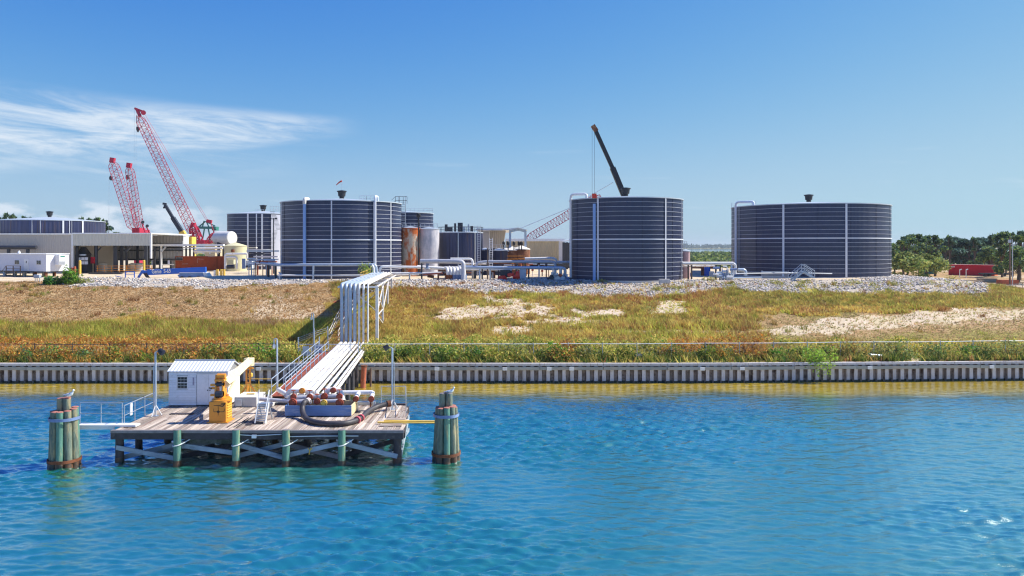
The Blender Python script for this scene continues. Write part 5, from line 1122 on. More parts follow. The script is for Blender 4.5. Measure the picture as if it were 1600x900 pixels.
for px in (306, 318, 328, 340): MB().tube([P(px, 392, 168), P(px, 397, 168)], .2, 8).build('pipe_drop', M['whitepipe'], pr)
MB().bx(X(253, 163), X(272, 163), 162.9, 163, Z(413.8, 163), Z(412.5, 163)).build('low_rail', M['white'], pr, False)
lo = thing('lean_to_shed', 'low ribbed beige wall behind the rust red container', 'building', (X(262, 185), 185, 7.6)); MB().bx(X(238, 183), X(284, 183), 183, 190, 8.0+1.8, Z(389, 183)).build('wall', M['beigel'], lo, False); MB().bx(X(238, 183), X(285, 183), 182.7, 190.2, Z(389, 183)+.002, Z(388, 183)).build('roof', M['roofwhite'], lo, False)
for px in (239, 252, 266, 283): MB().bx(X(px, 183.2)-.15, X(px, 183.2)+.15, 183.3, 183.7, 7.6, 9.8).build('column', M['dark'], lo, False)
# ---- trailer (rotated 45 degrees)
def rotz(pts, c, a): return [(c[0]+x*math.cos(a)-y*math.sin(a), c[1]+x*math.sin(a)+y*math.cos(a)) for x, y in pts]
tc_ = (X(72, 134), 134.); tl = thing('office_trailer', 'white site office trailer with wooden steps and an air conditioner', 'trailer', (tc_[0], tc_[1], 7.6)); ta = R(-25); th = 3.05
tz0 = 8.62; tz1 = tz0+3.0
def tloc(u, v): return rotz([(u, v)], tc_, ta)[0]    # u<0 runs back along the side, v>0 along the end
def tbox(nm, m, u0, u1, v0, v1, z0, z1, par=None):
    q = [tloc(u0, v0), tloc(u1, v0), tloc(u1, v1), tloc(u0, v1)]; return MB().prism([(*p, z0) for p in q], (0, 0, z1-z0)).build(nm, m, par or tl, False)
tbox('body', M['trailer'], -15, 0, 0, 4.25, tz0, tz1); tbox('roof', M['white'], -15.1, .1, -.1, 4.35, tz1+.002, tz1+.12)
tbox('floor_beam', M['dark'], -15, -.1, .1, 4.1, tz0-.18, tz0-.002)
for u in (-12, -9, -6.3, -3.4, -.5):
    for v in (.3, 3.8): tbox('support_leg', M['slab'] if u < -4 else M['rust'], u-.2, u+.2, v-.2, v+.2, 7.4, tz0-.185)
def uside(px):  # u on the long side whose picture column is px
    best = min(np.linspace(-15, 0, 600), key=lambda u: abs(800+tloc(u, 0)[0]*FPX/tloc(u, 0)[1]-px)); return float(best)
for a, b in ((23.5, 30), (57.5, 64)):
    w_ = tbox('window', M['white'], uside(a)-.06, uside(b)+.06, -.04, .02, tz0+1.15, tz0+1.95); tbox('pane', M['glass'], uside(a), uside((a+b)/2)-.03, -.055, -.041, tz0+1.2, tz0+1.9, w_); tbox('pane', M['glass'], uside((a+b)/2)+.03, uside(b), -.055, -.041, tz0+1.2, tz0+1.9, w_)
d_ = tbox('door', M['white'], uside(38), uside(45), -.05, -.002, tz0+.02, tz0+2.2); tbox('door_light', M['glass'], uside(41), uside(42.3), -.065, -.051, tz0+1.4, tz0+1.8, d_)
def vend(px): return float(min(np.linspace(0, 4.25, 300), key=lambda v: abs(800+tloc(0, v)[0]*FPX/tloc(0, v)[1]-px)))
ac = tbox('air_conditioner', M['white'], .003, 1.1, vend(86), vend(97), tz0+1.1, tz0+2.9); tbox('grille', M['galv'], 1.102, 1.13, vend(86.5), vend(95), tz0+1.15, tz0+1.75, ac); tbox('green_label', M['gcrane'], 1.102, 1.12, vend(88), vend(95), tz0+2.5, tz0+2.7, ac)
st_ = MB()
u0, u1 = uside(22), uside(44)
for k in range(5): 
    q = [tloc(u0-.3*k-.3, -1.3), tloc(u0-.3*k, -1.3), tloc(u0-.3*k, -.15), tloc(u0-.3*k-.3, -.15)]; MB().prism([(*p, tz0-.22*k-.3) for p in q], (0, 0, .06)).build('step', M['slab'], tl, False)
tbox('landing', M['wood'], u0, u1, -1.4, -.1, tz0-.12, tz0-.05)
for u in (u0, (u0+u1)/2, u1): tbox('landing_post', M['wood'], u-.06, u+.06, -1.45, -1.33, 7.5, tz0+.95)
MB().tube([(*tloc(u0-1.5, -1.39), tz0-.3), (*tloc(u0, -1.39), tz0+.95), (*tloc(u1, -1.39), tz0+.95)], .045, 5).build('step_rail', M['wood'], tl)
MB().tube([(*tloc(u0, -1.39), tz0+.45), (*tloc(u1, -1.39), tz0+.45)], .04, 5).build('step_rail', M['wood'], tl)
solo('roof_vent_cap', MB().lathe((*tloc(-9, 1.0), tz1+.12), [(.25, 0), (.2, .3), (.05, .5)], 10), M['white'], 'small white vent cap on the trailer roof', 'vent')
# ---- central buildings
cbd = thing('process_building', 'tall pale metal building with a wide flat canopy roof', 'building', (X(775, 165), 165, 7.6))
MB().bx(X(752, 165), X(787, 165), 165, 180, 7.6, Z(361, 165)).build('wall', M['trailer'], cbd, False)
MB().prism([(X(765, 158), 158, Z(361, 158)), (X(790, 158), 158, Z(361, 158)), (X(785.5, 158), 158, Z(389, 158)), (X(765, 158), 158, Z(391, 158))], (0, 5, 0)).build('side_cladding', M['beige'], cbd, False)
MB().bx(X(744, 155), X(801, 155), 154, 182, Z(360, 155)+.002, Z(357.3, 155)).build('roof', M['roofwhite'], cbd, False)
MB().bx(X(764, 157.9), X(765.2, 157.9), 157.8, 157.98, 8, Z(361, 158)).build('corner_trim', M['white'], cbd, False)
MB().bx(X(752, 164.9), X(765, 164.9), 164.7, 164.98, Z(363, 165), Z(360.5, 165)).build('gutter', M['galv'], cbd, False)
pfm = thing('portal_frame', 'grey gabled portal frame at the end of the central canopy roof', 'frame', (X(809, 150), 150, 7.6)); y = 150
for px, w_ in ((797, .42), (821, .42)): MB().bx(X(px, y)-w_/2, X(px, y)+w_/2, y-.2, y+.2, 7.6, Z(361, y)).build('column', M['galvp'], pfm, False)
MB().bar(P(796, 361.5, y), P(810, 358.3, y), .35, .5).build('rafter', M['galvp'], pfm, False); MB().bar(P(822, 361.5, y), P(809.5, 358.3, y), .35, .5).build('rafter', M['galvp'], pfm, False)
MB().prism([P(786, 358.8, y-1), P(796, 359.5, y-1), P(809.5, 356.3, y-1), P(824, 359.7, y-1), P(824, 359.0, y-1), P(809.5, 355.3, y-1), P(790, 357.8, y-1)], (0, 12, 0)).build('roof', M['roofwhite'], pfm, False)
tb = thing('tan_warehouse', 'long low tan metal warehouse with a white roof behind the yard', 'building', (X(840, 195), 195, 7.6))
MB().bx(X(790, 195), X(873, 195), 195, 215, 7.6, Z(377, 195)).build('wall', M['tan'], tb, False); MB().bx(X(790, 195), X(882, 195), 194.6, 216, Z(377, 195)+.002, Z(373, 195)).build('roof', M['roofwhite'], tb, False)
MB().bx(X(873, 195)+.003, X(880, 195), 195, 215, 7.6, Z(377, 195)).build('end_wall', M['trailer'], tb, False)
MB().bx(X(815, 194), X(882, 194), 193.4, 194.9, 7.7, 8.6).build('loading_kerb', M['dark'], tb, False)
ls = thing('open_lean_to', 'dark open fronted lean-to beside the tall tank with the black crane', 'building', (X(886, 180), 180, 7.6))
MB().prism([(X(880, 180), 180, Z(378, 180)), (X(900, 180), 180, Z(374, 180)), (X(900, 180), 180, Z(372.5, 180)), (X(880, 180), 180, Z(376.5, 180))], (0, 14, 0)).build('roof', M['roofwhite'], ls, False)
for px in (881, 886, 892): MB().bx(X(px, 180)-.3, X(px, 180)+.3, 180.2, 180.8, 7.6, Z(378.5, 180)).build('column', M['dark'], ls, False)
MB().bx(X(881, 188), X(900, 188), 188, 189, 7.6, Z(379, 180)).build('back_wall', M['dark'], ls, False)
# ---- containers
def container(name, label, px0, px1, y, m, z0, h, depth, ndoor=True, rz=0):
    x0, x1 = X(px0, y), X(px1, y); t = thing(name, label, 'container', ((x0+x1)/2, y, z0)); mb = MB(); n = int((x1-x0)/.3); d = .05
    pts = []; 
    for k in range(n):
        a = x0+.1+(x1-x0-.2)*k/n; w_ = (x1-x0-.2)/n; pts += [(a, y), (a+w_*.35, y), (a+w_*.5, y+d), (a+w_*.85, y+d)]
    pts.append((x1-.1, y)); v = [(p[0], p[1], z0+.16) for p in pts]+[(p[0], p[1], z0+h-.12) for p in pts]; k = len(pts)
    mb.add(v, [(i, i+1, k+i+1, k+i) for i in range(k-1)]); mb.bx(x0+.05, x1-.05, y+.08, y+depth, z0+.1, z0+h-.05); mb.build('corrugated_body', m, t, False)
    for z in (z0+.02, z0+h-.14): MB().bx(x0, x1, y-.03, y+.07, z, z+.14).build('side_rail', m, t, False)
    for xx in (x0-.002, x1-.12): MB().bx(xx, xx+.12, y-.035, y+.075, z0+.165, z0+h-.145).build('corner_post', m, t, False)
    MB().bx(x0+.02, x1-.02, y+.1, y+depth-.02, z0+h-.045, z0+h).build('roof_panel', m, t, False)
    return t
cA = container('shipping_container', 'long rust red container with chalk scribbles behind the blue boom lift', 274, 350, 170, M['cont'], 7.66, 3.15, 2.6)
for a, b, c, d in ((325, 336, 401.2, 401.2), (308, 318, 404.5, 405), (285, 294, 412.5, 412.2), (308, 308.3, 405, 411)): MB().bar(P(a, c, 169.92), P(b, d, 169.92), .03, .05).build('chalk_line', M['wtank'], cA, False)
MB().bx(X(339, 170)-.02, X(339, 170)+.06, 169.9, 170, 7.8, 10.7).build('door_edge', M['rust'], cA, False)
# red container on the right, its end door's sunlit orange put into the paint colour
y = 223; cz = ground(X(1520, y), y)
xa, xb = X(1482, y), X(1553.5, 214)
cB = thing('shipping_container', 'long bright red container parked by the trees at the right', 'container', ((xa+xb)/2, y, cz)); ztop = cz+3.05
f0, f1 = Vector((xa, y, 0)), Vector((xb, 214, 0)); dd = (f1-f0).normalized(); nn = Vector((-dd.y, dd.x, 0)); Ln = (f1-f0).length
def cbp(u, v, z): p = f0+dd*u+nn*v; return (p.x, p.y, z)
mb = MB(); k = 46; pts = []
for i in range(k): w_ = Ln/k; pts += [(i*w_, 0), (i*w_+w_*.35, 0), (i*w_+w_*.5, .05), (i*w_+w_*.85, .05)]
v = [cbp(*p, cz+.16) for p in pts]+[cbp(*p, ztop-.12) for p in pts]; n_ = len(pts); mb.add(v, [(i, i+1, n_+i+1, n_+i) for i in range(n_-1)])
mb.prism([cbp(0, .08, cz+.1), cbp(Ln, .08, cz+.1), cbp(Ln, 2.4, cz+.1), cbp(0, 2.4, cz+.1)], (0, 0, ztop-cz-.2)); mb.build('corrugated_body', M['contred'], cB, False)
MB().prism([cbp(0, .09, ztop-.09), cbp(Ln, .09, ztop-.09), cbp(Ln, 2.42, ztop-.09), cbp(0, 2.42, ztop-.09)], (0, 0, .09)).build('roof_panel', mk('sun_faded_container_roof', (.72,.42,.42), .6, 0, .1, 1), cB, False)
for z in (cz+.02, ztop-.13): MB().prism([cbp(0, -.03, z), cbp(Ln, -.03, z), cbp(Ln, .07, z), cbp(0, .07, z)], (0, 0, .13)).build('side_rail', M['contred'], cB, False)
MB().prism([cbp(Ln+.003, .05, cz+.1), cbp(Ln+.10, .05, cz+.1), cbp(Ln+.10, 2.4, cz+.1), cbp(Ln+.003, 2.4, cz+.1)], (0, 0, 2.9)).build('end_door', M['contsunlit'], cB, False, label='red end door of the container with sunlight put into its colour')
for u0_, u1_ in ((.65, 1.0), (1.04, 1.36), (1.4, 1.7)): MB().prism([cbp(u0_, -.012, ztop-.85), cbp(u1_, -.012, ztop-.85), cbp(u1_, -.004, ztop-.85), cbp(u0_, -.004, ztop-.85)], (0, 0, .42)).build('white_mark', M['white'], cB, False)
fb = thing('flatbed_trailer', 'dark low flatbed under and right of the red container', 'trailer', (X(1545, 212), 212, cz-.6))
MB().bx(X(1532, 212), X(1577, 212), 210.5, 213, ground(X(1550, 212), 212)+.5, ground(X(1550, 212), 212)+.9).build('deck', M['dark'], fb, False)
for px in (1540, 1547, 1570): MB().tube([(X(px, 210.4), 210.4, ground(X(px, 210.4), 210.4)+.42), (X(px, 210.4), 211, ground(X(px, 210.4), 210.4)+.42)], .42, 12).build('wheel', M['black'], fb)
hut = thing('site_hut', 'small dark green hut half hidden by trees left of the red container', 'building', (X(1458, 232), 232, 4.8)); gzh = ground(X(1458, 232), 232)
MB().bx(X(1450, 232), X(1464, 232), 232, 236, gzh-.3, Z(410, 232)).build('wall', M['gcrane'], hut, False); MB().bx(X(1455, 231), X(1476, 231), 231, 237, Z(410, 232)+.01, Z(405, 232)).build('roof', M['wtank'], hut, False)
for k, px in enumerate((1499.5, 1509.5)): solo('white_post', MB().tube([(X(px, 200), 200, ground(X(px, 200), 200)), (X(px, 200), 200, ground(X(px, 200), 200)+2.1)], .10, 8).tube([(X(px, 200), 200, ground(X(px, 200), 200)+2.1), (X(px, 200)+.5, 200, ground(X(px, 200), 200)+2.3)], .14, 8), M['white'], ['left of two white hooked posts before the red container', 'right of two white hooked posts before the red container'][k], 'post', 'white posts before the red container')
solo('brick_block', MB().bx(X(1566, 160), X(1592, 160), 160, 162, ground(X(1578, 160), 160), ground(X(1578, 160), 160)+1.1), M['rustred'], 'low reddish block wall under the utility pole', 'wall', None, False)
for k, (a, b, yy) in enumerate(((1512, 1562, 175), (1528, 1556, 185))): solo('timber_stack', MB().bar((X(a, yy), yy, ground(X(a, yy), yy)+.3), (X(b, yy), yy, ground(X(b, yy), yy)+.25), 1.2, .35), M['log'], ['long pale timber stack on the ground before the red container', 'shorter pale timber stack nearer the red container'][k], 'timber', 'timber stacks at the right', False)
# ---- boom lift
bl = thing('boom_lift', 'blue articulated boom lift folded down on the gravel crest', 'boom lift', (X(250, 131), 131, 7.8)); y = 131.
b1 = MB().bar(P(231, 425.6, y), P(322, 421.4, y), .55, .95).build('main_boom', M['blue'], bl, False, .03)
MB().bar(P(231, 426, y), P(222, 424.5, y), .4, .55).bar(P(223, 423, y), P(216, 434, y), .22, .35).bar(P(228, 428, y), P(232, 435, y), .18, .3).build('jib', M['blue'], bl, False)
for k in range(2): MB().bar(P(225+3*k, 427, y-.3), P(231+3*k, 435.5, y-.3), .12, .25).build('platform_arm', M['timber'], bl, False)
bk = MB()
for px in (196, 210): bk.bar(P(px, 424.5, y), P(px, 434.5, y), .13)
bk.bar(P(195.5, 424.8, y), P(210.5, 424.8, y), .16).bar(P(196, 429, y), P(210, 429, y), .08).bar(P(180, 431, y+1), P(197, 434.5, y), .1)
bk.bar(P(198, 424.8, y+1.2), P(208, 424.8, y+1.2), .12); bk.build('work_basket', M['blue'], bl, False)
hc_ = MB(); hc_.prism([P(280, 434, y-.6), P(277, 430, y-.6), P(283, 426.5, y-.6), P(317, 426.5, y-.6), P(319, 434, y-.6)], (0, 1.8, 0)); hc_.build('engine_cowl', M['bluepaint'], bl, False, .04)
MB().prism([P(317.2, 434, y-.55), P(316, 426, y-.55), P(322, 426, y-.55), P(327, 434, y-.55)], (0, 1.6, 0)).build('counterweight', M['white'], bl, False, .04)
MB().bx(X(283, y), X(320, y), y-.7, y+1.3, Z(426.3, y), Z(425.6, y)).build('cowl_top', M['white'], bl, False)
MB().bar(P(279, 435, y), P(333, 435.3, y), 1.6, .25).build('chassis', M['dark'], bl, False)
for px in (284, 296, 310, 330): MB().tube([P(px, 435, y-.95), P(px, 435, y-.6)], .38, 12).build('wheel', M['black'], bl)
def text(s, p, size, rot, m, parent, name='lettering', sx=1.0):
    cu = bpy.data.curves.new(name, 'FONT'); cu.body = s; cu.size = size; cu.extrude = .01; cu.offset = size*.02; o = bpy.data.objects.new(name+'_tmp', cu); COL.objects.link(o)
    bpy.context.view_layer.update(); me = bpy.data.meshes.new_from_object(o.evaluated_get(bpy.context.evaluated_depsgraph_get())); bpy.data.objects.remove(o)
    me.materials.clear(); me.materials.append(m); off = Vector((0,0,0)); q = parent
    while q is not None: off += q.location; q = q.parent
    r = bpy.data.objects.new(name, me); COL.objects.link(r); r.parent = parent; r.location = Vector(p)-off; r.rotation_euler = rot; r.scale = (sx, 1, 1); return r
text('Genie  S-65', P(238.5, 427.2, y)+Vector((0, -.30, 0)), .95, (R(90), 0, 0), M['white'], b1, sx=.72).rotation_euler = (R(90), R(-2.6), 0)
# little grey machine by the bushes
gm_ = thing('pump_unit', 'small grey pump unit standing left of the green bushes', 'machine', (X(59, 118.5), 118.5, 7.3)); zz = ground(X(59, 118.5), 118.5)
MB().box((X(58.5, 118.5), 118.5, zz+.95), (.9, .6, .5)).build('engine', M['galvp'], gm_, False, .05)
for px in (55, 58, 62): MB().tube([(X(px, 118.5), 118.5, zz), (X(px, 118.5), 118.5, zz+.8)], .05, 6).build('leg', M['galv'], gm_)
MB().bar((X(61, 118.5), 118.4, zz+.75), (X(67, 118.5), 118.4, zz+.75), .08).build('handle', M['galv'], gm_, False)
# ---- cream dome tank, white tanks on the left
V, vx, vy = vessel('cream flat domed tank in front of the far navy tank', 368, 165, 2.35, Z(384, 165), 'ctank', .75)
MB().lathe((vx+.3, 164.9, Z(394, 165)), [(.35, 0), (.4, .3), (.3, .6)], 10).build('rust_patch_hatch', M['rust'], V)
V, vx, vy = vessel('off-white vertical tank at the foot of the dark telescopic crane', 281, 190, 2.05, Z(368.5, 190), 'wtank', .3); MB().box((vx+.2, 189.9, Z(373, 190)), (.35, .1, .8)).build('rust_patch_hatch', M['rust'], V, False)
ht = thing('horizontal_tank', 'white horizontal cylindrical tank on a dark cradle', 'tank', (X(352, 185), 185, 7.6)); a, b = P(339, 372, 173.5), P(363, 372, 171)
MB().tube([a, a.lerp(b, .03), a.lerp(b, .97), b], [1.3, 1.5, 1.5, 1.35], 24).build('shell', M['wtank'], ht); MB().box(((a.x+b.x)/2, 172.3, Z(381, 172)), (2.8, 1.6, .7)).build('cradle', M['dark'], ht, False)
for px in (341, 359): MB().bx(X(px, 172)-.2, X(px, 172)+.2, 171.9, 172.6, 7.6, Z(383, 172)).build('leg', M['dark'], ht, False)
# white frame, white tanks and small clutter right of the container
wf_ = thing('white_pipe_frame', 'white pipe frame and valve skid in front of the cream tank', 'frame', (X(370, 150), 150, 7.6)); y = 150
for pts, r in ((((352, 420), (352, 397), (386, 396.5)), .22), (((352, 402), (370, 401.5), (370, 420)), .2), (((386, 397), (386, 404)), .15)): MB().rtube([P(*q, y) for q in pts], r, .4, 8).build('pipe', M['whitepipe'], wf_)
MB().bx(X(378, y), X(383, y), y, y+.3, Z(420, y), Z(404, y)).build('blue_post', M['band'], wf_, False); MB().bx(X(384, y+1), X(394, y+1), y+1, y+2.5, Z(420, y), Z(407, y)).build('skid_box', M['white'], wf_, False, .05)
MB().bx(X(356, y+2), X(365, y+2), y+2, y+3, Z(413, y), Z(406, y)).build('yellow_panel', M['ctank'], wf_, False); MB().tube([P(355, 417, y), P(366, 416.5, y)], .4, 10).build('pump_body', M['dark'], wf_); MB().bx(X(384, y+.5), X(391, y+.5), y+.3, y+.9, Z(418, y), Z(415, y)).build('dark_motor', M['dark'], wf_, False)
for k, (px, h) in enumerate(((339, 1.1), (345, 1.1), (349.5, 1.1), (335, .9))): solo('marker_post', MB().bx(X(px, 141)-.16, X(px, 141)+.16, 141, 141.4, 7.6, 7.7+h), M['yellow'] if k < 3 else M['white'], ['leftmost yellow block post right of the rust red container', 'second yellow block post right of the rust red container', 'third yellow block post beside the white pipe frame', 'white block post just left of the yellow ones'][k], 'post', 'yellow block posts', False)
# ================================================================ PIPES ON THE TERRACE
def pipeset(name, label, loc, runs, sup=(), m='whitepipe'):
    t = thing(name, label, 'pipes', loc)
    for run in runs: pts, r, mm = run; MB().rtube([P(*q) for q in pts], r, .6, 10).build('pipe', M[mm or m], t)
    for px, py, y, mm in sup:
        x_ = X(px, y); MB().bx(x_-.12, x_+.12, y-.12, y+.12, ground(x_, y)-.1, Z(py, y)-.1).build('support', M[mm], t, False)
    return t
pipeset('yard_pipeline', 'long pale pipes crossing before the windsock tank', (X(500, 122.6), 122.6, 7.6),
    [(((408, 411.5, 140), (436, 414, 124), (578, 413.5, 123), (587, 413.6, 123), (588.5, 428, 123)), .24, 'galvp'), (((434, 430, 123.2), (578, 430.5, 123.2)), .13, None), (((436, 425.5, 123.6), (440, 430, 123.2)), .12, 'galvp'), (((581, 414, 122.6), (583.5, 418, 122.6), (583.5, 430, 122.6)), .2, None)],
    [(420, 413, 133, 'dark'), (431, 413.5, 127, 'dark'), (489.5, 414, 123, 'galvp'), (571, 414, 123, 'galvp'), (437, 430, 123.2, 'galvp')])
pipeset('yard_pipeline', 'white pipes running right from the pipe rack end past the rusty tank', (X(630, 125), 125, 7.6),
    [(((593.5, 433, 124), (593.5, 416.5, 124), (660, 417.5, 125)), .21, 'whitepipe'), (((612, 427, 124), (660, 426.8, 124), (690, 426.3, 124)), .17, None), (((598, 431, 125.5), (655, 429, 125.5)), .12, 'whiterust'), (((652, 417, 126), (694, 419.5, 126)), .28, 'whitepipe')],
    [(600, 430, 125.5, 'slab'), (640, 427, 124.2, 'slab')])
rb = thing('rusty_beam', 'rust red steel beam on a post left of the row of gooseneck pipes', 'beam', (X(680, 123.4), 123.4, 7.6)); MB().bar(P(661, 429.5, 123.4), P(691, 426.6, 123.2), .3, .25).build('beam', M['rustred'], rb, False); MB().bx(X(683.5, 123.4), X(686, 123.4), 123.3, 123.6, 7.4, Z(428, 123.4)).build('post', M['rust'], rb, False)
MB().tube([P(668, 431, 123.5), P(678, 432.5, 123.5)], .25, 8).build('rusty_stub', M['rust'], rb)
bv = thing('blue_valve', 'dark blue upright valve on the pale pipes by the stained tank', 'valve', (X(667, 125), 125, 8)); MB().tube([P(667.5, 421, 124.8), P(667.5, 411, 124.8)], .22, 10).tube([P(666.5, 412, 124.8), P(671, 412, 124.8)], .25, 10).build('valve_body', M['band'], bv); MB().lathe((X(667.5, 124.8), 124.8, Z(420, 124.8)), [(.45, 0), (.45, .15)], 12).build('flange', M['galvp'], bv)
gn = thing('gooseneck_pipes', 'row of six pale gooseneck pipes turned down behind the crest', 'pipes', (X(708, 125), 125, 7.6))
for k in range(6):
    px = 696+k*5.2; MB().rtube([P(px-1, 418.5, 130), P(px+1.5, 418.6, 126), P(px+3.4, 420.5, 124.6), P(px+3.6, 437, 124.6)], [.30] * 11 if False else .27, .8, 10).build('gooseneck', M['whitepipe'], gn); MB().lathe((X(px+3.6, 124.6), 124.6, 7.6), [(.4, 0), (.4, .75), (.3, .8)], 10).build('dark_base', M['band'] if k > 1 else M['rust'], gn)
pipeset('yard_pipeline', 'thick grey pipe elbowing down at the right of the goosenecks', (X(700, 123), 123, 7.6),
    [(((657, 408, 124), (715, 408.5, 123), (724, 409.5, 123), (724, 440, 122.5)), .36, 'greypipe'), (((704, 404.5, 128), (738, 404.5, 128), (738.5, 414, 128)), .2, 'whitepipe')], [(659, 408, 124, 'dark')])
pipeset('yard_pipeline', 'long grey-blue pipe before the tan warehouse ending in a drop', (X(800, 123.5), 123.5, 7.6),
    [(((722, 417.5, 124.5), (750, 418, 124), (876, 418.7, 123.5), (883, 419.3, 123.5), (883, 438, 123.5)), .25, 'galvp'), (((744, 415.5, 128), (746, 410.5, 128), (758, 408.8, 128), (860, 408.8, 127), (867.5, 410, 127), (867.5, 430, 127)), .24, 'greypipe'), (((870, 409.5, 127.5), (890, 409.5, 127.5)), .2, 'greypipe'), (((820, 404.5, 135), (862, 403.5, 135), (869, 405, 135), (869, 412, 135)), .25, 'whitepipe'),
     (((725, 412, 129), (760, 412.5, 129)), .15, 'whiterust'), (((876, 419, 123.2), (876, 438, 123.2)), .25, 'galvp'), (((724, 421, 127), (800, 421.5, 127)), .15, 'whitepipe')],
    [(749.5, 419, 124, 'galvp'), (753.5, 419, 124.4, 'dark'), (766, 419, 124, 'galv'), (785, 412, 127.6, 'dark'), (826, 418, 123.6, 'dark'), (806.5, 412, 127.3, 'rust'), (779, 421, 127, 'dark')])
# red pump group
rp = thing('red_pump', 'bright red pump set on the ground before the rusty vessels', 'pump', (X(795, 123.5), 123.5, 7.6)); y = 123.6
for a, b, r in (((779, 434.5), (789, 433.5), .35), ((784, 436.5), (792, 436), .3), ((793, 430), (803, 428.5), .3), ((801, 433), (812, 431), .38), ((806, 427), (811, 427), .35), ((803, 437), (804, 430), .2), ((810, 438), (810, 427), .22), ((780, 438), (781, 434), .2), ((788, 437.5), (789, 431), .15)):
    MB().tube([P(*a, y), P(*b, y)], r, 8).build('red_casing', M['redbright'], rp)
for px, py in ((783, 434), (797, 429.5), (808, 430)): MB().tube([P(px, py, y-.35), P(px, py, y-.2)], .34, 10).build('flange', M['redbright'], rp)
MB().box((X(789, y+.8), y+.8, 8.6), (1.6, .8, 1.2)).build('dark_motor', M['dark'], rp, False, .05)
vc = thing('valve_cluster', 'tangled grey valves and pipe drops left of the tall middle tank', 'valves', (X(870, 122), 122, 7.6)); y = 122.3
for k, (px, py, r, m) in enumerate(((862, 433, .4, 'dark'), (867, 430, .35, 'galvp'), (871, 434, .42, 'galv'), (875, 430, .3, 'redp'), (880, 435, .4, 'galvp'), (886, 436, .4, 'band'), (864, 427, .25, 'galv'), (892, 437, .35, 'dark'))):
    c = P(px, py, y); MB().tube([c-Vector((0, .15, 0)), c+Vector((0, .15, 0))], r, 12).build('valve', M[m], vc); MB().tube([c-Vector((0, 0, .9)), c+Vector((0, 0, .8))], .12, 6).build('stem', M['galvp'], vc)
MB().rtube([P(855, 436, y), P(866, 430, y), P(879, 431, y), P(890, 437, y)], .16, .4, 8).build('pipe', M['dark'], vc)
# skid clutter between
def clutter(name, label, cat, items, loc):
    t = thing(name, label, cat, loc)
    for px0, px1, py0, py1, y, m, nm in items: MB().bx(X(px0, y), X(px1, y), y, y+.5, Z(py1, y), Z(py0, y)).build(nm, M[m], t, False)
clutter('pipe_skid', 'white and rusty pipe skid standing behind the red pump', 'skid', [(812, 822, 420, 436, 128, 'white', 'panel'), (816, 818, 410, 424, 129, 'rust', 'post'), (770, 800, 424, 426, 129, 'dark', 'rail'), (786, 790, 422, 436, 129, 'dark', 'post'), (771, 774, 420, 436, 129, 'dark', 'post'), (797, 800, 421, 432, 130, 'dark', 'post'), (741, 744, 422, 437, 128, 'dark', 'post'), (737, 740, 422, 437, 128.5, 'wtank', 'post')], (X(800, 129), 129, 7.6))
clutter('rust_trestle', 'orange rusty trestle behind the pale pipes left of the windsock tank', 'trestle', [(396, 434, 404.5, 406, 142, 'whitepipe', 'pipe'), (396, 434, 400, 402, 146, 'whitepipe', 'pipe'), (400, 432, 408, 410, 144, 'rustred', 'beam'), (404, 406, 408, 413, 144, 'rust', 'post'), (424, 426, 408, 413, 144, 'rust', 'post'), (385, 436, 391, 393.5, 160, 'galvp', 'pipe'), (396, 412, 395, 398, 158, 'dark', 'panel')], (X(415, 144), 144, 7.6))
ps_ = thing('pipework_skid', 'dense thin grey pipework and valves behind the row of goosenecks', 'pipework', (X(735, 130), 130, 7.6)); rr = random.Random(11)
for k in range(34):
    px = 690+rr.random()*85; y = 127+rr.random()*6; py = 415+rr.random()*12; m = rr.choice(['galv', 'greypipe', 'dark', 'rust', 'whitepipe', 'galvp'])
    if k % 3: x_ = X(px, y); MB().tube([(x_, y, 7.5), (x_, y, Z(py, y))], .06+.06*rr.random(), 6).build('riser', M[m], ps_); MB().tube([(x_-.2, y, Z(py+3, y)), (x_+.2, y, Z(py+3, y))], .2, 8).build('valve', M[rr.choice(['redp', 'galvp', 'dark', 'rust'])], ps_)
    else: MB().tube([P(px-6, py, y), P(px+8+rr.random()*14, py+.3, y)], .07+.07*rr.random(), 6).build('pipe', M[m], ps_)
ps_ = thing('pipework_skid', 'thin rusty and grey pipework along the foot of the rusty vessels', 'pipework', (X(830, 134), 134, 7.6))
for k in range(30):
    px = 775+rr.random()*85; y = 131+rr.random()*9; py = 408+rr.random()*14; m = rr.choice(['galv', 'rust', 'dark', 'rustred', 'whitepipe', 'galvp'])
    if k % 2: x_ = X(px, y); MB().tube([(x_, y, 7.5), (x_, y, Z(py, y))], .06+.06*rr.random(), 6).build('riser', M[m], ps_); MB().tube([(x_-.2, y, Z(py+2, y)), (x_+.2, y, Z(py+2, y))], .2, 8).build('valve', M[rr.choice(['redp', 'orange', 'dark', 'rust'])], ps_)
    else: MB().tube([P(px-6, py, y), P(px+8+rr.random()*12, py+.3, y)], .07+.06*rr.random(), 6).build('pipe', M[m], ps_)
ps_ = thing('pipework_skid', 'low white and rusty pipework left of the windsock tank', 'pipework', (X(405, 140), 140, 7.6))
for k in range(22):
    px = 388+rr.random()*44; y = 136+rr.random()*8; py = 404+rr.random()*12; m = rr.choice(['galv', 'rust', 'whitepipe', 'rustred', 'whitepipe'])
    if k % 2: x_ = X(px, y); MB().tube([(x_, y, 7.5), (x_, y, Z(py, y))], .07+.05*rr.random(), 6).build('riser', M[m], ps_)
    else: MB().tube([P(px-6, py, y), P(px+6+rr.random()*6, py+.3, y)], .08+.06*rr.random(), 6).build('pipe', M[m], ps_)
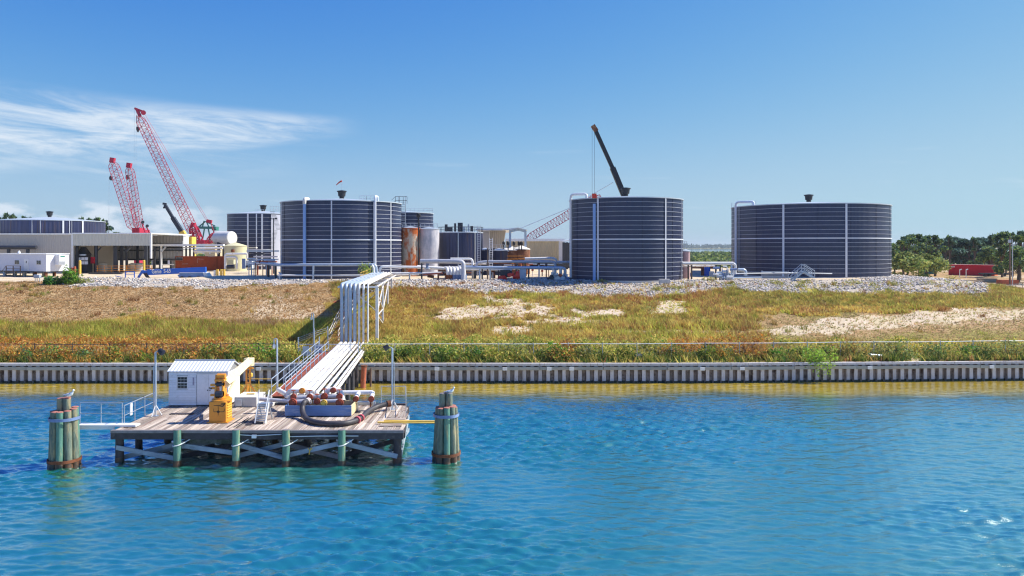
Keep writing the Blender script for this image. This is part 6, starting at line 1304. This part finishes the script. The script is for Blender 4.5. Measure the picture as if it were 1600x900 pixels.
# ---- between the middle and the widest tank
pipeset('yard_pipeline', 'long pale pipe joining the middle tank to the widest tank', (X(1105, 123), 123, 7.6),
    [(((1066, 411.5, 124), (1146, 411.5, 124)), .26, 'whitepipe'), (((1146, 411.8, 124), (1149, 414, 124), (1149, 428, 124)), .2, 'whitepipe'), (((1066, 416, 126), (1117, 415.5, 126)), .15, 'whiterust'), (((1140, 427.5, 125), (1240, 426.5, 128), (1300, 427.5, 129)), .09, 'galv'), (((1153, 421.6, 126), (1162, 421.6, 126), (1165, 424, 126), (1165, 431, 126)), .28, 'galvp'), (((1128, 434.5, 123), (1190, 433.5, 124)), .12, 'galvp')],
    [(1075.5, 413, 123.6, 'wood'), (1080.5, 413, 123.6, 'wood'), (1118.5, 413, 123.6, 'dark'), (1125, 413, 124.4, 'dark'), (1143, 413, 123.8, 'galvp')])
vs_ = thing('valve_manifold', 'blue-grey valve manifold cluster left of the widest tank', 'valves', (X(1132, 122.5), 122.5, 7.6)); rr = random.Random(3)
for k in range(26):
    px = 1116+rr.random()*30; py = 416+rr.random()*20; y = 122.2+rr.random()*1.6; m = rr.choice(['galvp', 'galvp', 'galv', 'band', 'white'])
    if k % 2: MB().tube([P(px, py, y), P(px, min(439, py+6+rr.random()*8), y)], .09, 6).build('pipe_drop', M[m], vs_)
    else: MB().tube([P(px-1.5-rr.random()*4, py, y), P(px+2+rr.random()*4, py+rr.uniform(-1, 1), y)], .11+.1*rr.random(), 8).build('valve_body', M[m], vs_)
V, vx, vy = vessel('narrow faded pink tank tucked behind the middle tank', 1071, 128, .75, Z(392, 128), 'pink', .3); topguard(V, 1066, 1073, 129, Z(392, 128), 1.6, 2)
solo('blue_drum', MB().lathe((X(1105, 140), 140, 7.62), [(.55, 0), (.58, .8), (.55, 1.6), (.2, 1.65)], 14), M['blue'], 'blue drum in the yard between two navy tanks', 'drum'); solo('red_drum', MB().lathe((X(1099.5, 140.5), 140.5, 7.62), [(.5, 0), (.5, 1.3)], 14), M['brown'], 'dark red drum touching the blue drum', 'drum')
solo('red_pipe_pile', MB().tube([P(1080, 417.5, 150), P(1116, 418.2, 150)], .25, 8).tube([P(1079, 428, 150), P(1101, 429, 150)], .28, 8), M['rustred'], 'rust red pipes stored behind the blue drum', 'pipes')
solo('white_block_row', MB().bx(X(1082, 149), X(1100, 149), 149, 150, 7.6, 8.3).bx(X(1110, 135), X(1116, 135), 135, 136, 7.6, 8.6), M['slab'], 'pale blocks on the sandy yard between two navy tanks', 'blocks', None, False)
# crossover stairs
co = thing('crossover_stairs', 'blue-grey metal crossover stairs in front of the widest tank', 'stairs', (X(1253, 124), 124, 7.6)); ya, yb = 120.5, 121.6
pk_z = Z(423.5, 121); gxa, gxb, gxc = X(1234, 121), X(1254.5, 121), X(1271, 121)
za_, zc_ = Z(441, 120.5), Z(434, 121)
for y in (ya, yb):
    MB().bar((gxa, y, za_), (gxb, y, pk_z), .09, .22).build('stringer', M['galvp'], co, False); MB().bar((gxb, y, pk_z), (gxc, y, zc_), .09, .22).build('stringer', M['galvp'], co, False)
    for q in (.55, 1.1):
        MB().tube([(gxa, y, za_+q), (gxb, y, pk_z+q), (gxc, y, zc_+q)], .045, 6).build('handrail', M['galvp'], co)
    for f in (0, .5, 1): MB().tube([(gxa+(gxb-gxa)*f, y, za_+(pk_z-za_)*f), (gxa+(gxb-gxa)*f, y, za_+(pk_z-za_)*f+1.1)], .045, 6).build('rail_post', M['galv'], co); 
    MB().tube([(gxc, y, zc_), (gxc, y, zc_+1.1)], .045, 6).build('rail_post', M['galv'], co)
for k in range(9):
    f = (k+.5)/9; MB().bx(gxa+(gxb-gxa)*f-.14, gxa+(gxb-gxa)*f+.14, ya+.05, yb-.05, za_+(pk_z-za_)*f, za_+(pk_z-za_)*f+.04).build('stair_tread', M['galvp'], co, False)
    if k < 6: f = (k+.5)/6; MB().bx(gxb+(gxc-gxb)*f-.14, gxb+(gxc-gxb)*f+.14, ya+.05, yb-.05, pk_z+(zc_-pk_z)*f, pk_z+(zc_-pk_z)*f+.04).build('stair_tread', M['galvp'], co, False)
bf = thing('picket_rail', 'low grey picket railing left of the crossover stairs', 'railing', (X(1210, 127), 127, 7.7)); f = lambda px: 127+0*px
mbf = MB()
for px in np.arange(1190, 1232, 1.6): 
    x_ = X(px, 127); MB().tube([(x_, 127, 7.6), (x_, 127, Z(424.5 if 1192 < px < 1230 else 422.5, 127))], .035, 5).build('picket', M['galvp'], bf)
MB().tube([P(1189, 424.5, 127), P(1232, 424.8, 127)], .04, 6).build('top_rail', M['galvp'], bf)
solo('tank_base_box', MB().bx(X(1030, 117.8), X(1046, 117.8), 117.3, 118.2, 7.3, Z(436, 118)), M['slab'], 'small white concrete box at the foot of the middle tank', 'box', None, False)
# ---- poles
def pole(label, px, y, ztop, r=.14, arms=(), m='wood', name='utility_pole'):
    x_ = X(px, y); g = ground(x_, y); t = thing(name, label, 'pole', (x_, y, g)); MB().tube([(x_, y, g-.3), (x_, y, ztop)], [r, r*.75], 8).build('pole', M[m], t)
    for z, w_ in arms: MB().bx(x_-w_, x_+w_, y-.06, y+.06, z, z+.12).build('cross_arm', M[m], t, False)
    return t
t = pole('wooden pole with two floodlights before the short navy tanks', 762, 124.5, Z(388, 124.5), .13, ((Z(391, 124.5), .4),))
t = pole('thin dark floodlight pole between the far navy tank and windsock tank', 427.5, 150, Z(341, 150), .13, ((Z(342.5, 150), .7),), 'dark')
for dx in (-.6, .55): MB().box((X(427.5, 150)+dx, 149.8, Z(341.5, 150)), (.4, .3, .35)).build('floodlight', M['dark'], t, False)
t = pole('weathered wooden utility pole at the right before the trees', 1578, 150, Z(370, 150), .17, ()); MB().box((X(1577, 149.8), 149.7, Z(377, 150)), (.5, .3, .6)).build('transformer', M['galv'], t, False)
pole('thinner pale utility pole just right of the weathered one', 1582, 152, Z(374, 152), .10, (), 'galv')
ft = thing('floodlight_tower', 'grey floodlight mast over the short navy tanks', 'mast', (X(768, 143), 143, 7.6)); MB().tube([(X(768, 144), 144, 12), (X(768, 144), 144, Z(389, 144))], .1, 6).build('mast', M['dark'], ft)
for px in (760, 768, 770): MB().box((X(px, 144), 144, Z(389.5, 144)), (.7, .4, .4)).build('floodlight', M['dark'], ft, False)
# ================================================================ CRANES
def lattice(p0, p1, w0, w1, n, r, parent, m, name='lattice_boom', taper=.08):
    p0, p1 = Vector(p0), Vector(p1); d = (p1-p0).normalized(); s = d.cross(Vector((0, 1, 0))).normalized(); u = s.cross(d).normalized(); mb = MB()
    def W_(f):
        w_ = w0+(w1-w0)*f; e = min(1, f/taper, (1-f)/taper+.35); return w_*.5*max(.3, e)
    rings = []
    for i in range(n+1):
        f = i/n; c = p0.lerp(p1, f); h = W_(f); rings.append([c+s*h*a+u*h*b for a, b in ((-1,-1),(1,-1),(1,1),(-1,1))])
    for i in range(n):
        for k in range(4):
            mb.bar(rings[i][k], rings[i+1][k], r*2, r*2)
            a, b = (rings[i][k], rings[i+1][(k+1) % 4]) if (i+k) % 2 else (rings[i][(k+1) % 4], rings[i+1][k]); mb.bar(a, b, r*1.0, r*1.0)
            if k in (0, 2): mb.bar(rings[i][k], rings[i][(k+1) % 4], r, r)
    return mb.build(name, M[m], parent, False)
cr = thing('crawler_crane', 'tallest red lattice boom crane standing behind the yard', 'crane', (X(315, 250), 250, 7.6), 'red lattice boom cranes'); y = 250
lattice(P(309, 376, y), P(216, 180, y), 2.7, 2.3, 40, .07, cr, 'cranered')
MB().bar(P(211, 169.5, y), P(225, 175, y), 1.0, .7).bar(P(214, 171, y), P(219, 182, y), .8, .8).tube([P(224, 176, y-.6), P(224, 176, y+.6)], .8, 10).build('boom_head', M['cranered'], cr, False)
lattice(P(310, 380, y), P(301, 352, y), 2.8, 1.9, 5, .2, cr, 'cranered', 'boom_foot'); MB().bar(P(299, 351, y), P(305, 351.5, y), 1.2, 1.4).build('boom_brace', M['cranered'], cr, False)
for a, b in (((226, 178), (326, 346)), ((224, 181), (322, 344))): MB().tube([P(*a, y), P(*b, y)], .05, 4).build('pendant_line', M['cranered'], cr)
MB().bar(P(323, 345, y), P(331, 346.5, y), .8, 1.0).build('mast_head', M['cranered'], cr, False)
lattice(P(326, 380, y), P(336, 364, y), 1.8, 1.4, 4, .15, cr, 'cranered', 'rear_mast'); MB().bar(P(329, 347, y), P(335, 364, y), .2, .2).build('mast_link', M['cranered'], cr, False)
MB().bx(X(303, y), X(323, y), y-1.5, y+2.5, Z(381, y), Z(375, y)).build('house', M['cranered'], cr, False, .1); MB().bx(X(300, y), X(327, y), y-2.5, y+3.5, 7.6, 9.0).build('crawler_track', M['dark'], cr, False, .2)
for dx, z in ((214, 205), (216.5, 205)): MB().tube([P(dx, 181, y), P(dx, z, y)], .035, 4).build('hoist_rope', M['dark'], cr)
for px in (209, 212): MB().tube([P(px+1, 172, y), P(px, 350, y)], .025, 4).build('hoist_rope', M['galv'], cr)
h_ = P(215.5, 201, y); MB().lathe((h_.x, h_.y, h_.z-1.2), [(.1, 0), (.3, .3), (.55, 1.0), (.5, 1.7), (.2, 1.9)], 10).build('hook_block', M['dark'], cr)
for k, (bx_, by_, tx_, ty_, w_, yy, lab, hkx, hky) in enumerate(((211, 362, 175, 250, 2.6, 240, 'red lattice crane leaning left, first of the near pair', 173.5, 277), (218, 360, 201, 258, 2.2, 246, 'slimmer red lattice crane just right of the leaning pair mate', 199, 276))):
    c = thing('crawler_crane', lab, 'crane', (X(bx_, yy), yy, 7.6), 'red lattice boom cranes'); lattice(P(bx_, by_, yy), P(tx_+1, ty_+3, yy), w_, w_*.9, 24, .06, c, 'cranered')
    MB().bar(P(tx_-2.5, ty_, yy), P(tx_+4, ty_+1, yy), 1.2, 1.6).build('boom_head', M['cranered'], c, False)
    hkp = P(hkx, hky, yy); MB().tube([P(hkx, ty_+2, yy), hkp], .035, 4).build('hoist_rope', M['dark'], c); MB().lathe((hkp.x, hkp.y, hkp.z-1), [(.15, 0), (.5, .3), (.55, 1.0), (.3, 1.5)], 10).build('hook_block', M['dark'], c)
    MB().bx(X(bx_-5, yy), X(bx_+7, yy), yy, yy+4, 7.6, Z(356+k*3, yy)).build('house', M['cranered'], c, False, .1)
    MB().tube([P(tx_+4, ty_+2, yy), P(tx_+(50 if k == 0 else 26), 345+k*5, yy)], .03, 4).build('pendant_line', M['galv'], c)
    MB().bar(P(bx_+10, 347+6*k, yy), P(bx_+17, 366, yy), .3, .3).build('rear_mast', M['cranered'], c, False)
    if k == 0: MB().tube([P(170.5, 277, yy), P(170, 365, yy)], .03, 4).build('hoist_rope', M['galv'], c)
    MB().tube([P(bx_+12, 347+6*k, yy-.4), P(bx_+12, 347+6*k, yy+.4)], .5, 10).build('sheave', M['dark'], c)
MB().bx(X(226, 240), X(235.5, 240), 240, 243, Z(367, 240), Z(364, 240)).build('counterweight', M['cranered'], c, False)
tcn_ = thing('telescopic_crane', 'dark telescopic crane boom with a yellow base at the left', 'crane', (X(286, 220), 220, 7.6)); y = 220
MB().bar(P(286, 365, y), P(270, 340, y), 1.1, 1.1).bar(P(270, 340, y), P(258, 320, y), .75, .75).build('boom', M['dark'], tcn_, False); MB().bar(P(289, 372, y), P(284, 362, y), 1.3, 1.5).build('boom_base', M['yellow'], tcn_, False); MB().bar(P(254.5, 318, y), P(260, 319, y), .5, .6).build('boom_head', M['dark'], tcn_, False)
MB().tube([P(256, 319, y), P(256.2, 325, y)], .03, 4).build('hoist_rope', M['dark'], tcn_); MB().lathe(tuple(P(256.2, 326, y)), [(.1, 0), (.3, .2), (.2, .6)], 8).build('hook_block', M['dark'], tcn_); MB().bx(X(283, y), X(300, y), y, y+3, 7.6, Z(370, y)).build('carrier', M['yellow'], tcn_, False, .1)
tk = thing('telescopic_crane', 'black telescopic crane boom rising behind the middle tank', 'crane', (X(984, 150), 150, 7.6)); y = 148
MB().bar(P(985, 330, y), P(957, 262, y), 1.0, 1.0).build('boom', M['black'], tk, False); MB().bar(P(957.3, 263, y), P(931, 205, y), .68, .72).build('boom_extension', M['black'], tk, False)
MB().bar(P(926, 196, y), P(932, 205, y), .9, .8).tube([P(928, 199, y-.5), P(928, 199, y+.5)], .45, 10).build('boom_head', M['brown'], tk, False)
for px in (925.2, 929): MB().tube([P(px, 200, y), P(px, 303, y)], .025, 4).build('hoist_rope', M['dark'], tk)
MB().bar(P(985, 330, y), (X(988, y), y, 9.5), 1.3, 1.3).build('turntable_arm', M['black'], tk, False); MB().bx(X(975, y), X(1005, y), y-1.4, y+1.4, 8.2, 9.6).build('carrier', M['yellow'], tk, False, .1)
for px in (978, 984, 996, 1002): MB().tube([P(px, 425, y-1.6), P(px, 425, y-1.2)], .6, 12).build('wheel', M['black'], tk)
lc = thing('crawler_crane', 'red lattice crane boom lowered low behind the middle tank', 'crane', (X(915, 200), 200, 7.6), 'red lattice boom cranes'); y = 200
lattice(P(938, 306, y), P(823, 374, y), 2.3, 1.9, 26, .07, lc, 'cranered'); MB().tube([P(958, 285, y), P(888, 326, y), P(814, 356.5, y)], .06, 4).build('pendant_line', M['galv'], lc); MB().bx(X(930, y), X(955, y), y, y+4, 7.6, 20).build('house', M['cranered'], lc, False)
lc['label'] = 'red lattice crane boom lowered low left of the middle tank'
# far green port gantry
gc = thing('gantry_crane', 'green quayside gantry crane far away behind the red crane', 'crane', (X(322, 700), 700, 4)); y = 700
MB().bar(P(308, 355.5, y), P(338, 356, y), 3, 2.2).build('girder', M['gcrane'], gc, False)
for a, b in (((320, 354), (315, 383)), ((325, 354), (330, 383)), ((319, 345), (316, 356)), ((322, 345), (327, 356)), ((321, 346), (310, 355)), ((334, 353), (334, 383)), ((323, 347), (336, 353))): MB().bar(P(*a, y), P(*b, y), .9, .9).build('frame_leg', M['gcrane'], gc, False)
MB().bx(X(331, y), X(338, y), y, y+6, Z(360, y), Z(354, y)).build('machine_house', M['gcrane'], gc, False)
for k, (a, b, c, d, m) in enumerate(((237, 272, 374, 380, 'trailer'), (238, 262, 368.5, 372, 'dark'), (320, 336, 375, 380, 'tan'))): solo('far_shed', MB().bx(X(a, 300), X(b, 300), 300, 315, ground(X(a, 300), 300), Z(c, 300)), M[m], ['pale far shed right of the canopy roof', 'dark far shed behind the pale one', 'tan far shed under the green gantry crane'][k], 'building', 'far sheds beyond the yard', False)
# ================================================================ TREES AND SHRUBS
def tree_data(h, r, seed, n, size, pal, wts, blobs=9, lowest=.25, sparse=False):
    q = np.random.default_rng(seed); cs = []; lim = []
    for k in range(blobs):
        a = q.random()*6.28; d = q.random()**.6*r*.8; z = h*(lowest+(1-lowest)*q.random()**.8); 
        if z > .8*h: d *= .5
        cs.append((d*math.cos(a), d*math.sin(a)*.8, z*.92)); 
    cs.append((0, 0, h*.86)); pts = []; cols = []
    for c in cs:
        m = n//len(cs); v = q.normal(size=(m, 3)); v /= np.linalg.norm(v, axis=1)[:, None]; rb_ = r*(.29 if not sparse else .17)*(.7+.6*q.random()); v *= q.random((m, 1))**.4*rb_; v[:, 2] *= .72
        pts.append(v+np.array(c)); cols.append(np.array(pal)[q.choice(len(pal), size=m, p=np.array(wts)/sum(wts))]*(.7+.6*q.random()))
    return cs, np.concatenate(pts), np.concatenate(cols)
def crown_mesh(pts, cols, size): return leafcloud(pts, np.full(len(pts), size), cols, M['leaf'], 'crown')
protos = {}
def proto(key, h, r, seed, n, size, pal, wts, **k):
    cs, pts, cols = tree_data(h, r, seed, n, size, pal, wts, **k); mb = MB()
    mb.tube([(0, 0, -.4), (r*.03, 0, h*.3), (0, r*.02, h*.62), (0, 0, h*.85)], [h*.028, h*.022, h*.014, h*.006], 7)
    for c in cs: mb.tube([(0, 0, h*.22+.2*c[2]), (c[0]*.5, c[1]*.5, c[2]*.72), c], [h*.013, h*.009, h*.004], 5)
    protos[key] = (crown_mesh(pts, cols, size), mb.mesh('trunk', M['bark']))
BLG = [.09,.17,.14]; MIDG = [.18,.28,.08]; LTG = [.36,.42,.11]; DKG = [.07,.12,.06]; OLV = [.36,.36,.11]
proto('round', 8, 4.6, 1, 3600, .27, [MIDG, DKG, LTG, BLG], [3, 2, 1.6, 2], blobs=13)
proto('open', 10, 4.6, 2, 2600, .27, [MIDG, DKG, BLG, LTG], [2.5, 2, 2.5, 1], blobs=20, lowest=.32, sparse=True)
proto('olive', 5.5, 4.6, 3, 3200, .24, [OLV, LTG, MIDG, DKG], [3, 3, 2, 1], blobs=13, lowest=.18)
proto('blue', 9, 4.4, 4, 2000, .42, [BLG, DKG, [.08,.15,.12]], [3, 1.6, 2], blobs=12, lowest=.2)  # distant row; blue of the hazy air mixed into the leaf colours
proto('bare', 10, 3.2, 5, 420, .42, [DKG, BLG, MIDG], [3, 2, 1], blobs=7, lowest=.62, sparse=True)
proto('palm', 10, 2.6, 8, 260, .6, [DKG, MIDG], [3, 1], blobs=5, lowest=.8, sparse=True)
def tree(key, px, y, ptop, label, grp, wscale=1., name='tree', sink=0):
    crown, trunk = protos[key]; H0 = {'round': 8, 'open': 10, 'olive': 5.5, 'blue': 9, 'bare': 10, 'palm': 10}[key]; x_ = X(px, y); g = ground(x_, y)-sink
    s = (Z(ptop, y)-g)/H0; t = thing(name, label, 'tree', (x_, y, g), grp); t.scale = (s*wscale, s*wscale, s); t.rotation_euler = (0, 0, random.uniform(0, 6.28))
    for nm, me in (('crown', crown), ('trunk', trunk)):
        o = bpy.data.objects.new(nm, me); COL.objects.link(o); o.parent = t
    return t
G1 = 'trees at the right end of the yard'; G2 = 'distant trees behind the warehouse'
tree('open', 1412, 200, 362, 'dark open crowned tree right against the widest tank', G1)
tree('open', 1436, 206, 358, 'tall open crowned tree second from the widest tank', G1)
tree('open', 1461, 212, 360, 'tall dark tree above the pale site hut', G1)
tree('round', 1398, 215, 380, 'dark tree half hidden by the edge of the widest tank', G1)
tree('olive', 1417, 178, 393, 'low olive spreading tree in front of the taller dark trees', G1, 1.35)
tree('olive', 1448, 186, 396, 'low olive tree left of the dark green hut', G1, 1.2)
tree('round', 1447, 222, 385, 'mid green round tree behind the two olive trees', G1, 1.2)
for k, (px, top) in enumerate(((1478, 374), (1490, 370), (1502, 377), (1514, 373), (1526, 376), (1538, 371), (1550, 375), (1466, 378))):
    tree('blue', px, 290+7*(k % 3), top, ['bluish tree above the left end of the red container', 'taller bluish tree over the red container left third', 'low bluish tree over the red container', 'bluish tree behind the middle of the red container', 'bluish tree right of the red container middle', 'bluish tree above the container end door', 'bluish tree right of the red container', 'bluish tree behind the tall trees left of the container'][k], G1, 1.15)
tree('round', 1545, 235, 385, 'dense green tree over the right end of the red container', G1, 1.2)
tree('round', 1572, 228, 392, 'dark dense tree between the container and the utility pole', G1, 1.25)
tree('open', 1566, 205, 354, 'broken topped tree just left of the utility pole', G1, .8)
tree('open', 1594, 188, 352, 'sparse topped tree right of the utility poles', G1, .85)
tree('bare', 1548, 245, 362, 'thin ragged tree rising over the container end door', G1, .9)
tree('bare', 1582, 210, 357, 'thin bare crowned tree directly behind the utility poles', G1, .9)
tree('bare', 1484, 250, 364, 'thin ragged treetop over the left end of the red container', G1, 1.)
tree('bare', 1523, 255, 367, 'thin ragged treetop over the middle of the red container', G1, 1.)
tree('round', 1592, 175, 385, 'bright green tree at the right edge of the picture', G1, 1.1)
tree('round', 1612, 165, 388, 'green tree cut by the right edge of the picture', G1, 1.1)
tree('round', 1590, 185, 402, 'low dark tree behind the brick block', G1, 1.5)
for k, (px, y, top, key, ws) in enumerate(((20, 260, 327, 'bare', .8), (1, 265, 333, 'bare', .7), (47, 262, 332, 'bare', .8), (124, 250, 334, 'bare', .5), (140, 250, 334, 'bare', 1.1), (164, 246, 339, 'bare', 1.1), (183, 300, 356, 'open', 1.2), (250, 330, 360, 'open', .9), (263, 330, 362, 'open', 1.1), (226, 330, 366, 'open', 1.))):
    tree(key, px, y, top, ['storm-stripped tree at the far left above the broad dark tank', 'bare treetop at the very left edge above the roof', 'thin bare treetop left of the broad tank vent', 'small treetop right of the broad tank roof', 'wide sparse treetop beside the broad dark tank', 'sparse treetop at the right shoulder of the broad tank', 'small tree peeking over the canopy roof', 'thin tree left of the off-white vertical tank', 'spreading tree left of the off-white vertical tank', 'low tree right of the near red cranes'][k], G2, ws)
# mangrove belt between the tanks and beyond
def far_mass(name, label, pxa, pxb, ya, yb, n, size, top, seed):
    q = np.random.default_rng(seed); y = ya+(yb-ya)*q.random(n)**.8; px = pxa+(pxb-pxa)*q.random(n); x = (px-800)*y/FPX; z = gz(x, y)+q.random(n)**.6*top*(.45+.9*fnoise(x, y, 35))
    c = np.column_stack([x, y, z]); pal = np.array([MIDG, DKG, LTG, [.14,.2,.04]]); cl = fnoise(x+9, y+4, 22); cols = pal[q.choice(4, size=n, p=[.4, .3, .15, .15])]*(.42+.6*cl)[:, None]
    me = leafcloud(c, size*(.8+y/900), cols, M['leaf'], name, .3); tag(npobj(name, me), label, 'shrubs', kind='stuff')
far_mass('mangrove_thicket', 'dense green mangrove thicket between the yard and the far bay', 780, 1720, 330, 1100, 30000, 1.15, 4.2, 5)
far_mass('far_scrub', 'far green scrub behind the cranes at the left', -60, 480, 345, 700, 12000, 1.2, 4.5, 6)
def shore():
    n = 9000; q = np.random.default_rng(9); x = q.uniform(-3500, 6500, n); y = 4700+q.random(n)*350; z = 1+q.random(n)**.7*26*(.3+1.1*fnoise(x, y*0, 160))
    cols = np.array([.05,.09,.09])*(.7+.7*q.random((n, 1))); tag(npobj('far_shore_trees', leafcloud(np.column_stack([x, y, z]), np.full(n, 13.), cols, M['leaf'], 'far_shore_trees')), 'haze-tinted tree line on the far shore of the bay', 'trees', kind='stuff')  # leaf colour already carries the blue of distant haze
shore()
# bushes on the crest and along the seawall
def bush(px, py, y, w_, h, pal, wts, label, n=420, size=.16, name='bush', grp=None, droop=0., seed=None, z0=None):
    x_ = X(px, y); g = ground(x_, y) if z0 is None else z0; q = np.random.default_rng(int(px*7+h*10)); m = n; v = q.normal(size=(m, 3)); v /= np.linalg.norm(v, axis=1)[:, None]; v *= q.random((m, 1))**.45
    lump = 1+.35*np.sin(v[:, 0]*5+px)*np.cos(v[:, 1]*4); c = np.column_stack([v[:, 0]*w_*lump, v[:, 1]*w_*.7, np.abs(v[:, 2])*h*lump-droop*(v[:, 1] < -.3)*np.abs(v[:, 1])])
    cols = np.array(pal)[q.choice(len(pal), size=m, p=np.array(wts)/sum(wts))]; t = thing(name, label, 'bush', (x_, y, g), grp); npobj('foliage', leafcloud(c, np.full(m, size), cols, M['leaf'], 'foliage'), t)
    mb = MB(); 
    for k in range(5): a = k*1.26; mb.tube([(0, 0, -.1), (w_*.5*math.cos(a), w_*.4*math.sin(a), h*.6)], [.035, .012], 5)
    npobj('stem', mb.mesh('stem', M['bark']), t)
BG = [.10,.30,.03]; BG2 = [.22,.42,.04]; G3 = 'bushes growing along the fence'
bush(110, 445, 117.5, 1.55, 2.3, [BG, BG2, LTG, DKG], [3, 3, 2, 1], 'bright green bush at the left end of the gravel', 1100, .2)
bush(79, 448, 117, 1.25, 1.3, [BG, MIDG, [.08,.22,.10]], [3, 2, 3], 'lower blue-green bush left of the bright green one', 600, .2)
bush(93, 447, 117.3, .9, 1.2, [MIDG, DKG, LTG], [3, 2, 1], 'small dark bush between the two green bushes', 300, .18)
bush(130, 446, 118, 1.5, .8, [LTG, OLV, [.4,.36,.1]], [2, 3, 3], 'pale olive weeds right of the bright green bush', 300, .14)
bush(570, 420, 121.8, 1.2, 1.8, [LTG, BG2, OLV], [3, 2, 2], 'leafy bush in front of the windsock tank', 350, .16, z0=8.7)
bush(1280, 560, 73.8, 1.7, 1.3, [[.42,.62,.08], [.30,.50,.06], LTG], [3, 3, 2], 'bright green vine spilling over the seawall', 850, .12, 'trailing_vine', None, 1.5, z0=2.0)
for k, (px, w_, h, pal, lab) in enumerate(((40, 1.6, 1.2, [MIDG, DKG, BG], 'dark green bush at the foot of the orange weeds, far left'), (85, 1.8, 1.5, [MIDG, BG, DKG], 'dark green bush above the left pile cluster'), (135, 1.4, .9, [MIDG, DKG, BG], 'small dark green bush right of the left pile cluster'), (222, 1.3, .7, [BG2, MIDG], 'light green bush left of the left floodlight'), (408, 1.9, 1.9, [BG2, BG, LTG], 'bright green bush left of the hooked lamp post'), (627, 1.8, 1.5, [LTG, BG2, OLV], 'yellow green bush right of the right floodlight'), (700, 1.7, 1.5, [LTG, BG, MIDG], 'green bush above the right pile cluster'), (745, 1.4, 1.4, [BG, MIDG, DKG], 'deep green bush second right of the pile cluster'), (805, 1.8, 2.2, [OLV, LTG, MIDG], 'tall olive bush at the middle of the seawall'), (870, 1.5, 1.7, [BG, BG2, DKG], 'vivid green bush right of the tall olive bush'), (912, 1.5, 1.3, [OLV, DKG, [.3,.2,.07]], 'dark brownish bush below the middle tank'), (1170, 1.6, 2.2, [[.42,.2,.05], [.45,.3,.08], [.25,.15,.05]], 'rounded orange brown bush on the fence line'), (1213, 1.2, 1.1, [BG, OLV], 'small green bush left of the trailing vine'), (1328, 1.5, 2.0, [[.45,.28,.07], OLV, LTG], 'golden bush right of the trailing vine'), (1378, 1.8, 1.6, [OLV, LTG, [.4,.3,.1]], 'wide olive bush right of the golden bush'), (1408, 1.7, 1.9, [OLV, MIDG, LTG], 'darker olive bush left of the bare sandy gap'), (1462, 1.4, 1.6, [MIDG, OLV], 'greyish green bush behind the bare sandy gap'), (1515, 1.7, 1.2, [BG, MIDG, LTG], 'low green bush right of the bare gap'), (1545, 1.5, 1.6, [OLV, MIDG], 'olive bush beside the low green bush'), (1580, 1.9, 1.8, [OLV, LTG, [.4,.3,.1]], 'large olive bush near the right edge'))):
    yy = float(wall_y(X(px, 75.5)))+2.0+.5*(k % 3); bush(px, 560, yy, w_, h, [np.array(c)*1.0 for c in pal], [3, 2, 1][:len(pal)], lab, 650, .13, grp=G3)
for k, (px, py, y) in enumerate(((856, 455, 107), (1110, 440, 121), (1210, 445, 118), (1250, 449, 115), (1256, 444, 118), (1330, 445, 118), (1395, 446, 117), (1487, 436, 126), (1012, 473, 101), (1027, 448, 113), (1060, 447, 114), (598, 447, 112), (940, 443, 119))):
    bush(px, py, y, 1.0+.3*(k % 3), .55+.2*(k % 2), [LTG, OLV, [.45,.36,.1]], [2, 3, 3], ['olive tuft on the gravel left of the middle tank', 'golden tuft on the crest left of the widest tank', 'pale tuft on the gravel under the picket rail', 'olive tuft at the foot of the crossover stairs', 'small tuft right of the crossover stairs', 'tuft on the gravel below the widest tank', 'tuft on the gravel at the right of the widest tank', 'olive tuft on the upper gravel before the red container', 'green tuft on the bank below the middle tank', 'light tuft on the gravel below the middle tank', 'yellowish tuft on gravel left of the pink tank', 'brown tuft on the crest right of the pipe rack', 'golden tuft on the gravel at the middle tank foot'][k], 160, .12, 'weed_tuft', 'weed tufts on the gravel')
# ================================================================ HAZE
def haze_box():
    m = bpy.data.materials.new('haze'); m.use_nodes = True; t = m.node_tree; t.nodes.clear(); o = t.nodes.new('ShaderNodeOutputMaterial'); v = t.nodes.new('ShaderNodeVolumePrincipled')
    v.inputs['Color'].default_value = (.80, .90, 1.0, 1); v.inputs['Density'].default_value = .00008; v.inputs['Anisotropy'].default_value = 0.2; t.links.new(v.outputs[0], o.inputs['Volume'])
    h = MB().bx(-9100, 9100, -400, 9100, -5, 62).build('haze', m, None, False); h['kind'] = 'stuff'; h['label'] = 'thin pale sea haze in the air'
haze_box()
